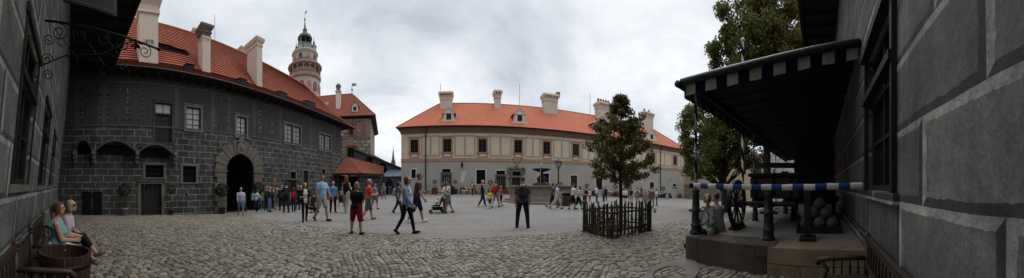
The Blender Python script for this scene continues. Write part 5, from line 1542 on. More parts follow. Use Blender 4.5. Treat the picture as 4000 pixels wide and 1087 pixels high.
BLK = (.012, .012, .014); NAVY = (.014, .019, .038); WHT = (.62, .62, .64); JEAN = (.11, .16, .26); GREY = (.16, .16, .17); DGREY = (.05, .05, .055)
GUIDE = 'tour group by the gateway'
SQ = 'people crossing the square'
p_bald = stand('bald man in pale polo shirt and denim shorts walking out from the gateway', 941, 845, 731, 12, hair='none', skin='red', top=('tee', (.36, .36, .48)), bot=('knee', (.12, .17, .26)), shoes=(.14, .08, .05), legs='step', arms=('down', 'fwd'), fat=1.15)
bag('carrier_bag', 'dark teal bag hanging from the hand of the bald man by the gateway', p_bald, 'l', (.02, .05, .06), .2, .34)
stand('woman in teal top half hidden at the left of the tour group', 988, 823, 743, 150, sex='f', hair='pony', hc='brown', top=('tee', (.22, .42, .48)), bot=('trousers', BLK), arms=('bent', 'down'), group=GUIDE)
p_ = stand('girl in white t-shirt and white trainers with dark ponytail in the tour group', 1004, 831, 738, 120, sex='f', hair='pony', hc='black', top=('tee', WHT), bot=('trousers', (.018, .02, .03)), shoes=(.6, .6, .6), arms=('hold', 'hold'), group=GUIDE)
bag('shoulder_bag', 'blue drawstring bag at the hip of the girl in the white t-shirt', p_, 'r', (.05, .09, .38), .28, .3)
p_ = stand('grey haired visitor wearing a lime backpack in the tour group', 1022, 818, 750, 170, sex='f', hair='bob', hc='grey', top=('tee', (.1, .1, .1)), bot=('trousers', BLK), group=GUIDE)
backpack(p_, 'bright lime green backpack worn in the tour group', (.30, .55, .04), (.26, .15, .34))
stand('bald man in dark brown shirt in the tour group', 1040, 822, 727, 60, hair='none', skin='red', top=('long', (.035, .025, .022)), bot=('trousers', BLK), arms=('bent', 'bent'), group=GUIDE)
stand('man in dark vest with white collar and blue jeans in the tour group', 1053, 830, 728, 75, hair='shaved', hc='dblond', top=('long', (.03, .03, .034)), bot=('trousers', JEAN), arms=('bent', 'phone'), legs='wide', group=GUIDE)
p_g = stand('guide holding up a stick with an orange top in the tour group', 1066, 816, 731, 90, sex='f', hair='short', hc='dblond', top=('long', (.05, .045, .04)), bot=('trousers', BLK), arms=('up', 'down'), group=GUIDE)
p_ = stand('man in jean shorts carrying a grey backpack in the tour group', 1084, 821, 721, 185, hair='short', hc='brown', top=('tee', (.12, .12, .13)), bot=('knee', (.13, .18, .28)), arms=('phone', 'down'), group=GUIDE)
backpack(p_, 'grey backpack on the man in jean shorts', (.16, .15, .15), (.3, .18, .42))
stand('broad man in maroon jumper and dark trousers in the tour group', 1101, 824, 723, 185, hair='shaved', hc='grey', top=('long', (.06, .018, .02)), bot=('trousers', BLK), fat=1.15, group=GUIDE)
p_ = stand('tall man in charcoal shirt with a navy backpack in the tour group', 1118, 833, 712, 175, hair='short', hc='black', top=('tee', (.022, .024, .03)), bot=('trousers', (.02, .022, .03)), arms=('bent', 'down'), group=GUIDE)
backpack(p_, 'navy backpack on the tall man of the tour group', (.02, .03, .07), (.27, .16, .36))
p_ = stand('girl with brown hair and a red backpack at the right of the tour group', 1147, 829, 733, 170, sex='f', hair='long', hc='brown', top=('long', (.05, .05, .07)), bot=('trousers', (.03, .033, .055)), shoes=BLK, group=GUIDE, legs='step')
backpack(p_, 'bright red backpack on the girl of the tour group', (.42, .02, .03), (.28, .16, .34), t0=.1)
stand('blonde woman in black standing left of her companion behind the auburn haired girl', 1163, 821, 723, 170, sex='f', hair='bob', hc='dblond', top=('tee', BLK), bot=('trousers', BLK), group=GUIDE)
stand('fair haired woman in black directly behind the auburn haired girl', 1175, 819, 724, 190, sex='f', hair='bob', hc='blond', top=('dress', (.016, .014, .016)), bot=('leggings', BLK), group=GUIDE)
p_ = stand('auburn haired girl in white top, black cardigan and black leggings carrying a red purse', 1191, 868, 712, 12, sex='f', hair='long', hc='auburn', top=('tee', (.62, .6, .62)), jacket=('cardi', BLK), bot=('leggings', (.012, .012, .013)), shoes=BLK, legs='step2', arms=('down', 'bent'), group=SQ)
small('purse', 'small red purse in the hand of the auburn haired girl', 'purse', p_, 'r', (.55, .03, .03), (.03, .13, .08))
stand('woman in floral dark blouse behind the pushchair near the blue shirted man', 1233, 828, 733, 20, sex='f', hair='long', hc='brown', top=('tee', (.07, .045, .04)), bot=('trousers', (.05, .035, .03)), arms=('push', 'push'), group=SQ)
p_b = stand('tall dark haired man in printed sky blue t-shirt and beige shorts holding a red purse', 1257, 865, 682, 40, hair='short', hc='black', skin='tan', top=('tee', (.24, .42, .66)), bot=('shorts', (.36, .34, .31)), shoes=BLK, legs='walk', arms=('fwd', 'down'), head=(35, 0), fat=1.05, group=SQ, extras=(('print', (.6, .68, .75), (-.11, .10, .27, .36, 1)), ('print2', (.42, .55, .7), (-.13, .12, .08, .2, 1))))
small('purse', 'red purse swinging from the hand of the man in sky blue t-shirt', 'purse', p_b, 'l', (.6, .03, .04), (.03, .16, .12))
stand('bald man in royal blue shirt and black trousers behind the sky blue t-shirt', 1301, 832, 708, 20, hair='none', skin='red', top=('tee', (.10, .22, .46)), bot=('trousers', BLK), arms=('down', 'down'), group=SQ)
stand('woman in long black skirt gesturing by the well house', 1333, 808, 734, 70, sex='f', hair='bun', hc='black', top=('tank', (.12, .11, .10)), bot=('skirt', BLK), arms=('raise', 'bent'), legs='step', group=SQ)
p_ = stand('woman with long copper hair in black sleeveless top and pale trousers', 1352, 833, 684, 150, sex='f', hair='long', hc='auburn', top=('tank', BLK), bot=('wide', (.26, .25, .24)), shoes=(.4, .4, .4), arms=('down', 'bent'), legs='step', group=SQ)
bag('shoulder_bag', 'large black shoulder bag beside the copper haired woman', p_, 'r', BLK, .34, .36, .14)
stand('woman with streaked blonde bob in black t-shirt and red knee shorts', 1392, 917, 711, 150, sex='f', hair='bob', hc='dblond', skin='red', top=('tee', (.014, .013, .014)), bot=('knee', (.20, .012, .016)), shoes=(.016, .014, .014), legs='wide', arms=('bent', 'hold'), fat=1.28, group=SQ, head=(-20, -8))
stand('grey haired woman in bright red t-shirt and grey shorts walking right', 1438, 862, 703, 105, sex='f', hair='short', hc='grey', skin='red', top=('tee', (.52, .05, .03)), bot=('knee', (.10, .095, .09)), shoes=(.12, .08, .06), legs='walk', arms=('bent', 'bent'), fat=1.12, lean=6, group=SQ)
p_ = stand('man in faded blue jacket behind the woman in the red t-shirt', 1464, 819, 716, 40, hair='short', hc='brown', top=('tee', (.2, .2, .22)), jacket=('zip', (.09, .11, .16)), bot=('knee', (.12, .11, .11)), arms=('down', 'bent'), legs='step', group=SQ)
stand('visitor in black clothes standing under the passage porch', 1478, 766, 722, 160, hair='short', hc='black', top=('long', BLK), bot=('trousers', BLK), group=SQ)
stand('man in blue grey shirt and grey trousers facing the camera near the porch', 1499, 779, 716, 5, hair='short', hc='grey', top=('tee', (.13, .15, .19)), bot=('trousers', (.17, .16, .15)), arms=('bent', 'down'), group=SQ, legs='wide')
p_ = stand('young woman in grey top with a pale backpack behind the denim jacket', 1556, 836, 712, 80, sex='f', hair='long', hc='black', top=('tee', (.08, .08, .09)), bot=('trousers', (.03, .03, .04)), legs='walk2', arms=('strap', 'down'), group=SQ)
backpack(p_, 'pale grey backpack on the young woman behind the denim jacket', (.25, .26, .30), (.3, .17, .42))
stand('woman in light denim jacket, white top and black leggings striding right', 1588, 916, 693, 68, sex='f', hair='bob', hc='brown', top=('tee', (.6, .6, .62)), jacket=('denim', (.20, .26, .36)), bot=('leggings', (.012, .012, .013)), shoes=(.015, .014, .014), legs='walk', arms=('back', 'fwd'), det=2, group=SQ)
stand('bearded man in brown t-shirt and navy shorts with white trainers walking right', 1628, 872, 680, 85, hair='short', hc='brown', skin='tan', top=('tee', (.055, .042, .035)), bot=('knee', (.016, .02, .036)), shoes=(.6, .6, .6), legs='walk', arms=('bent', 'fwd'), lean=8, group=SQ)
p_s = stand('man in white t-shirt and grey shorts pushing a pushchair to the left', 1752, 834, 702, -82, hair='short', hc='black', skin='tan', top=('tee', (.6, .6, .62)), bot=('knee', (.15, .155, .18)), shoes=(.05, .035, .03), legs='step', arms=('push', 'push'), head=(0, -18), group=SQ, det=1)
backpack(p_s, 'black backpack on the man pushing the pushchair', (.02, .022, .027), (.3, .2, .46))
stand('woman in white blouse and brown patterned trousers beside the pushchair', 1737, 828, 712, -70, sex='f', hair='bun', hc='brown', top=('tunic', (.58, .57, .56)), bot=('wide', (.16, .10, .075)), arms=('phone', 'bent'), head=(0, -20), group=SQ)
p_ = stand('young man in lime yellow shirt looking down beside the house wall', 1845, 764, 710, -75, hair='short', hc='black', skin='dark', top=('tee', (.55, .62, .22)), bot=('trousers', BLK), arms=('phone', 'down'), head=(0, -25), group=SQ)
backpack(p_, 'black backpack on the young man in the lime shirt', BLK, (.28, .17, .42))
p_ = stand('blonde woman in black sleeveless top and navy trousers walking right', 1885, 808, 705, 105, sex='f', hair='bob', hc='blond', top=('tank', BLK), bot=('trousers', (.018, .024, .042)), shoes=(.45, .45, .46), legs='walk', arms=('back', 'fwd'), group=SQ)
bag('tote_bag', 'white tote bag on the arm of the blonde woman in black top', p_, 'r', (.55, .54, .52), .3, .34)
p_ = stand('small blond child in yellow t-shirt and denim shorts', 1914, 817, 740, 150, sex='f', hair='bob', hc='blond', top=('tee', (.62, .46, .03)), bot=('shorts', (.05, .06, .09)), arms=('out', 'bent'), legs='step', group=SQ)
p_ = stand('man in dark grey t-shirt and camouflage shorts beside the yellow child', 1937, 812, 707, 150, hair='short', hc='brown', top=('tee', (.08, .08, .075)), bot=('knee', (.24, .24, .25)), shoes=BLK, legs='walk2', group=SQ)
backpack(p_, 'red backpack on the man in dark grey t-shirt', (.40, .02, .02), (.28, .18, .4))
stand('girl in red t-shirt and black shorts walking beside the fountain', 1957, 807, 726, 120, sex='f', hair='bob', hc='dblond', top=('tee', (.42, .03, .035)), bot=('shorts', BLK), legs='step', group=SQ)
p_c = stand('broad man in grey brown t-shirt and dark jeans in the middle of the square', 2041, 893, 689, 176, hair='shaved', hc='brown', skin='red', top=('tee', (.085, .078, .07)), bot=('trousers', (.014, .018, .032)), shoes=BLK, legs='wide', arms=('down', 'down'), head=(-16, 4), fat=1.12, det=2, group=SQ)
backpack(p_c, 'small dark grey backpack on the broad man in the middle of the square', (.035, .033, .032), (.25, .15, .40), t0=.06)
stand('boy in dark top looking over the fountain rim', 2092, 770, 719, 20, hair='short', hc='brown', top=('tee', (.06, .04, .04)), bot=('trousers', BLK), group=SQ)
stand('dark haired man in brown t-shirt and black shorts left of the pale blue t-shirt', 2160, 815, 716, 95, hair='short', hc='black', skin='tan', top=('tee', (.075, .055, .045)), bot=('knee', BLK), legs='stride', group=SQ)
p_ = stand('young man in pale blue t-shirt and cream shorts walking right past the fountain', 2176, 819, 716, 92, hair='short', hc='black', top=('tee', (.38, .50, .66)), bot=('knee', (.46, .42, .36)), legs='stride', arms=('fwd', 'bent'), group=SQ)
stand('person in light blue shirt sitting behind the fountain rim', 2219, 775, 720, 30, hair='short', hc='grey', top=('tee', (.16, .26, .36)), bot=('trousers', BLK), group=SQ)
stand('man in white polo shirt and black shorts right of the litter bin', 2238, 820, 716, 85, hair='short', hc='black', skin='tan', top=('tee', (.62, .62, .63)), bot=('knee', BLK), legs='step', arms=('bent', 'reach'), group=SQ)
stand('woman in white blouse and black trousers leaning forward beside the white polo shirt', 2260, 819, 729, 70, sex='f', hair='bob', hc='brown', skin='red', top=('tee', (.56, .55, .53)), bot=('capri', BLK), legs='walk', arms=('reach', 'bent'), lean=14, fat=1.15, group=SQ)
stand('woman in pink top talking behind the leaning woman', 2281, 796, 733, 70, sex='f', hair='bob', hc='dblond', top=('tee', (.52, .32, .30)), bot=('trousers', BLK), group=SQ)
stand('man in black standing left of the red trousers', 2289, 797, 731, -90, hair='short', hc='black', top=('long', BLK), bot=('trousers', (.02, .025, .04)), group=SQ)
stand('woman in white top and bright red trousers beyond the picket fence', 2304, 789, 738, 160, sex='f', hair='pony', hc='black', top=('tee', (.6, .58, .56)), bot=('leggings', (.38, .015, .025)), legs='step', group=SQ)
stand('man in white t-shirt and black trousers pointing left beyond the picket fence', 2331, 792, 724, -70, hair='short', hc='black', top=('tee', (.62, .62, .62)), bot=('trousers', (.02, .025, .035)), arms=('down', 'reach'), group=SQ)
stand('boy in royal blue t-shirt and grey trousers beyond the picket fence', 2357, 790, 733, -60, hair='short', hc='black', skin='tan', top=('tee', (.03, .10, .42)), bot=('trousers', (.05, .06, .075)), arms=('phone', 'bent'), group=SQ)
stand('person in black cap and black jacket beside the royal blue t-shirt', 2365, 786, 729, 170, hair='short', hc='black', hat=('cap', BLK), top=('long', BLK), bot=('trousers', BLK), group=SQ)
stand('woman in white top and dark skirt left of the young tree trunk', 2434, 790, 737, 170, sex='f', hair='bob', hc='brown', top=('tee', WHT), bot=('shorts', BLK), group=SQ)
stand('woman in white t-shirt and navy shorts right of the young tree trunk', 2445, 791, 737, 175, sex='f', hair='bob', hc='dblond', top=('tee', WHT), bot=('shorts', NAVY), legs='step', group=SQ)
stand('man in black sleeveless vest and pale grey trousers beyond the picket fence', 2466, 799, 732, 150, hair='short', hc='brown', skin='tan', top=('tank', (.02, .02, .024)), bot=('trousers', (.32, .32, .32)), arms=('down', 'bent'), group=SQ)
stand('man in beige vest and tan trousers seen from behind beyond the fence', 2490, 797, 733, 180, hair='short', hc='brown', top=('tee', (.55, .54, .5)), jacket=('vest', (.17, .145, .11)), bot=('trousers', (.16, .13, .10)), arms=('hip', 'hip'), group=SQ)
stand('woman in white sun hat half hidden in the elderly group', 2514, 790, 734, 60, sex='f', hair='bob', hc='grey', hat=('hat', (.6, .58, .54)), top=('tee', (.3, .28, .24)), bot=('trousers', (.1, .09, .08)), group=SQ)
stand('blonde woman in long beige dress in the elderly group', 2521, 797, 738, 40, sex='f', hair='bob', hc='blond', top=('dress', (.22, .18, .14)), bot=('leggings', (.1, .09, .08)), arms=('bent', 'bent'), group=SQ)
p_ = stand('child with black hair and a pink backpack in the elderly group', 2534, 797, 745, 178, sex='f', hair='bob', hc='black', top=('tee', (.5, .12, .2)), bot=('trousers', (.2, .19, .19)), group=SQ)
backpack(p_, 'bright pink backpack on the child in the elderly group', (.52, .04, .13), (.3, .17, .36))
stand('man in full grey suit seen from behind in the elderly group', 2547, 807, 734, 172, hair='short', hc='grey', top=('long', (.10, .098, .09)), bot=('trousers', (.11, .10, .09)), group=SQ)
stand('man in white shirt and grey trousers at the right end of the elderly group', 2565, 804, 737, -85, hair='short', hc='brown', skin='tan', top=('shirt', (.6, .6, .6)), bot=('trousers', (.075, .08, .09)), arms=('bent', 'down'), group=SQ)
stand('woman in rusty red top standing in the house doorway', 2458, 778, 732, 30, sex='f', hair='long', hc='auburn', top=('long', (.25, .05, .03)), bot=('trousers', BLK), group=SQ)

# people seated on the wall benches of the courtyard house
WB = 'people seated along the house wall'
SEATBENCH = []
def sitter(label, px, off, a, H, **kw):
    u = FM.u(px, off); p = FM.p(u, off, 0); z = gz(p.x, p.y)
    SEATBENCH.append((u, off))
    return person(label, p.x, p.y, z, bearing(px) + PI - rad(a), H, legs=kw.pop('legs', 'sit'), seat=.44, det=0, group=WB, **kw)
sitter('person in white trousers seated at the left end of the wall bench', 1807, .62, 20, 1.7, hair='short', hc='black', skin='tan', top=('tee', (.10, .06, .06)), bot=('trousers', (.5, .49, .47)), arms=('lap', 'lap'), lean=12)
sitter('woman in pale pink top seated on the wall bench', 1823, .62, 0, 1.7, sex='f', hair='bun', hc='black', skin='tan', top=('tee', (.48, .30, .30)), bot=('shorts', (.4, .38, .37)), arms=('cross', 'cross'))
sitter('child in blue grey top and red trousers by the wall right of the lime shirt', 1859, .62, 0, 1.25, hair='short', hc='dblond', top=('tee', (.13, .15, .22)), bot=('trousers', (.42, .10, .06)), arms=('lap', 'lap'))
sitter('child in yellow top seated by the wall', 1868, .62, 10, 1.3, hair='short', hc='brown', top=('tee', (.5, .42, .1)), bot=('trousers', (.4, .36, .2)), arms=('lap', 'lap'))
sitter('child in dark top leaning forward by the wall', 1876, .62, -20, 1.35, hair='short', hc='brown', top=('tee', (.06, .05, .045)), bot=('shorts', (.3, .22, .16)), arms=('knee', 'knee'), lean=18)
sitter('man in black seated by the wall left of the white tops', 2318, .62, 0, 1.7, hair='short', hc='black', top=('long', BLK), bot=('trousers', BLK), arms=('lap', 'lap'))
sitter('woman in white top leaning on her knees left of her companion by the wall', 2371, .62, 0, 1.68, sex='f', hair='long', hc='black', top=('tee', (.56, .54, .53)), bot=('shorts', (.45, .42, .40)), arms=('knee', 'knee'), lean=20)
sitter('man in white t-shirt bent forward by the wall with white trainers', 2386, .62, -15, 1.75, hair='short', hc='black', top=('tee', (.58, .57, .55)), bot=('shorts', (.08, .08, .08)), shoes=(.5, .5, .5), arms=('knee', 'knee'), lean=26)
sitter('man in white shirt seated right of the downpipe', 2579, .62, -40, 1.75, hair='short', hc='grey', top=('shirt', (.42, .44, .47)), bot=('trousers', BLK), arms=('lap', 'lap'))
sitter('man in black hunched beside the pushchair at the far right of the wall', 2599, .62, 0, 1.75, hair='short', hc='black', top=('long', BLK), bot=('trousers', BLK), arms=('knee', 'knee'), lean=15)
sitter('elderly man in dark grey jacket seated at the far right of the wall', 2617, .62, 10, 1.75, hair='short', hc='grey', top=('long', (.05, .05, .05)), bot=('trousers', (.03, .03, .032)), arms=('lap', 'lap'), lean=8)
# ---------------------------------------------------------------- things beside the wall behind the camera
class CourtFrame:
    """u to the right along the long wall, v towards the court, both from the camera's spot"""
    U = Vector((math.sin(rad(74)), math.cos(rad(74)), 0)); N = Vector((math.sin(rad(-16)), math.cos(rad(-16)), 0))
    def p(s, u, v, w): return s.U * u + s.N * v + Vector((0, 0, w))
FC = CourtFrame()
def cthing(name, label, cat, u, v, w=0., group=None):
    return thing(name, label, cat, FC.p(u, v, w), 0, group)

def bench(u0, u1, label, arms=(0, 1)):
    T = cthing('wooden_bench', label, 'bench', (u0 + u1) / 2, -.35, gz(*FC.p((u0 + u1) / 2, -.35, 0)[:2]))
    vb, vf = -.60, -.06
    for i in range(5):
        b = MB(FC); v0 = vf - (i + 1) * .105; b.bbox(u0 + .06, u1 - .06, v0, v0 + .09, .425, .455, .008); b.build('seat_slat', m_wood, T)
    b = MB(FC); b.beam((u0 + .03, vb - .01, .90), (u1 - .03, vb - .01, .90), .05, .07); b.beam((u0 + .03, vb, .56), (u1 - .03, vb, .56), .04, .05)
    n = int((u1 - u0) / .13)
    for i in range(1, n): x = u0 + (u1 - u0) * i / n; b.beam((x, vb, .585), (x, vb - .01, .865), .045, .02, (0, 1, 0))
    b.build('backrest', m_wood, T)
    for x in (u0, u1):
        b = MB(FC); b.tube([(x, vb, 0), (x, vb, .45), (x, vb - .01, .88)], [.032, .034, .03], 8); b.ball((x, vb - .01, .935), .05); b.lathe((x, vb - .01, .87), [(.045, 0), (.05, .015), (.03, .03)], 10); b.build('post', m_wood, T, True)
        b = MB(FC); b.tube([(x, vf, 0), (x, vf + .01, .43), (x, vf - .03, .5), (x, vf + .06, .62)], [.03, .032, .028, .026], 8); b.build('leg', m_wood, T, True)
        b = MB(FC); pts = [(x, vb, .64), (x, vb + .2, .655), (x, vf - .05, .65), (x, vf + .07, .64), (x, vf + .11, .605), (x, vf + .09, .57)]
        b.tube(pts, [.032, .036, .036, .036, .034, .028], 8)
        for k in range(1, 5): v_ = vb + (vf - vb) * k / 5; b.tube([(x, v_, .44), (x, v_, .63)], .016, 6)
        b.build('armrest', m_wood, T, True)
    b = MB(FC); b.beam((u0, vf - .02, .39), (u1, vf - .02, .39), .04, .06); b.beam((u0, vb + .02, .39), (u1, vb + .02, .39), .04, .06); b.build('seat_rail', m_wood, T)
    return T
bench(-2.65, -.95, 'dark slatted wooden bench in front of the barrel at the left edge')
bench(-5.55, -3.72, 'dark wooden bench the two seated ladies share under the windows')
bench(1.25, 3.12, 'dark wooden bench with turned posts beside the stone platform at the right')
# half barrel
p = FC.p(-3.12, -.06, 0); T = thing('barrel_planter', 'brown wooden half barrel with iron hoops standing between the benches', 'barrel', p)
b = MB(); N_ = 22
for i in range(N_):
    a0, a1 = 2 * PI * i / N_ + .012, 2 * PI * (i + 1) / N_ - .012
    R_ = []
    for z, r in ((0, .27), (.3, .315), (.52, .335), (.75, .345)):
        R_.append([(r * math.cos(a0), r * math.sin(a0), z), (r * math.cos(a1), r * math.sin(a1), z), ((r - .035) * math.cos(a1), (r - .035) * math.sin(a1), z), ((r - .035) * math.cos(a0), (r - .035) * math.sin(a0), z)])
    b.rings(R_)
b.build('staves', mat('oak_staves', (.042, .022, .015), .35, 7, .55), T, local=True)
for z, r in ((.14, .297), (.60, .346)):
    b = MB(); b.rings([[(q * math.cos(2 * PI * k / 24), q * math.sin(2 * PI * k / 24), zz_) for k in range(24)] for q, zz_ in ((r - .004, z), (r + .006, z), (r + .008, z + .05), (r, z + .05))], False); b.build('hoop', m_iron, T, True, local=True)
b = MB(); b.lathe((0, 0, .42), [(.295, 0), (.295, .12), (.30, .14), (.1, .15)], 20); b.build('soil', m_soil, T, local=True)
# two ladies on the bench
q = FC.p(-4.22, -.27, 0); g0 = gz(q.x, q.y)
lady1 = person('red haired woman in turquoise sleeveless top and white shorts seated on the bench', q.x, q.y, g0, rad(-14), 1.72, 'f', 'pony', 'auburn', 'red', ('tank', (.17, .35, .36)), ('knee', (.58, .58, .62)), (.25, .17, .12), legs='sitl', arms=('lap', 'lap'), lean=7, head=(8, 0), fat=1.36, det=2, seat=.45)
b = MB()
for sg_ in (-1, 1): R_ = [lady1['HP'](sg_ * .036 + .027 * math.cos(2 * PI * k / 12), .062 + 0 * k, .108 + .018 * math.sin(2 * PI * k / 12)) * lady1['s'] for k in range(12)]; b.poly(R_); b.poly([v + Vector((0, -.006, 0)) for v in R_][::-1])
b.tube([lady1['HP'](-.085, -.05, .05) * lady1['s'], lady1['HP'](-.075, .05, .108) * lady1['s'], lady1['HP'](0, .066, .112) * lady1['s'], lady1['HP'](.075, .05, .108) * lady1['s'], lady1['HP'](.085, -.05, .05) * lady1['s']], .005, 6)
b.build('sunglasses', mat('sunglass', (.01, .01, .01), .1, 3, .1, bump=0, spec=.6), lady1['T'], local=True)
q = FC.p(-4.84, -.14, 0)
lady2 = person('blonde woman with sunglasses in pale lilac top and dark capri trousers seated on the bench', q.x, q.y, gz(q.x, q.y), rad(-4), 1.76, 'f', 'bob', 'blond', 'light', ('tee', (.47, .38, .42)), ('capri', (.018, .017, .02)), (.16, .10, .07), legs='sitx', arms=('lap', 'lap'), lean=16, head=(12, 6), fat=1.2, det=2, seat=.45)
b = MB()
for sg_ in (-1, 1):
    R_ = [lady2['HP'](sg_ * .036 + .032 * math.cos(2 * PI * k / 12), .098 - .012 * abs(math.cos(2 * PI * k / 12)), .012 + .024 * math.sin(2 * PI * k / 12)) * lady2['s'] for k in range(12)]; b.poly(R_); b.poly([v + Vector((0, -.008, 0)) for v in R_][::-1])
    b.tube([lady2['HP'](sg_ * .064, .085, .02) * lady2['s'], lady2['HP'](sg_ * .082, .0, .012) * lady2['s']], .005, 6)
b.tube([lady2['HP'](-.02, .1, .016) * lady2['s'], lady2['HP'](.02, .1, .016) * lady2['s']], .005, 6)
b.build('sunglasses', MATS['sunglass'], lady2['T'], local=True)
T = thing('crossbody_bag', 'black crossbody bag strap over the lilac top of the seated blonde woman', 'bag', lady2['loc'], lady2['rz'])
b = MB(); TP = lady2['TP']; s = lady2['s']
b.tube([Vector(v) * s for v in (TP(-.10, -.04, .50), TP(-.085, .07, .47), TP(-.03, .17, .34), TP(.06, .16, .2), TP(.15, .10, .08), TP(.16, .0, .0))], .013, 6); b.build('strap', c_mat(BLK), T, True, local=True)
b = MB(); c = TP(.22, .0, -.02) * s; b.bbox(c.x - .05, c.x + .05, c.y - .1, c.y + .1, c.z - .1, c.z + .07, .02); b.build('pouch', c_mat((.02, .018, .02)), T, True, local=True)

# hanging sign and wrought bracket
def spiral(c, r0, turns, a0, n=22, sgn=1):
    return [(c[0] + r0 * (1 - .82 * i / n) * math.cos(a0 + sgn * 2 * PI * turns * i / n), c[1] + r0 * (1 - .82 * i / n) * math.sin(a0 + sgn * 2 * PI * turns * i / n)) for i in range(n + 1)]
T = cthing('hanging_sign', 'dark wooden hanging sign with thin pale border high on the left wall', 'sign', -3.7, .3, 4.3)
zb_ = lambda v: 4.45 - .24 * (v + .06)
def slab(v0, v1, h0, h1, u0, u1, m, name):
    b = MB(FC); b.rings([[(u0, v0, zb_(v0) + h0), (u1, v0, zb_(v0) + h0), (u1, v0, zb_(v0) + h1), (u0, v0, zb_(v0) + h1)], [(u0, v1, zb_(v1) + h0), (u1, v1, zb_(v1) + h0), (u1, v1, zb_(v1) + h1), (u0, v1, zb_(v1) + h1)]])
    return b.build(name, m, T)
m_sign = mat('sign_board_paint', (.022, .016, .015), .2, 4, .5); m_letter = mat('faded_gold_paint', (.20, .175, .14), .2, 9, .6, bump=0)
slab(-.10, .74, 0, .82, -3.72, -3.68, m_sign, 'board')
for a in ((-.06, .70, .035, .045), (-.06, .70, .775, .785)): slab(*a, -3.679, -3.675, m_letter, 'border_line')
for a in ((-.06, -.05, .046, .774), (.69, .70, .046, .774)): slab(*a, -3.679, -3.675, m_letter, 'border_line')
Mt = Matrix([[FC.N.x, 0, FC.U.x, 0], [FC.N.y, 0, FC.U.y, 0], [-.24, 1, 0, 0], [0, 0, 0, 1]])
text_mesh('lettering', 'ORI', .14, m_letter, T, Matrix.Translation(FC.p(-3.678, .47, 4.45 - .24 * .53 + .36)) @ Mt, .002)
for k, (v0, v1) in enumerate(((.1, .55), (.18, .5))): slab(v0, v1, .22 - k * .06, .232 - k * .06, -3.679, -3.675, m_letter, 'small_text_line')
b = MB(FC); b.tube([(-3.7, -.55, 5.45), (-3.7, .95, 5.3)], .022, 6)
for v in (0, .65): b.tube([(-3.7, v, zb_(v) + .82), (-3.7, v, 5.38)], .008, 5)
b.build('bracket', m_iron, T)
T = cthing('wrought_bracket', 'wrought iron scrollwork bracket reaching out from the left wall', 'bracket', -4.6, 0, 4.3)
b = MB(FC); u_ = -4.6
def arm_w(v): return 4.80 - .165 * (v + .5)
b.tube([(u_, -.52, 4.88), (u_, -.62, 4.2), (u_, -.66, 3.55)], .018, 6); b.build('wall_bar', m_iron, T)
b = MB(FC); b.tube([(u_, -.52, arm_w(-.52)), (u_, 1.78, arm_w(1.78))], .022, 6); b.ball((u_, 1.80, arm_w(1.8)), .04); b.ball((u_, 1.3, arm_w(1.3)), .035); b.build('arm', m_iron, T)
for c, r, a0, sg_ in (((1.5, arm_w(1.5) - .2), .19, PI / 2, -1), ((1.05, arm_w(1.05) - .2), .18, PI / 2, 1), ((.65, arm_w(.65) - .2), .18, PI / 2, -1), ((.2, arm_w(.2) - .22), .2, PI / 2, 1), ((-.2, arm_w(-.2) - .25), .22, PI / 2, -1), ((-.45, 4.0), .16, 0, 1), ((-.42, 3.7), .14, PI, -1), ((-.4, 4.4), .15, 0, -1)):
    b = MB(FC); b.tube([(u_, *q) for q in spiral((c[0], c[1] + r * .25), r * .78, 1.6, a0, 22, sg_)], .010, 5); b.build('scroll', m_iron, T)
b = MB(FC)
for k in range(9):
    v = -.3 + k * .17; w0 = arm_w(v) - .12 - .2 * (k % 3); b.tube([(u_, v, w0), (u_, v + .12, w0 - .16), (u_, v + .05, w0 - .3), (u_, v + .16, w0 - .36)], .008, 5)
b.tube([(u_, -.6, 3.9), (u_, -.1, 4.1), (u_, .6, 4.15), (u_, 1.25, arm_w(1.25) - .02)], .013, 5)
b.build('tendrils', m_iron, T)
b = MB(FC); 
for k in range(5): a = PI * (1.1 + .2 * k); b.poly([(u_ + .01, 1.3, arm_w(1.3) - .02), (u_ + .02, 1.3 + .12 * math.cos(a) + .03, arm_w(1.3) + .15 * math.sin(a)), (u_, 1.3 + .16 * math.cos(a), arm_w(1.3) + .2 * math.sin(a)), (u_ - .02, 1.3 + .12 * math.cos(a) - .03, arm_w(1.3) + .15 * math.sin(a))])
b.build('iron_leaf', m_iron, T)

# ---------------------------------------------------------------- stone platform with its awning and old guns
PH = .526
def uf(v): return 3.97 + (v + .8) * .109
m_plat = stone_mat('platform_granite', (.20, .185, .155), (.085, .078, .066), 1.8, .4); m_platd = stone_mat('blackened_granite', (.125, .105, .08), (.022, .02, .018), 1.7, .5)
m_platt = stone_mat('worn_paving_slab', (.23, .22, .20), (.13, .125, .115), 1.2, .3)
m_platy = stone_mat('ochre_granite', (.29, .225, .14), (.13, .105, .07), 2.2, .5)
T = cthing('stone_platform', 'raised granite platform with worn blocks along its front under the awning', 'platform', 5, 1)
b = MB(FC)
b.add([(uf(-.79) + .3, -.79, -.4), (uf(2.7) + .3, 2.7, -.4), (17, 2.7, -1.2), (17, -.79, -1.2), (uf(-.79) + .3, -.79, PH - .02), (uf(2.7) + .3, 2.7, PH - .02), (17, 2.7, PH - .02), (17, -.79, PH - .02)], [(0, 1, 5, 4), (1, 2, 6, 5), (2, 3, 7, 6), (4, 5, 6, 7)])
b.build('core', m_plat, T)
def block(v0, v1, z0, z1, dep, m, name='edge_block', r=.02):
    b = MB(FC); n = 5
    R_ = []
    for k in range(n + 1):
        v = v0 + (v1 - v0) * k / n; u = uf(v) + RND.uniform(-.008, .008)
        ins = .006 if k in (0, n) else 0
        R_.append([(u + ins, v, z0), (u + dep, v, z0), (u + dep, v, z1), (u + r + ins, v, z1 - ins), (u + ins, v, z1 - r - ins)])
    b.rings(R_); b.build(name, m, T)
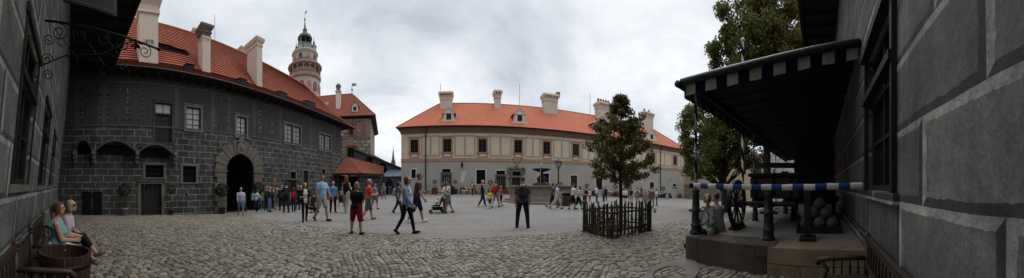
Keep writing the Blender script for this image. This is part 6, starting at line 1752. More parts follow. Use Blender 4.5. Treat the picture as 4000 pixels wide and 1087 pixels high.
block(2.42, 2.77, -.3, PH, .55, m_platd); block(.97, 2.405, -.3, PH, .55, m_platd); block(-.79, .955, .22, PH, .55, m_platy)
for a, c in ((.36, .955), (-.1, .35), (-.79, -.11)): block(a, c, -.3, .212, .5, m_platy)
b = MB(FC); b.bbox(uf(1) - .004, uf(1) + .42, .80, 1.24, .3, PH + .012, .02); b.build('bollard_base', m_platd, T)
for i in range(9):      # outer edge blocks and paving slabs
    b = MB(FC); u0 = uf(2.7) + .565 + i * 1.35; b.bbox(u0, u0 + 1.33, 2.3, 2.77, -1.0 if i > 4 else -.3, PH, .015); b.build('edge_block', m_plat, T)
    for j in range(3):
        v0 = -.78 + j * 1.025; b = MB(FC); u1 = uf(v0 + .5) + .57 + i * 1.35 + (.5 if j == 1 else 0); b.bbox(u1, u1 + 1.335, v0, v0 + 1.01, PH - .08, PH + RND.uniform(-.004, .003), .008); b.build('paving_slab', m_platt, T)
b = MB(FC); b.bbox(uf(0) + .562, uf(0) + 1.07, .252, 1.26, PH - .08, PH - .001, .008); b.build('paving_slab', m_platt, T)

# awning
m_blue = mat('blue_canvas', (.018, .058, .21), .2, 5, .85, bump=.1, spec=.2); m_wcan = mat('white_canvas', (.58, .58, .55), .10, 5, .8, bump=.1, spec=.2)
m_vw = mat('shaded_white_canvas', (.27, .26, .24), .2, 5, .9, bump=.1, spec=.1); m_vb = mat('shaded_blue_canvas', (.003, .006, .02), .2, 5, .9, bump=.1, spec=.1)  # darker copies of the band canvas, the valance's shade put into the colour
m_aw = mat('dark_awning_boards', (.012, .011, .010), .3, 4, .9); m_sheet = mat('grey_awning_sheet', (.10, .105, .11), .25, 2, .6)
T = cthing('awning', 'long lean-to awning with blue and white striped valance on the right wall', 'awning', 8, 1, 3.8)
def aw(v): f = (2.95 - v) / 3.75; return 3.89 + .56 * f - .13 * math.sin(PI * max(0, min(1, f)))
def un(v): return 4.75 - .25 * (v + .8) / 3.7
n = 10; vs = [-.78 + (2.95 + .78) * i / n for i in range(n + 1)]
b = MB(FC)
for a, c in zip(vs, vs[1:]): b.poly([(un(a), a, aw(a)), (21, a, aw(a)), (21, c, aw(c)), (un(c), c, aw(c))])
b.build('boards', m_aw, T)
b = MB(FC)
for a, c in zip(vs, vs[1:]): b.poly([(un(a) - .05, a, aw(a) + .09), (21, a, aw(a) + .09), (21, c, aw(c) + .09), (un(c) - .05, c, aw(c) + .09)])
b.build('roof_sheet', m_sheet, T)
b = MB(FC); b.tube([(un(v) - .02, v, aw(v) + .02) for v in vs], .085, 10); b.build('verge_roll', m_castiron, T, True)
b = MB(FC); b.tube([(un(2.95) - .12, 3.0, aw(2.95) - .02), (21, 3.0, aw(2.95) - .02)], .075, 10); b.build('eave_gutter', m_iron, T, True)
b = MB(FC)
for i in range(24): u = 5.1 + i * .68; b.tube([(u, v, aw(v) - .05) for v in vs], .035, 4)
b.build('rafters', m_aw, T)
b = MB(FC); b.beam((4.6, 2.7, 3.80), (20.5, 2.7, 3.80), .1, .12); b.build('eave_beam', m_aw, T)
b = MB(FC); b.beam((9.3, .3, 2.38), (9.3, 2.62, 2.42), .14, .2); b.build('cross_beam', m_woodd, T)
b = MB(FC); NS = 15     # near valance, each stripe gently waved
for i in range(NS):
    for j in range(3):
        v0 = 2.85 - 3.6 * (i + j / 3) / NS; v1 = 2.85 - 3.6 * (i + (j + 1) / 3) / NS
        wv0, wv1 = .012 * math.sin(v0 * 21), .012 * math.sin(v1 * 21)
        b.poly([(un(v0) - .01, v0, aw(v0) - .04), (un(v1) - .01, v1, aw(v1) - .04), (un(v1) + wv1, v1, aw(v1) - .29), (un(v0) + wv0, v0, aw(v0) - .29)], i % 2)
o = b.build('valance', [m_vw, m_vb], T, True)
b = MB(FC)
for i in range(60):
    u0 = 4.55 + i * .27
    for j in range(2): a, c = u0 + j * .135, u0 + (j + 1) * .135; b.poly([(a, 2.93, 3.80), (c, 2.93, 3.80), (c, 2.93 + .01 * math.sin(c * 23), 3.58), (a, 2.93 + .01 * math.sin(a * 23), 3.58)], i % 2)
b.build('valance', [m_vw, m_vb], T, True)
def striped_pole(b, c, z0, z1, r, pitch):
    n, m = 12, int((z1 - z0) / .06)
    for i in range(m):
        for k in range(n):
            za, zc = z0 + (z1 - z0) * i / m, z0 + (z1 - z0) * (i + 1) / m; t0, t1 = 2 * PI * k / n, 2 * PI * (k + 1) / n
            ph_ = ((za / pitch) + k / n) % 1
            b.poly([(c[0] + r * math.cos(t0), c[1] + r * math.sin(t0), za), (c[0] + r * math.cos(t1), c[1] + r * math.sin(t1), za), (c[0] + r * math.cos(t1), c[1] + r * math.sin(t1), zc), (c[0] + r * math.cos(t0), c[1] + r * math.sin(t0), zc)], 0 if ph_ < .5 else 1)
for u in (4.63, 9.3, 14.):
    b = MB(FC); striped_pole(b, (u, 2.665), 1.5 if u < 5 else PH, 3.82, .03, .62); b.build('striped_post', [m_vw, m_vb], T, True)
b = MB(FC); b.box(14., 14.06, -.79, 1.55, PH, 4.2)
for k in range(9): b.box(13.97, 14., -.75 + k * .26, -.51 + k * .26, PH, 4.15)
b.build('end_boarding', m_woodd, T)
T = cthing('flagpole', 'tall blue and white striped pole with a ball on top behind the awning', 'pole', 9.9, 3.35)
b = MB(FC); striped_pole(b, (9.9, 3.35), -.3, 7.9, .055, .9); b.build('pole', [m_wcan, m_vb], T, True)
b = MB(FC); b.ball((9.9, 3.35, 7.97), .10); b.build('finial', m_wcan, T, True)
# cannon bollards
def bollard(u, v, h, label, base=PH):
    T = cthing('cannon_bollard', label, 'bollard', u, v, base, 'old cannon barrels used as bollards')
    k = h / 1.0; b = MB(FC)
    b.lathe((u, v, base), [(.125 * k, 0), (.13 * k, .04), (.11 * k, .06), (.105 * k, .16), (.118 * k, .18), (.118 * k, .21), (.10 * k, .23), (.092 * k, .5 * k), (.105 * k, .515 * k), (.105 * k, .55 * k), (.09 * k, .57 * k), (.075 * k, .86 * k), (.088 * k, .875 * k), (.088 * k, .90 * k), (.07 * k, .92 * k), (.085 * k, .97 * k), (.09 * k, 1.0 * k), (.05 * k, 1.01 * k)], 18)
    b.build('barrel', m_castiron, T, True)
    for sg_ in (-1, 1): b = MB(FC); b.tube([(u, v + sg_ * .07, base + .53 * k), (u, v + sg_ * .17, base + .53 * k)], .033 * k, 10); b.build('trunnion', m_castiron, T, True)
    b = MB(FC); b.tube([(u + .1 * math.cos(a), v - .16 + .05 * math.sin(a), base + .56 * k + .05 * math.cos(a)) for a in [2 * PI * i / 12 for i in range(13)]], .009, 5); b.build('ring', m_iron, T, True)
bollard(4.63, 2.665, .98, 'cannon barrel bollard carrying the striped awning post at the platform corner')
bollard(4.60, 1.02, 1.0, 'cannon barrel bollard standing on its own block in the middle of the platform front', PH + .012)
bollard(7.1, 2.0, .8, 'cannon barrel bollard behind the spoked wheel'); bollard(7.35, .87, .6, 'short cannon barrel bollard beneath the cart'); bollard(9.1, 1.36, .8, 'farthest cannon barrel bollard on the platform')
# striped band closing off the platform
T = cthing('barrier_band', 'blue and white striped canvas band stretched from bollard to wall', 'barrier', 4.3, 1, 1.55)
b = MB(FC); p0, p1 = (4.58, 2.70), (4.0, -.70)
NB = 17
def band(p0, p1, nb, first, z0=1.605, z1=1.60):
    for i in range(nb):
        for j in range(4):
            f0, f1 = (i + j / 4) / nb, (i + (j + 1) / 4) / nb
            for k, (ha, hb, oa, ob_) in enumerate(((-.056, -.018, -.018, .006), (-.018, .025, .006, .01), (.025, .054, .01, -.012))):
                q = []
                for f, h_, o_ in ((f0, ha, oa), (f1, ha, oa), (f1, hb, ob_), (f0, hb, ob_)):
                    q.append((p0[0] + (p1[0] - p0[0]) * f - o_ - .012 * math.sin(f * 9), p0[1] + (p1[1] - p0[1]) * f, z0 + (z1 - z0) * f + h_ - .03 * math.sin(PI * f) + (.004 * math.sin(f * 40))))
                b.poly(q, (i + first) % 2)
band(p0, p1, NB, 0)
b.build('band', [m_wcan, m_blue], T, True)
b = MB(FC)
def band2(u0, u1, v, nb):
    for i in range(nb):
        for ha, hb, oa, oc in ((-.056, .0, .03, .0), (.0, .054, .0, .015)):
            a, c = u0 + (u1 - u0) * i / nb, u0 + (u1 - u0) * (i + 1) / nb
            b.poly([(a, v + oa, 1.6 + ha), (c, v + oa, 1.6 + ha), (c, v + oc, 1.6 + hb), (a, v + oc, 1.6 + hb)], (i + 1) % 2)
band2(4.5, 14, 2.75, 44); b.build('side_band', [m_wcan, m_blue], T, True)
# cart
T = cthing('gun_cart', 'heavy dark wooden gun cart with a spoked wheel on the platform', 'cart', 6.5, 1.4, PH)
def wheel(c, r, par, dirU=(1, 0), name='wheel', z=None):
    u0, v0 = c; z = z if z is not None else PH + .06 + r
    ax = (-dirU[1], dirU[0])
    def Wp(a, q, o): return (u0 + dirU[0] * q * math.cos(a) + ax[0] * o, v0 + dirU[1] * q * math.cos(a) + ax[1] * o, z + q * math.sin(a))
    b = MB(FC); n = 36
    R_ = [[Wp(2 * PI * k / n, q, o) for q, o in ((r, -.04), (r, .04), (r - .075, .035), (r - .075, -.035))] for k in range(n + 1)]
    b.rings(R_, False); w_ = b.build(name, m_woodd, par)
    b = MB(FC); R_ = [[Wp(2 * PI * k / n, q, o) for q, o in ((r + .012, -.042), (r + .012, .042), (r + .001, .042), (r + .001, -.042))] for k in range(n + 1)]; b.rings(R_, False); b.build('tyre', m_iron, w_)
    for k in range(12):
        a = 2 * PI * k / 12 + .1; b = MB(FC); b.tube([Wp(a, .09, .03), Wp(a, r * .5, .01), Wp(a, r - .07, 0)], [.03, .024, .028], 6); b.build('spoke', m_woodd, w_)
    b = MB(FC); b.tube([Wp(0, 0, -.2), Wp(0, 0, -.1), Wp(0, 0, .1), Wp(0, 0, .22)], [.07, .11, .11, .06], 12); b.build('hub', m_woodd, w_)
    return w_
wheel((5.64, 2.05), .575, T)
b = MB(FC); b.box(5.34, 5.94, 1.93, 2.17, PH, PH + .055); b.box(5.44, 5.59, 1.95, 2.15, PH + .055, PH + .14); b.box(5.76, 5.9, 1.95, 2.15, PH + .055, PH + .13); b.build('wheel_chock', m_woodd, T)
b = MB(FC); b.tube([(5.64, 2.0, 1.16), (5.64, .6, 1.16)], .06, 8); b.beam((5.4, 1.5, 1.14), (8.4, 1.4, .95), .12, .13); b.beam((5.9, .9, 1.2), (8.0, .8, 1.2), .1, .12); b.beam((5.9, 1.7, 1.2), (8.0, 1.7, 1.2), .1, .12)
for u, v in ((7.8, .8), (7.8, 1.7)): b.beam((u, v, PH), (u, v, 1.2), .1, .1)
b.build('undercarriage', m_woodd, T)
b = MB(FC); b.bbox(6.05, 8.0, .55, 1.85, 1.26, 1.82, .03); b.build('chest', m_wood, T)
b = MB(FC); b.bbox(6.0, 8.05, .5, 1.9, 1.825, 1.93, .03); b.build('lid', m_woodd, T)
for v in (.75, 1.2, 1.68): b = MB(FC); b.box(6.035, 6.047, v - .03, v + .03, 1.3, 1.8); b.build('iron_strap', m_iron, T)
b = MB(FC); b.tube([(6.02, 1.2, 1.7), (5.96, 1.18, 2.02)], .02, 6); b.build('lever', m_iron, T)
b = MB(FC); b.tube([(7.0, .9, 1.05), (6.5, .7, .95), (6.1, .55, .82), (6.05, .5, .66), (6.12, .46, .62)], .03, 6); b.build('hook', m_iron, T)
T = cthing('field_gun', 'dark field gun on spoked wheels standing close to the right wall', 'cannon', 8.2, -.1, PH)
wheel((8.0, -.42), .58, T); wheel((8.0, .85), .58, T)
b = MB(FC); b.tube([(7.2, .2, 1.36), (7.15, .2, 1.36), (7.4, .2, 1.33), (9.0, .2, 1.22), (9.3, .2, 1.2), (9.4, .2, 1.2)], [.09, .12, .10, .15, .15, .06], 14); b.build('gun_barrel', m_castiron, T, True)
b = MB(FC); b.beam((7.7, .0, 1.1), (10.2, .05, .62), .1, .3); b.beam((7.7, .42, 1.1), (10.2, .38, .62), .1, .3); b.tube([(8, -.4, 1.16), (8, .85, 1.16)], .06, 8); b.build('carriage', m_woodd, T)
# cannonballs
m_ball = stone_mat('stone_shot', (.10, .097, .092), (.045, .043, .042), 3., .4); rb = .152
T = cthing('shot_tray', 'low dark wooden tray holding the pile of stone cannonballs', 'tray', 5.85, .03, PH)
b = MB(FC)
b.box(5.36, 6.34, -.46, .52, PH, PH + .04)
for a in ((5.33, 5.36, -.49, .55), (6.34, 6.37, -.49, .55), (5.36, 6.34, -.49, -.46), (5.36, 6.34, .52, .55)): b.box(*a, PH, PH + .15)
b.build('frame', m_woodd, T)
LAY = {0: 'bottom layer', 1: 'middle layer', 2: 'top'}
for lay in range(3):
    n = 3 - lay; z = PH + .04 + rb + lay * rb * 1.42
    for i in range(n):
        for j in range(n):
            c = FC.p(5.85 + (i - (n - 1) / 2) * rb * 2.01, .03 + (j - (n - 1) / 2) * rb * 2.01, z)
            o = bpy.data.objects.new('cannonball', None)
            bpy.data.objects.remove(o)
            b = MB(); b.ball((0, 0, 0), rb, 20, 12)
            o = b.build('cannonball', m_ball, None, True, local=True); o.location = c; o.rotation_euler = (i, j * 2, lay)
            tag(o, {0: 'grey stone cannonball in the bottom layer of the pile on the tray', 1: 'grey stone cannonball in the middle layer of the pile', 2: 'topmost grey stone cannonball of the pile on the platform'}[lay], 'cannonball', 'stone cannonballs on the tray')
T = cthing('timber_post', 'squat dark timber post on a base block in front of the cannonballs', 'post', 4.72, .26, PH)
b = MB(FC); b.bbox(4.66, 4.80, .19, .33, PH + .07, 1.56, .012); b.build('post', m_woodd, T)
b = MB(FC); b.bbox(4.56, 4.90, .10, .42, PH, PH + .07, .01); b.build('base', m_woodd, T)
# couple on the platform edge
q = FC.p(4.78, 2.42, 0)
cg = person('girl with blonde ponytail in white t-shirt with green print seated on the platform edge', q.x, q.y, 0, rad(12), 1.76, 'f', 'pony', 'blond', 'light', ('tee', (.6, .6, .63)), ('trousers', NAVY), BLK, legs='edge', arms=('lap', 'lap'), lean=4, head=(35, 0), det=2, seat=PH, extras=(('print', (.10, .42, .05), (-.12, .11, .06, .27, -1)),))
q = FC.p(5.24, 2.40, 0)
cb = person('man with cropped hair in pale t-shirt seated close beside the blonde girl', q.x, q.y, 0, rad(12), 1.8, 'm', 'shaved', 'brown', 'light', ('tee', (.40, .39, .40)), ('trousers', BLK), BLK, legs='edge', arms=('lap', 'lap'), lean=8, head=(-20, 0), det=2, seat=PH)
backpack(cg, 'small silver grey backpack between the seated couple', (.30, .30, .31), (.15, .08, .22), t0=.12)

# worn gutter stone with a round dish
p = ground_at(2632, 1070)
T = thing('gutter_stone', 'flat worn stone slab with a shallow round dish beside the platform corner', 'stone', p, rad(35))
b = MB(); n = 36; gr_ = random.Random(6)
OUT = [(.78 * math.cos(2 * PI * k / n) * (1 + .10 * math.cos(3 * 2 * PI * k / n + .6)), .50 * math.sin(2 * PI * k / n) * (1 + .12 * math.cos(2 * 2 * PI * k / n + .4))) for k in range(n)]
DI = [(-.08 + .40 * math.cos(2 * PI * k / n), .05 + .29 * math.sin(2 * PI * k / n)) for k in range(n)]
def ri(pts, z, k=1.): return [((x - 0) * k, y * k, z + gr_.uniform(-.002, .002)) for x, y in pts]
def mixr(t, z): return [(a[0] * (1 - t) + c[0] * t, a[1] * (1 - t) + c[1] * t, z + gr_.uniform(-.004, .004)) for a, c in zip(DI, OUT)]
b.rings([ri(OUT, -.1), ri(OUT, .022), mixr(.95, .036), mixr(.5, .034), mixr(.1, .034), mixr(0, .028), [(x * .93 - .0, y * .93, -.03) for x, y in DI], [(x * .8, y * .8, -.055) for x, y in DI], [(x * .3, y * .3, -.065) for x, y in DI]])
b.build('slab', m_stoned, T, False, local=True)
# ---------------------------------------------------------------- fountain
p = pol(rad(7.1), 22.); fz = gz(*p)
T = thing('fountain', 'eight sided stone fountain on steps with a dark bronze bowl in the middle', 'fountain', (*p, fz))
m_fst = stone_mat('fountain_stone', (.27, .245, .20), (.14, .125, .105), 1.6, .4)
OA = PI / 8 + rad(-7)
b = MB(); b.lathe((0, 0, 0), [(4.0, -.5), (4.0, .16), (3.5, .165)], 8, a0=OA); b.build('lower_step', m_fst, T, local=True)
b = MB(); b.lathe((0, 0, 0), [(3.5, .15), (3.5, .32), (3.0, .325)], 8, a0=OA); b.build('upper_step', m_fst, T, local=True)
b = MB(); b.lathe((0, 0, 0), [(3.02, .3), (3.02, .44), (2.93, .50), (2.88, 1.24), (2.98, 1.30), (3.06, 1.36), (3.06, 1.46), (2.75, 1.47), (2.7, 1.1), (2.7, .5)], 8, a0=OA, caps=False); b.build('basin', m_fst, T, local=True)
b = MB(); b.lathe((0, 0, 0), [(2.72, 1.15), (.02, 1.16)], 8, a0=OA); b.build('water', mat('dark_water', (.012, .02, .02), .1, 2, .05, bump=.1, spec=.6), T, local=True)
for k in range(8):
    b = MB(); a = OA + k * PI / 4; b.lathe((2.9 * math.cos(a), 2.9 * math.sin(a), 0), [(.16, .5), (.16, 1.24), (.2, 1.28)], 6); b.build('corner_strip', m_fst, T, local=True)
m_bronze = mat('dark_bronze', (.022, .021, .018), .3, 6, .45, .5)
b = MB(); b.lathe((0, 0, 0), [(.8, 1.0), (.8, 1.62), (.7, 1.70), (.5, 1.74), (.36, 1.80), (.42, 1.95), (.45, 2.1), (.3, 2.28), (.16, 2.4), (.14, 2.7)], 16); b.build('pedestal', m_bronze, T, True, local=True)
b = MB(); b.lathe((0, 0, 0), [(.12, 2.66), (.35, 2.72), (.75, 2.86), (.92, 2.98), (.86, 2.99), (.5, 2.9), (.05, 2.88)], 20); b.build('bowl', m_bronze, T, True, local=True)
b = MB(); b.lathe((0, 0, 0), [(.2, 2.86), (.16, 2.95), (.11, 3.05), (.05, 3.1)], 10); b.build('spout', m_bronze, T, True, local=True)
m_wat = mat('falling_water', (.55, .58, .6), .1, 9, .15, bump=0, spec=.6)
b = MB(); b.lathe((0, 0, 3.08), [(.02, 0), (.05, .25), (.02, .45)], 6)
for k in range(6):
    a = k * PI / 3 + .3; b.tube([(.88 * math.cos(a), .88 * math.sin(a), 2.97), (1.05 * math.cos(a), 1.05 * math.sin(a), 2.6), (1.14 * math.cos(a), 1.14 * math.sin(a), 1.2)], [.012, .014, .02], 5)
b.build('water_jets', m_wat, T, True, local=True)

# ---------------------------------------------------------------- street lamp and litter bin
p = pol(bearing(2181), 17.9); z0 = gz(*p)
T = thing('street_lamp', 'black iron street lamp with an open glass lantern beside the fountain', 'street lamp', (*p, z0))
b = MB(); b.lathe((0, 0, 0), [(.17, -.1), (.17, .12), (.13, .18), (.12, .6), (.09, .66), (.055, .75), (.048, 2.7), (.07, 2.74), (.05, 2.78), (.05, 2.82)], 12); b.build('post', m_iron, T, True, local=True)
b = MB()
for k in range(6):
    a = 2 * PI * k / 6; b.tube([(.06 * math.cos(a), .06 * math.sin(a), 2.8), (.17 * math.cos(a), .17 * math.sin(a), 2.95), (.27 * math.cos(a), .27 * math.sin(a), 3.3)], .014, 5)
b.lathe((0, 0, 0), [(.30, 3.28), (.31, 3.33), (.24, 3.37), (.18, 3.42), (.1, 3.46), (.03, 3.52)], 6); b.build('lantern_frame', m_iron, T, local=True)
b = MB(); b.lathe((0, 0, 0), [(.09, 2.84), (.16, 2.97), (.25, 3.28)], 6); b.build('lantern_glass', m_glassl, T, local=True)
p = ground_at(2213, 806)
T = thing('litter_bin', 'dark grey litter bin with a hooded lid standing in front of the fountain', 'litter bin', p, .2)
m_bin = mat('dark_grey_plastic', (.028, .029, .032), .15, 6, .55, bump=.05)
b = MB(); b.bbox(-.26, .26, -.24, .24, 0, .78, .03); b.build('body', m_bin, T, local=True)
b = MB(); b.bbox(-.28, .28, -.26, .26, .93, 1.03, .03)
for x in (-.26, .2):
    for y in (-.24, .18): b.box(x, x + .06, y, y + .06, .78, .93)
b.build('lid', m_bin, T, local=True)
b = MB(); b.box(-.20, .20, -.18, .18, .785, .92); b.build('opening', m_void, T, local=True)

# ---------------------------------------------------------------- fenced young tree
FPT = [Vector((*pol(bearing(2390), 7.2), 0)), Vector((*pol(bearing(2281), 8.25), 0)), None, Vector((*pol(bearing(2539), 8.4), 0))]
FPT[2] = FPT[1] + FPT[3] - FPT[0]
fc_ = (FPT[1] + FPT[3]) / 2
T = thing('picket_fence', 'square of dark weathered wooden pickets around the young tree', 'fence', fc_)
m_pick = mat('weathered_pickets', (.042, .034, .027), .35, 8, .85, bump=.4)
fr_ = random.Random(8)
for k in range(4):
    a, c = FPT[k], FPT[(k + 1) % 4]; d = (c - a); L_ = d.length; d.normalize(); nrm = Vector((d.y, -d.x, 0))
    if nrm.dot((a + c) / 2 - fc_) < 0: nrm = -nrm
    b = MB(); b.tube([a + Vector((0, 0, -.1)), a + Vector((.01, 0, .6)), a + Vector((0, .01, 1.02 + fr_.uniform(-.03, .05)))], [.055, .052, .05], 8); b.build('corner_post', m_pick, T)
    for z in (.22, .76):
        b = MB(); b.tube([a + Vector((0, 0, z)), (a + c) / 2 + Vector((0, 0, z + .02)), c + Vector((0, 0, z))], [.035, .032, .035], 6); b.build('rail', m_pick, T)
    n = int(L_ / .155)
    for i in range(1, n):
        if fr_.random() < .06: continue
        q = a + d * (L_ * (i + fr_.uniform(-.18, .18)) / n) + nrm * .045; h = fr_.uniform(.93, 1.10); t = Vector((fr_.uniform(-.03, .03), fr_.uniform(-.03, .03), 0)); w_ = fr_.uniform(.024, .034)
        b = MB(); b.tube([q + Vector((0, 0, .02 + fr_.uniform(-.03, .05))), q + t * .5 + Vector((0, 0, h * .55)), q + t + Vector((0, 0, h - .05)), q + t + Vector((0, 0, h))], [w_, w_, w_ * .9, w_ * .35], 6); b.build('picket', m_pick, T)
# young tree
tp = Vector((*pol(bearing(2424), 8.15), 0))
T = thing('young_tree', 'young slender tree with dark olive foliage growing inside the picket fence', 'tree', tp)
b = MB(); b.tube([tp + Vector(v) for v in ((0, 0, -.1), (0, 0, .25), (.02, .01, 1.2), (-.01, .02, 2.2), (.02, 0, 3.2), (0, 0, 4.2), (-.02, 0, 4.7))], [.085, .065, .058, .05, .035, .018, .006], 10); b.build('trunk', m_bark, T, True)
tr_ = random.Random(4); cl = []
def env(z):      # half width of the crown at a height
    pts = [(1.6, .4), (1.85, 1.0), (2.25, 1.2), (2.8, 1.18), (3.2, 1.08), (3.5, .9), (3.8, .6), (4.15, .36), (4.75, .08)]
    for (a, c), (d, e) in zip(pts, pts[1:]):
        if a <= z <= d: return c + (e - c) * (z - a) / (d - a)
    return .1
limbs = MB()
for i in range(64):
    z = 1.85 + 2.75 * (i / 64) ** .95; a = i * 2.399 + tr_.uniform(-.3, .3); L_ = env(z) * tr_.uniform(.72, 1.12)
    s0 = tp + Vector((.01, .01, max(z - L_ * .35, 1.6))); e0 = tp + Vector((L_ * math.cos(a), L_ * math.sin(a), z + L_ * tr_.uniform(-.05, .3))); mid = s0.lerp(e0, .5) + Vector((0, 0, .06))
    limbs.tube([s0, mid, e0], [.017, .011, .004], 5)
    for f in (.35, .55, .75, .92, 1.):
        if tr_.random() < .9: cl.append((s0.lerp(e0, f) + Vector((tr_.uniform(-.1, .1), tr_.uniform(-.1, .1), tr_.uniform(-.05, .08))), tr_.uniform(.11, .22) * (.75 if z > 3.8 else 1)))
limbs.build('limbs', m_bark, T, True)
P_ = np.concatenate([shell_points(c, r, int(46 * (r / .16) ** 2), .1, .85) for c, r in cl])
leaves('crown', P_, .10, m_leaf_tree, T)
T = thing('climbing_plant', 'leafy climbing plant growing through the pickets at the foot of the tree', 'plant', fc_)
P_ = []
for i in range(26):
    k = tr_.choice((0, 0, 0, 1, 3, 2)); a, c = FPT[k], FPT[(k + 1) % 4]; f = tr_.random() ** (1.6 if k == 0 else 1.); q = a.lerp(c, f); h = tr_.uniform(.25, 1.0) * (1 if f < .4 else .8)
    for j in range(int(h / .09)): P_.append(shell_points((q.x + tr_.uniform(-.06, .06), q.y + tr_.uniform(-.06, .06), .05 + j * .09), .09, 7, .1))
P_.append(shell_points((FPT[3].x + .12, FPT[3].y, .72), .16, 40, .1)); P_.append(shell_points((FPT[0].x, FPT[0].y, .45), .22, 120, .1, 1.6))
leaves('foliage', np.concatenate(P_), .08, m_leaf_tree, T)
for i in range(7):
    b = MB(); k = (0, 0, 3, 0, 1, 3, 0)[i]; a, c = FPT[k], FPT[(k + 1) % 4]; q = a.lerp(c, tr_.random()); b.tube([q, q + Vector((.08, .05, .4)), q + Vector((-.05, .02, .75)), q + Vector((.1, .1, 1.0))], [.012, .01, .008, .004], 5); b.build('stem', m_bark, T)
# tufts of grass at the fence foot
P_ = []
for k in range(4):
    a, c = FPT[k], FPT[(k + 1) % 4]
    for i in range(60): q = a.lerp(c, NR.random()) + Vector((NR.normal(0, .09), NR.normal(0, .09), 0)); P_.append((q.x, q.y, .03 + NR.random() * .05))
T = thing('grass_fringe', 'thin fringe of dark grass along the foot of the picket fence', 'grass', fc_); T['kind'] = 'stuff'
P_ = np.repeat(np.array(P_), 6, 0) + NR.normal(0, .03, (len(P_) * 6, 3)) * np.array((1, 1, .5)); leaves('grass_blades', P_, .07, leaf_mat('grass', [(.02, .03, .01), (.05, .07, .02)]), T, .2, -.8)

# ---------------------------------------------------------------- big trees on the right
def big_tree(label, base_px, r0, clumps, name='linden_tree', dens=1., lsz=.21, trunk_r=.38):
    th = bearing(base_px); bx, by = pol(th, r0); bz = gz(bx, by)
    T = thing(name, label, 'tree', (bx, by, bz))
    base = Vector((bx, by, bz)); rr_ = random.Random(base_px)
    top = max(EYE + (HY - c[1]) / F * r0 for c in clumps)
    b = MB(); tk = [base + Vector((0, 0, -.3)), base + Vector((0, 0, .6)), base + Vector((.1, .1, 2.5)), base + Vector((.0, .2, top * .45)), base + Vector((.2, .1, top * .72)), base + Vector((.1, .1, top * .9))]
    b.tube(tk, [trunk_r * 1.25, trunk_r, trunk_r * .85, trunk_r * .65, trunk_r * .35, .06], 12); b.build('trunk', m_bark, T, True)
    lb = MB(); P_ = []
    for (px, py, rp) in clumps:
        for dr in ((-1.6, 1.4) if rp > 60 else (rr_.uniform(-1.5, 1.5),)):
            r = r0 + dr + rr_.uniform(-.6, .6); t = bearing(px + rr_.uniform(-8, 8)); c = Vector((*pol(t, r), EYE + (HY - py) / F * r)); R_ = rp / F * r
            s0 = base + Vector((.05, .1, min(max(c.z * .62, 1.8), top * .8))); m_ = s0.lerp(c, .55) + Vector((0, 0, .35))
            lb.tube([s0, m_, c], [.11, .07, .025], 6)
            # sub-clumps give an uneven outline with gaps
            nsub = max(8, int(13 * (R_ / 1.5) ** 2))
            for k in range(nsub):
                d = Vector((rr_.gauss(0, 1), rr_.gauss(0, 1), rr_.gauss(0, .8))).normalized() * R_ * rr_.uniform(.25, 1.05); q = c + d; sr = rr_.uniform(.32, .68)
                if rr_.random() < .5: lb.tube([c, q], [.03, .01], 4)
                P_.append(shell_points(q, sr, int(52 * dens * (sr / .42) ** 2), .15, .75))
    lb.build('limbs', m_bark, T, True)
    leaves('crown', np.concatenate(P_), lsz, m_leaf_big, T, .6)
    return T
big_tree('tall old linden tree rising above the awning', 3000, 19., [
    (2960, 20, 75), (3060, 40, 85), (2900, 95, 60), (3010, 120, 90), (2805, 165, 40), (2850, 170, 55), (2935, 190, 85), (3060, 185, 90), (2790, 195, 25), (2880, 260, 60), (2990, 260, 85), (3100, 110, 80), (3110, 230, 80), (2800, 250, 30),
    (2840, 60, 35), (2870, 130, 50), (2960, 120, 80), (2900, 230, 70), (2840, 215, 45), (2835, 120, 30), (2895, 30, 35), (3140, 30, 70), (3140, 160, 70), (2930, 340, 80), (3030, 350, 90), (2960, 430, 80), (2880, 390, 70), (3090, 330, 80), (3050, 450, 80), (2990, -40, 80), (3090, -30, 80), (2935, -25, 50)])
big_tree('lower linden tree with drooping branches behind the striped corner post', 2830, 21., [
    (2700, 420, 38), (2740, 390, 45), (2790, 400, 60), (2720, 490, 45), (2780, 470, 65), (2690, 560, 30), (2740, 560, 60), (2800, 550, 70), (2850, 470, 75), (2870, 560, 70), (2700, 620, 30), (2760, 640, 50), (2820, 630, 55), (2920, 590, 60), (2970, 560, 60), (2900, 650, 35), (2680, 500, 22), (2960, 640, 40), (2730, 670, 25), (2735, 450, 55), (2775, 520, 70), (2720, 600, 45), (2780, 600, 65), (2840, 620, 60), (2900, 520, 80), (2960, 480, 80), (2930, 640, 55), (2790, 670, 45), (2850, 400, 60), (2700, 650, 30), (2760, 340, 30), (2690, 470, 25), (2682, 600, 28), (2690, 665, 22), (2678, 540, 26), (2715, 690, 24)], dens=1., lsz=.2, trunk_r=.3)

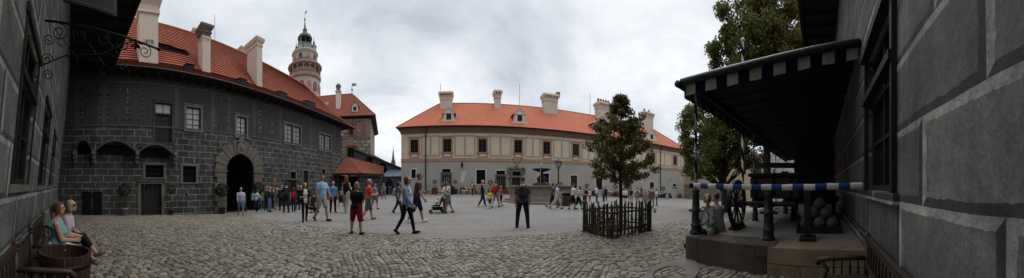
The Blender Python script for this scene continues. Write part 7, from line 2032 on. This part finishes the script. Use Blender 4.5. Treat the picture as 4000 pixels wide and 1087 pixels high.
# ---------------------------------------------------------------- buildings beyond the trees
FR = Frame(58., rad(45.))
o_ = FR.p(10, -3, 0)
T = thing('rear_house', 'beige house with brown roof half hidden behind the big trees', 'house', (o_.x, o_.y, -1.5))
u0, u1 = FR.u(2660), FR.u(3230); zt = FR.uw(2850, 622)[1]
hs = []
for px in (2775, 2838, 2905, 2965): u = FR.u(px); z = FR.uw(px, 668)[1]; hs.append((u - .6, u + .6, z - .9, z + .9))
b = MB(FR); b.wall(u0, u1, -4, zt, 0., hs, .3); b.poly([(u0, 0, -4), (u0, -9, -4), (u0, -9, zt), (u0, 0, zt)]); b.build('wall', plaster('beige_plaster', (.42, .34, .23), .15, (.28, .22, .16), .5), T)
for h in hs: window(FR, T, *h, 2, 2, 0., .15, m_glass, m_wframe, .1, .05); surround(FR, T, *h, .2, m_white, head=0)
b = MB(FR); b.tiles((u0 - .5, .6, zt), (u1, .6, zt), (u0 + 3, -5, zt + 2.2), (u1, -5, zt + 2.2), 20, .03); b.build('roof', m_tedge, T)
FQ = Frame(40., rad(66.))
o_ = FQ.p(0, -2, 0)
T = thing('white_house', 'white scratched plaster house seen past the far end of the awning', 'house', (o_.x, o_.y, -1))
u0, u1 = FQ.u(3012), FQ.u(3300); b = MB(FQ); b.wall(u0, u1, -4, 8.5, 0., [(-1., 0.2, 2.2, 4.0)], .25); b.poly([(u0, 0, -4), (u0, -8, -4), (u0, -8, 8.5), (u0, 0, 8.5)])
b.build('wall', ashlar('white_scratched_blocks', (.48, .47, .44), (.58, .57, .54), (.24, .23, .22), .5, 1.0, .05, .15, .01), T); window(FQ, T, -1., .2, 2.2, 4., 2, 3)
b = MB(FQ); b.tiles((u0 - .4, .5, 8.5), (u1, .5, 8.5), (u0 - .4, -5, 13), (u1, -5, 13), 24, .03); b.build('roof', m_tileS, T)
FW = Frame(52., rad(38.))
o_ = FW.p(8, 0, 0)
T = thing('garden_wall', 'low cream garden wall with tiled top joining the courtyard house', 'wall', (o_.x, o_.y, -1.5))
u0, u1 = FW.u(2672), FW.u(2900); zt = FW.uw(2740, 722)[1]; b = MB(FW); b.box(u0, u1, -.3, .1, -4, zt); b.build('wall', m_stone, T)
b = MB(FW); b.poly([(u0 - .1, .25, zt + .02), (u1, .25, zt + .02), (u1, -.1, zt + .35), (u0 - .1, -.1, zt + .35)]); b.poly([(u0 - .1, -.45, zt + .02), (u1, -.45, zt + .02), (u1, -.1, zt + .35), (u0 - .1, -.1, zt + .35)]); b.build('coping', m_tileS, T)
# hills and woods are hidden; a far wooded slope closes the view between the houses
# ---------------------------------------------------------------- topiaries, pots, wall benches
def topiary(x, y, h, r, label, group, pot=(.17, .13), potm=None, bush_only=False):
    z = gz(x, y); T = thing('potted_topiary', label, 'topiary', (x, y, z), 0, group)
    pr, ph_ = pot[0], pot[0] * 2.2
    b = MB(); b.lathe((x, y, z), [(pr * .75, 0), (pr * .8, .02), (pr, ph_ * .82), (pr * 1.12, ph_ * .84), (pr * 1.12, ph_), (pr * .95, ph_), (pr * .9, ph_ * .9), (.01, ph_ * .9)], 14); b.build('pot', potm or m_tileS, T, True)
    b = MB(); b.tube([(x, y, z + ph_ * .8), (x + .02, y, z + (h - r) * .7), (x, y, z + h - r * .6)], [.03, .025, .022], 6); b.build('stem', m_bark, T, True)
    P_ = shell_points((x, y, z + h), r, int(900 * min(1.3, r / .4)), .72)
    leaves('clipped_ball', P_, max(.06, r * .17), m_leaf_dark, T)
m_potd = mat('dark_clay_pot', (.06, .04, .032), .25, 7, .8); m_potg = mat('pale_stone_pot', (.22, .21, .19), .2, 5, .9)
TG = 'clipped topiaries in pots along the gatehouse'
for px, hy_, rp, v, lab, pm, pot in ((486, 743, 26, .55, 'clipped round topiary in a pale pot left of the lower door', m_potg, .24), (668, 741, 18, .5, 'clipped round topiary in a dark pot right of the lower door', m_potd, .2), (868, 743, 27, .6, 'clipped round topiary in a dark pot left of the gateway', m_potd, .26), (1010, 735, 24, .6, 'clipped round topiary behind the tour group right of the gateway', m_potd, .26), (1129, 719, 18, .6, 'clipped round topiary by the small doorway behind the tour group', m_potd, .24), (1162, 724, 17, .6, 'clipped round topiary between the small doorways behind the tour group', m_potd, .24)):
    u = FL.u(px, v); q = FL.p(u, v, 0); d = math.hypot(q.x, q.y); h = EYE + (HY - hy_) / F * d - gz(q.x, q.y)
    topiary(q.x, q.y, h, rp / F * d, lab, TG, (pot, .1), pm)
TM = 'clipped topiaries in pots along the courtyard house'
for px, hy_, rp, lab in ((1698, 711, 8.5, 'clipped round topiary left of the leftmost house door'), (1778, 711, 7.5, 'clipped round topiary right of the leftmost house door'), (1916, 714, 10.5, 'large clipped round topiary left of the second house door'),
    (2189, 720, 8.5, 'clipped round topiary behind the street lamp'), (2293, 727, 9, 'clipped round topiary beside the man in black'), (2405, 730, 9.5, 'clipped round topiary left of the young tree trunk'), (2510, 743, 10, 'clipped round topiary behind the elderly group'), (2591, 737, 8.5, 'clipped round topiary right of the downpipe')):
    v = .75; u = FM.u(px, v); q = FM.p(u, v, 0); d = math.hypot(q.x, q.y); h = EYE + (HY - hy_) / F * d - gz(q.x, q.y)
    topiary(q.x, q.y, h, rp / F * d, lab, TM, (.34, .1), m_potd)
def planter(px, lab):
    v = .9; u = FM.u(px, v); q = FM.p(u, v, 0); z = gz(q.x, q.y)
    T = thing('flower_planter', lab, 'planter', (q.x, q.y, z), 0, 'planters along the courtyard house')
    b = MB(); b.lathe((q.x, q.y, z), [(.38, 0), (.42, .05), (.46, .5), (.5, .52), (.5, .58), (.42, .58)], 12); b.build('tub', m_tileS, T, True)
    leaves('shrub', shell_points((q.x, q.y, z + .72), .5, 260, .4, .6), .12, leaf_mat('russet_leaves', [(.05, .03, .02), (.12, .05, .03), (.06, .06, .025)]), T)
planter(1975, 'russet shrub tub right of the second house door'); planter(2413, 'russet shrub tub behind the picket fence'); planter(2500, 'russet shrub tub behind the beige vest'); planter(1698, 'russet shrub tub under the leftmost topiary'); planter(2655, 'russet shrub tub at the far right house corner')
def wallbench(p0, p1, lab):
    u0, u1 = FM.u(p0, .6), FM.u(p1, .6); q = FM.p((u0 + u1) / 2, .5, 0); z = min(gz(*FM.p(u0, .5, 0)[:2]), gz(*FM.p(u1, .5, 0)[:2]))
    T = thing('wall_bench', lab, 'bench', (q.x, q.y, z), 0, 'benches along the courtyard house')
    b = MB(FM); b.box(u0, u1, .35, .78, z + .38, z + .44); b.build('seat', m_wood, T)
    b = MB(FM); b.box(u0, u1, .28, .33, z + .55, z + .88); b.build('backrest', m_wood, T)
    for u in (u0 + .08, u1 - .14): b = MB(FM); b.box(u, u + .06, .3, .74, z - .1, z + .379); b.box(u, u + .06, .22, .279, z - .1, z + .88); b.build('leg', m_iron, T)
wallbench(1797, 1833, 'dark bench by the wall left of the lime shirt'); wallbench(1852, 1884, 'dark bench by the wall right of the lime shirt'); wallbench(2306, 2326, 'dark bench by the wall beside the red trousers'); wallbench(2362, 2396, 'dark bench by the wall carrying the two white tops'); wallbench(2570, 2590, 'dark bench right of the downpipe'); wallbench(2592, 2624, 'dark bench at the far right end of the wall')

# ---------------------------------------------------------------- pushchairs, board, guide stick, child
def pushchair(label, px, py, a, s=1., col_=BLK, child=False):
    g_ = ground_at(px, py); bear = bearing(px) + PI - rad(a)
    T = thing('pushchair', label, 'pushchair', g_ + Vector((0, 0, .005)), -bear)
    m_c = c_mat(col_)
    for x, y, r in ((-.24, .36, .085), (.24, .36, .085), (-.26, -.32, .10), (.26, -.32, .10)):
        b = MB(); n = 16; R_ = [[(x + o, y + q * math.cos(2 * PI * k / n), r + q * math.sin(2 * PI * k / n)) for q, o in ((r, -.02), (r, .02), (r * .55, .02), (r * .55, -.02))] for k in range(n + 1)]; b.rings(R_, False); w_ = b.build('wheel', m_iron, T, local=True)
        b = MB(); b.tube([(x - .025, y, r), (x + .025, y, r)], r * .5, 8); b.build('hub', m_metal, w_, local=True)
    for x in (-.24, .24):
        b = MB(); b.tube([(x, .36, .1), (x, .1, .48), (x, -.25, .78), (x, -.42, 1.02)], .014, 6); b.tube([(x * 1.08, -.32, .1), (x, .1, .46)], .013, 6); b.build('frame', m_iron, T, True, local=True)
    b = MB(); b.tube([(-.24, -.42, 1.02), (-.2, -.46, 1.04), (.2, -.46, 1.04), (.24, -.42, 1.02)], .02, 6); b.build('handle', m_iron, T, True, local=True)
    b = MB(); b.rings([[(x, y, z) for x, y, z in ((-.2, .22, .42), (.2, .22, .42), (.2, .22, .48), (-.2, .22, .48))], [(x, y, z) for x, y, z in ((-.2, -.12, .38), (.2, -.12, .38), (.2, -.12, .44), (-.2, -.12, .44))], [(x, y, z) for x, y, z in ((-.2, -.34, .88), (.2, -.34, .88), (.2, -.28, .90), (-.2, -.28, .90))]]); b.build('seat', m_c, T, local=True)
    b = MB(); b.rings([[(x, y, .18) for x, y in ((-.18, .24), (.18, .24), (.18, -.26), (-.18, -.26))], [(x, y, .34) for x, y in ((-.22, .26), (.22, .26), (.22, -.3), (-.22, -.3))]]); b.build('basket', m_c, T, local=True)
    b = MB(); b.bbox(-.16, .16, -.62, -.48, .62, .92, .03); b.build('hanging_pouch', c_mat((.12, .12, .12)), T, local=True)
    return g_, bear
g_, br = pushchair('black pushchair with a white hatted toddler pushed by the man in white', 1708, 834, -82)
q = g_ + Vector((math.sin(br) * .05, math.cos(br) * .05, 0))
person('toddler in white sun hat and white top sitting in the pushchair', q.x, q.y, q.z, br, .92, 'f', 'none', 'brown', 'light', ('tee', (.6, .6, .62)), ('shorts', (.3, .28, .26)), (.3, .25, .22), legs='sitl', arms=('lap', 'lap'), lean=-18, det=1, seat=.43, hat=('hat', (.62, .61, .6)))
pushchair('empty black pushchair in front of the woman in the floral blouse', 1222, 832, 20)
pushchair('pale pushchair parked between the men in black at the far right wall', 2606, 779, 0, .9, (.35, .35, .36))
p = ground_at(1524, 760); T = thing('sandwich_board', 'teal chalkboard sandwich sign with pale header beside the porch', 'sign', p, -bearing(1524) + .3)
b = MB(); 
for s_ in (-1, 1): b.rings([[(x, s_ * .32 + d, 0) for x, d in ((-.42, -.02), (.42, -.02), (.42, .02), (-.42, .02))], [(x, s_ * .05 + d, 1.25) for x, d in ((-.42, -.02), (.42, -.02), (.42, .02), (-.42, .02))]])
b.build('frame', m_woodd, T, local=True)
def brd(x0, x1, z0, z1, m, name, o=.005):
    b = MB(); yy = lambda z: -.32 + .27 * z / 1.25 - .022 - o
    b.poly([(x0, yy(z0), z0), (x1, yy(z0), z0), (x1, yy(z1), z1), (x0, yy(z1), z1)]); b.build(name, m, T, local=True)
brd(-.36, .36, .12, 1.0, mat('teal_board', (.03, .14, .18), .15, 4, .7), 'panel'); brd(-.3, .3, 1.05, 1.22, m_wcan, 'header')
q = at_hand(p_g, 'l', .05); T = thing('guide_stick', 'thin wooden stick with a bright orange tuft held above the tour group', 'stick', q)
b = MB(); b.tube([(0, 0, -.55), (.03, 0, .28)], .014, 6); b.build('stick', mat('pale_stick', (.45, .36, .26), .1, 8, .7), T, True, local=True)
b = MB(); b.ball((.03, 0, .36), .085, 10, 6); b.ball((.10, 0, .33), .05, 8, 6); b.ball((-.04, .02, .32), .05, 8, 6); b.build('tuft', mat('orange_felt', (.75, .16, .02), .15, 9, .9), T, True, local=True)
b = MB(); b.ball((.06, -.02, .42), .045, 8, 6); b.build('yellow_tuft', mat('yellow_felt', (.75, .55, .04), .15, 9, .9), T, True, local=True)
run_jobs()
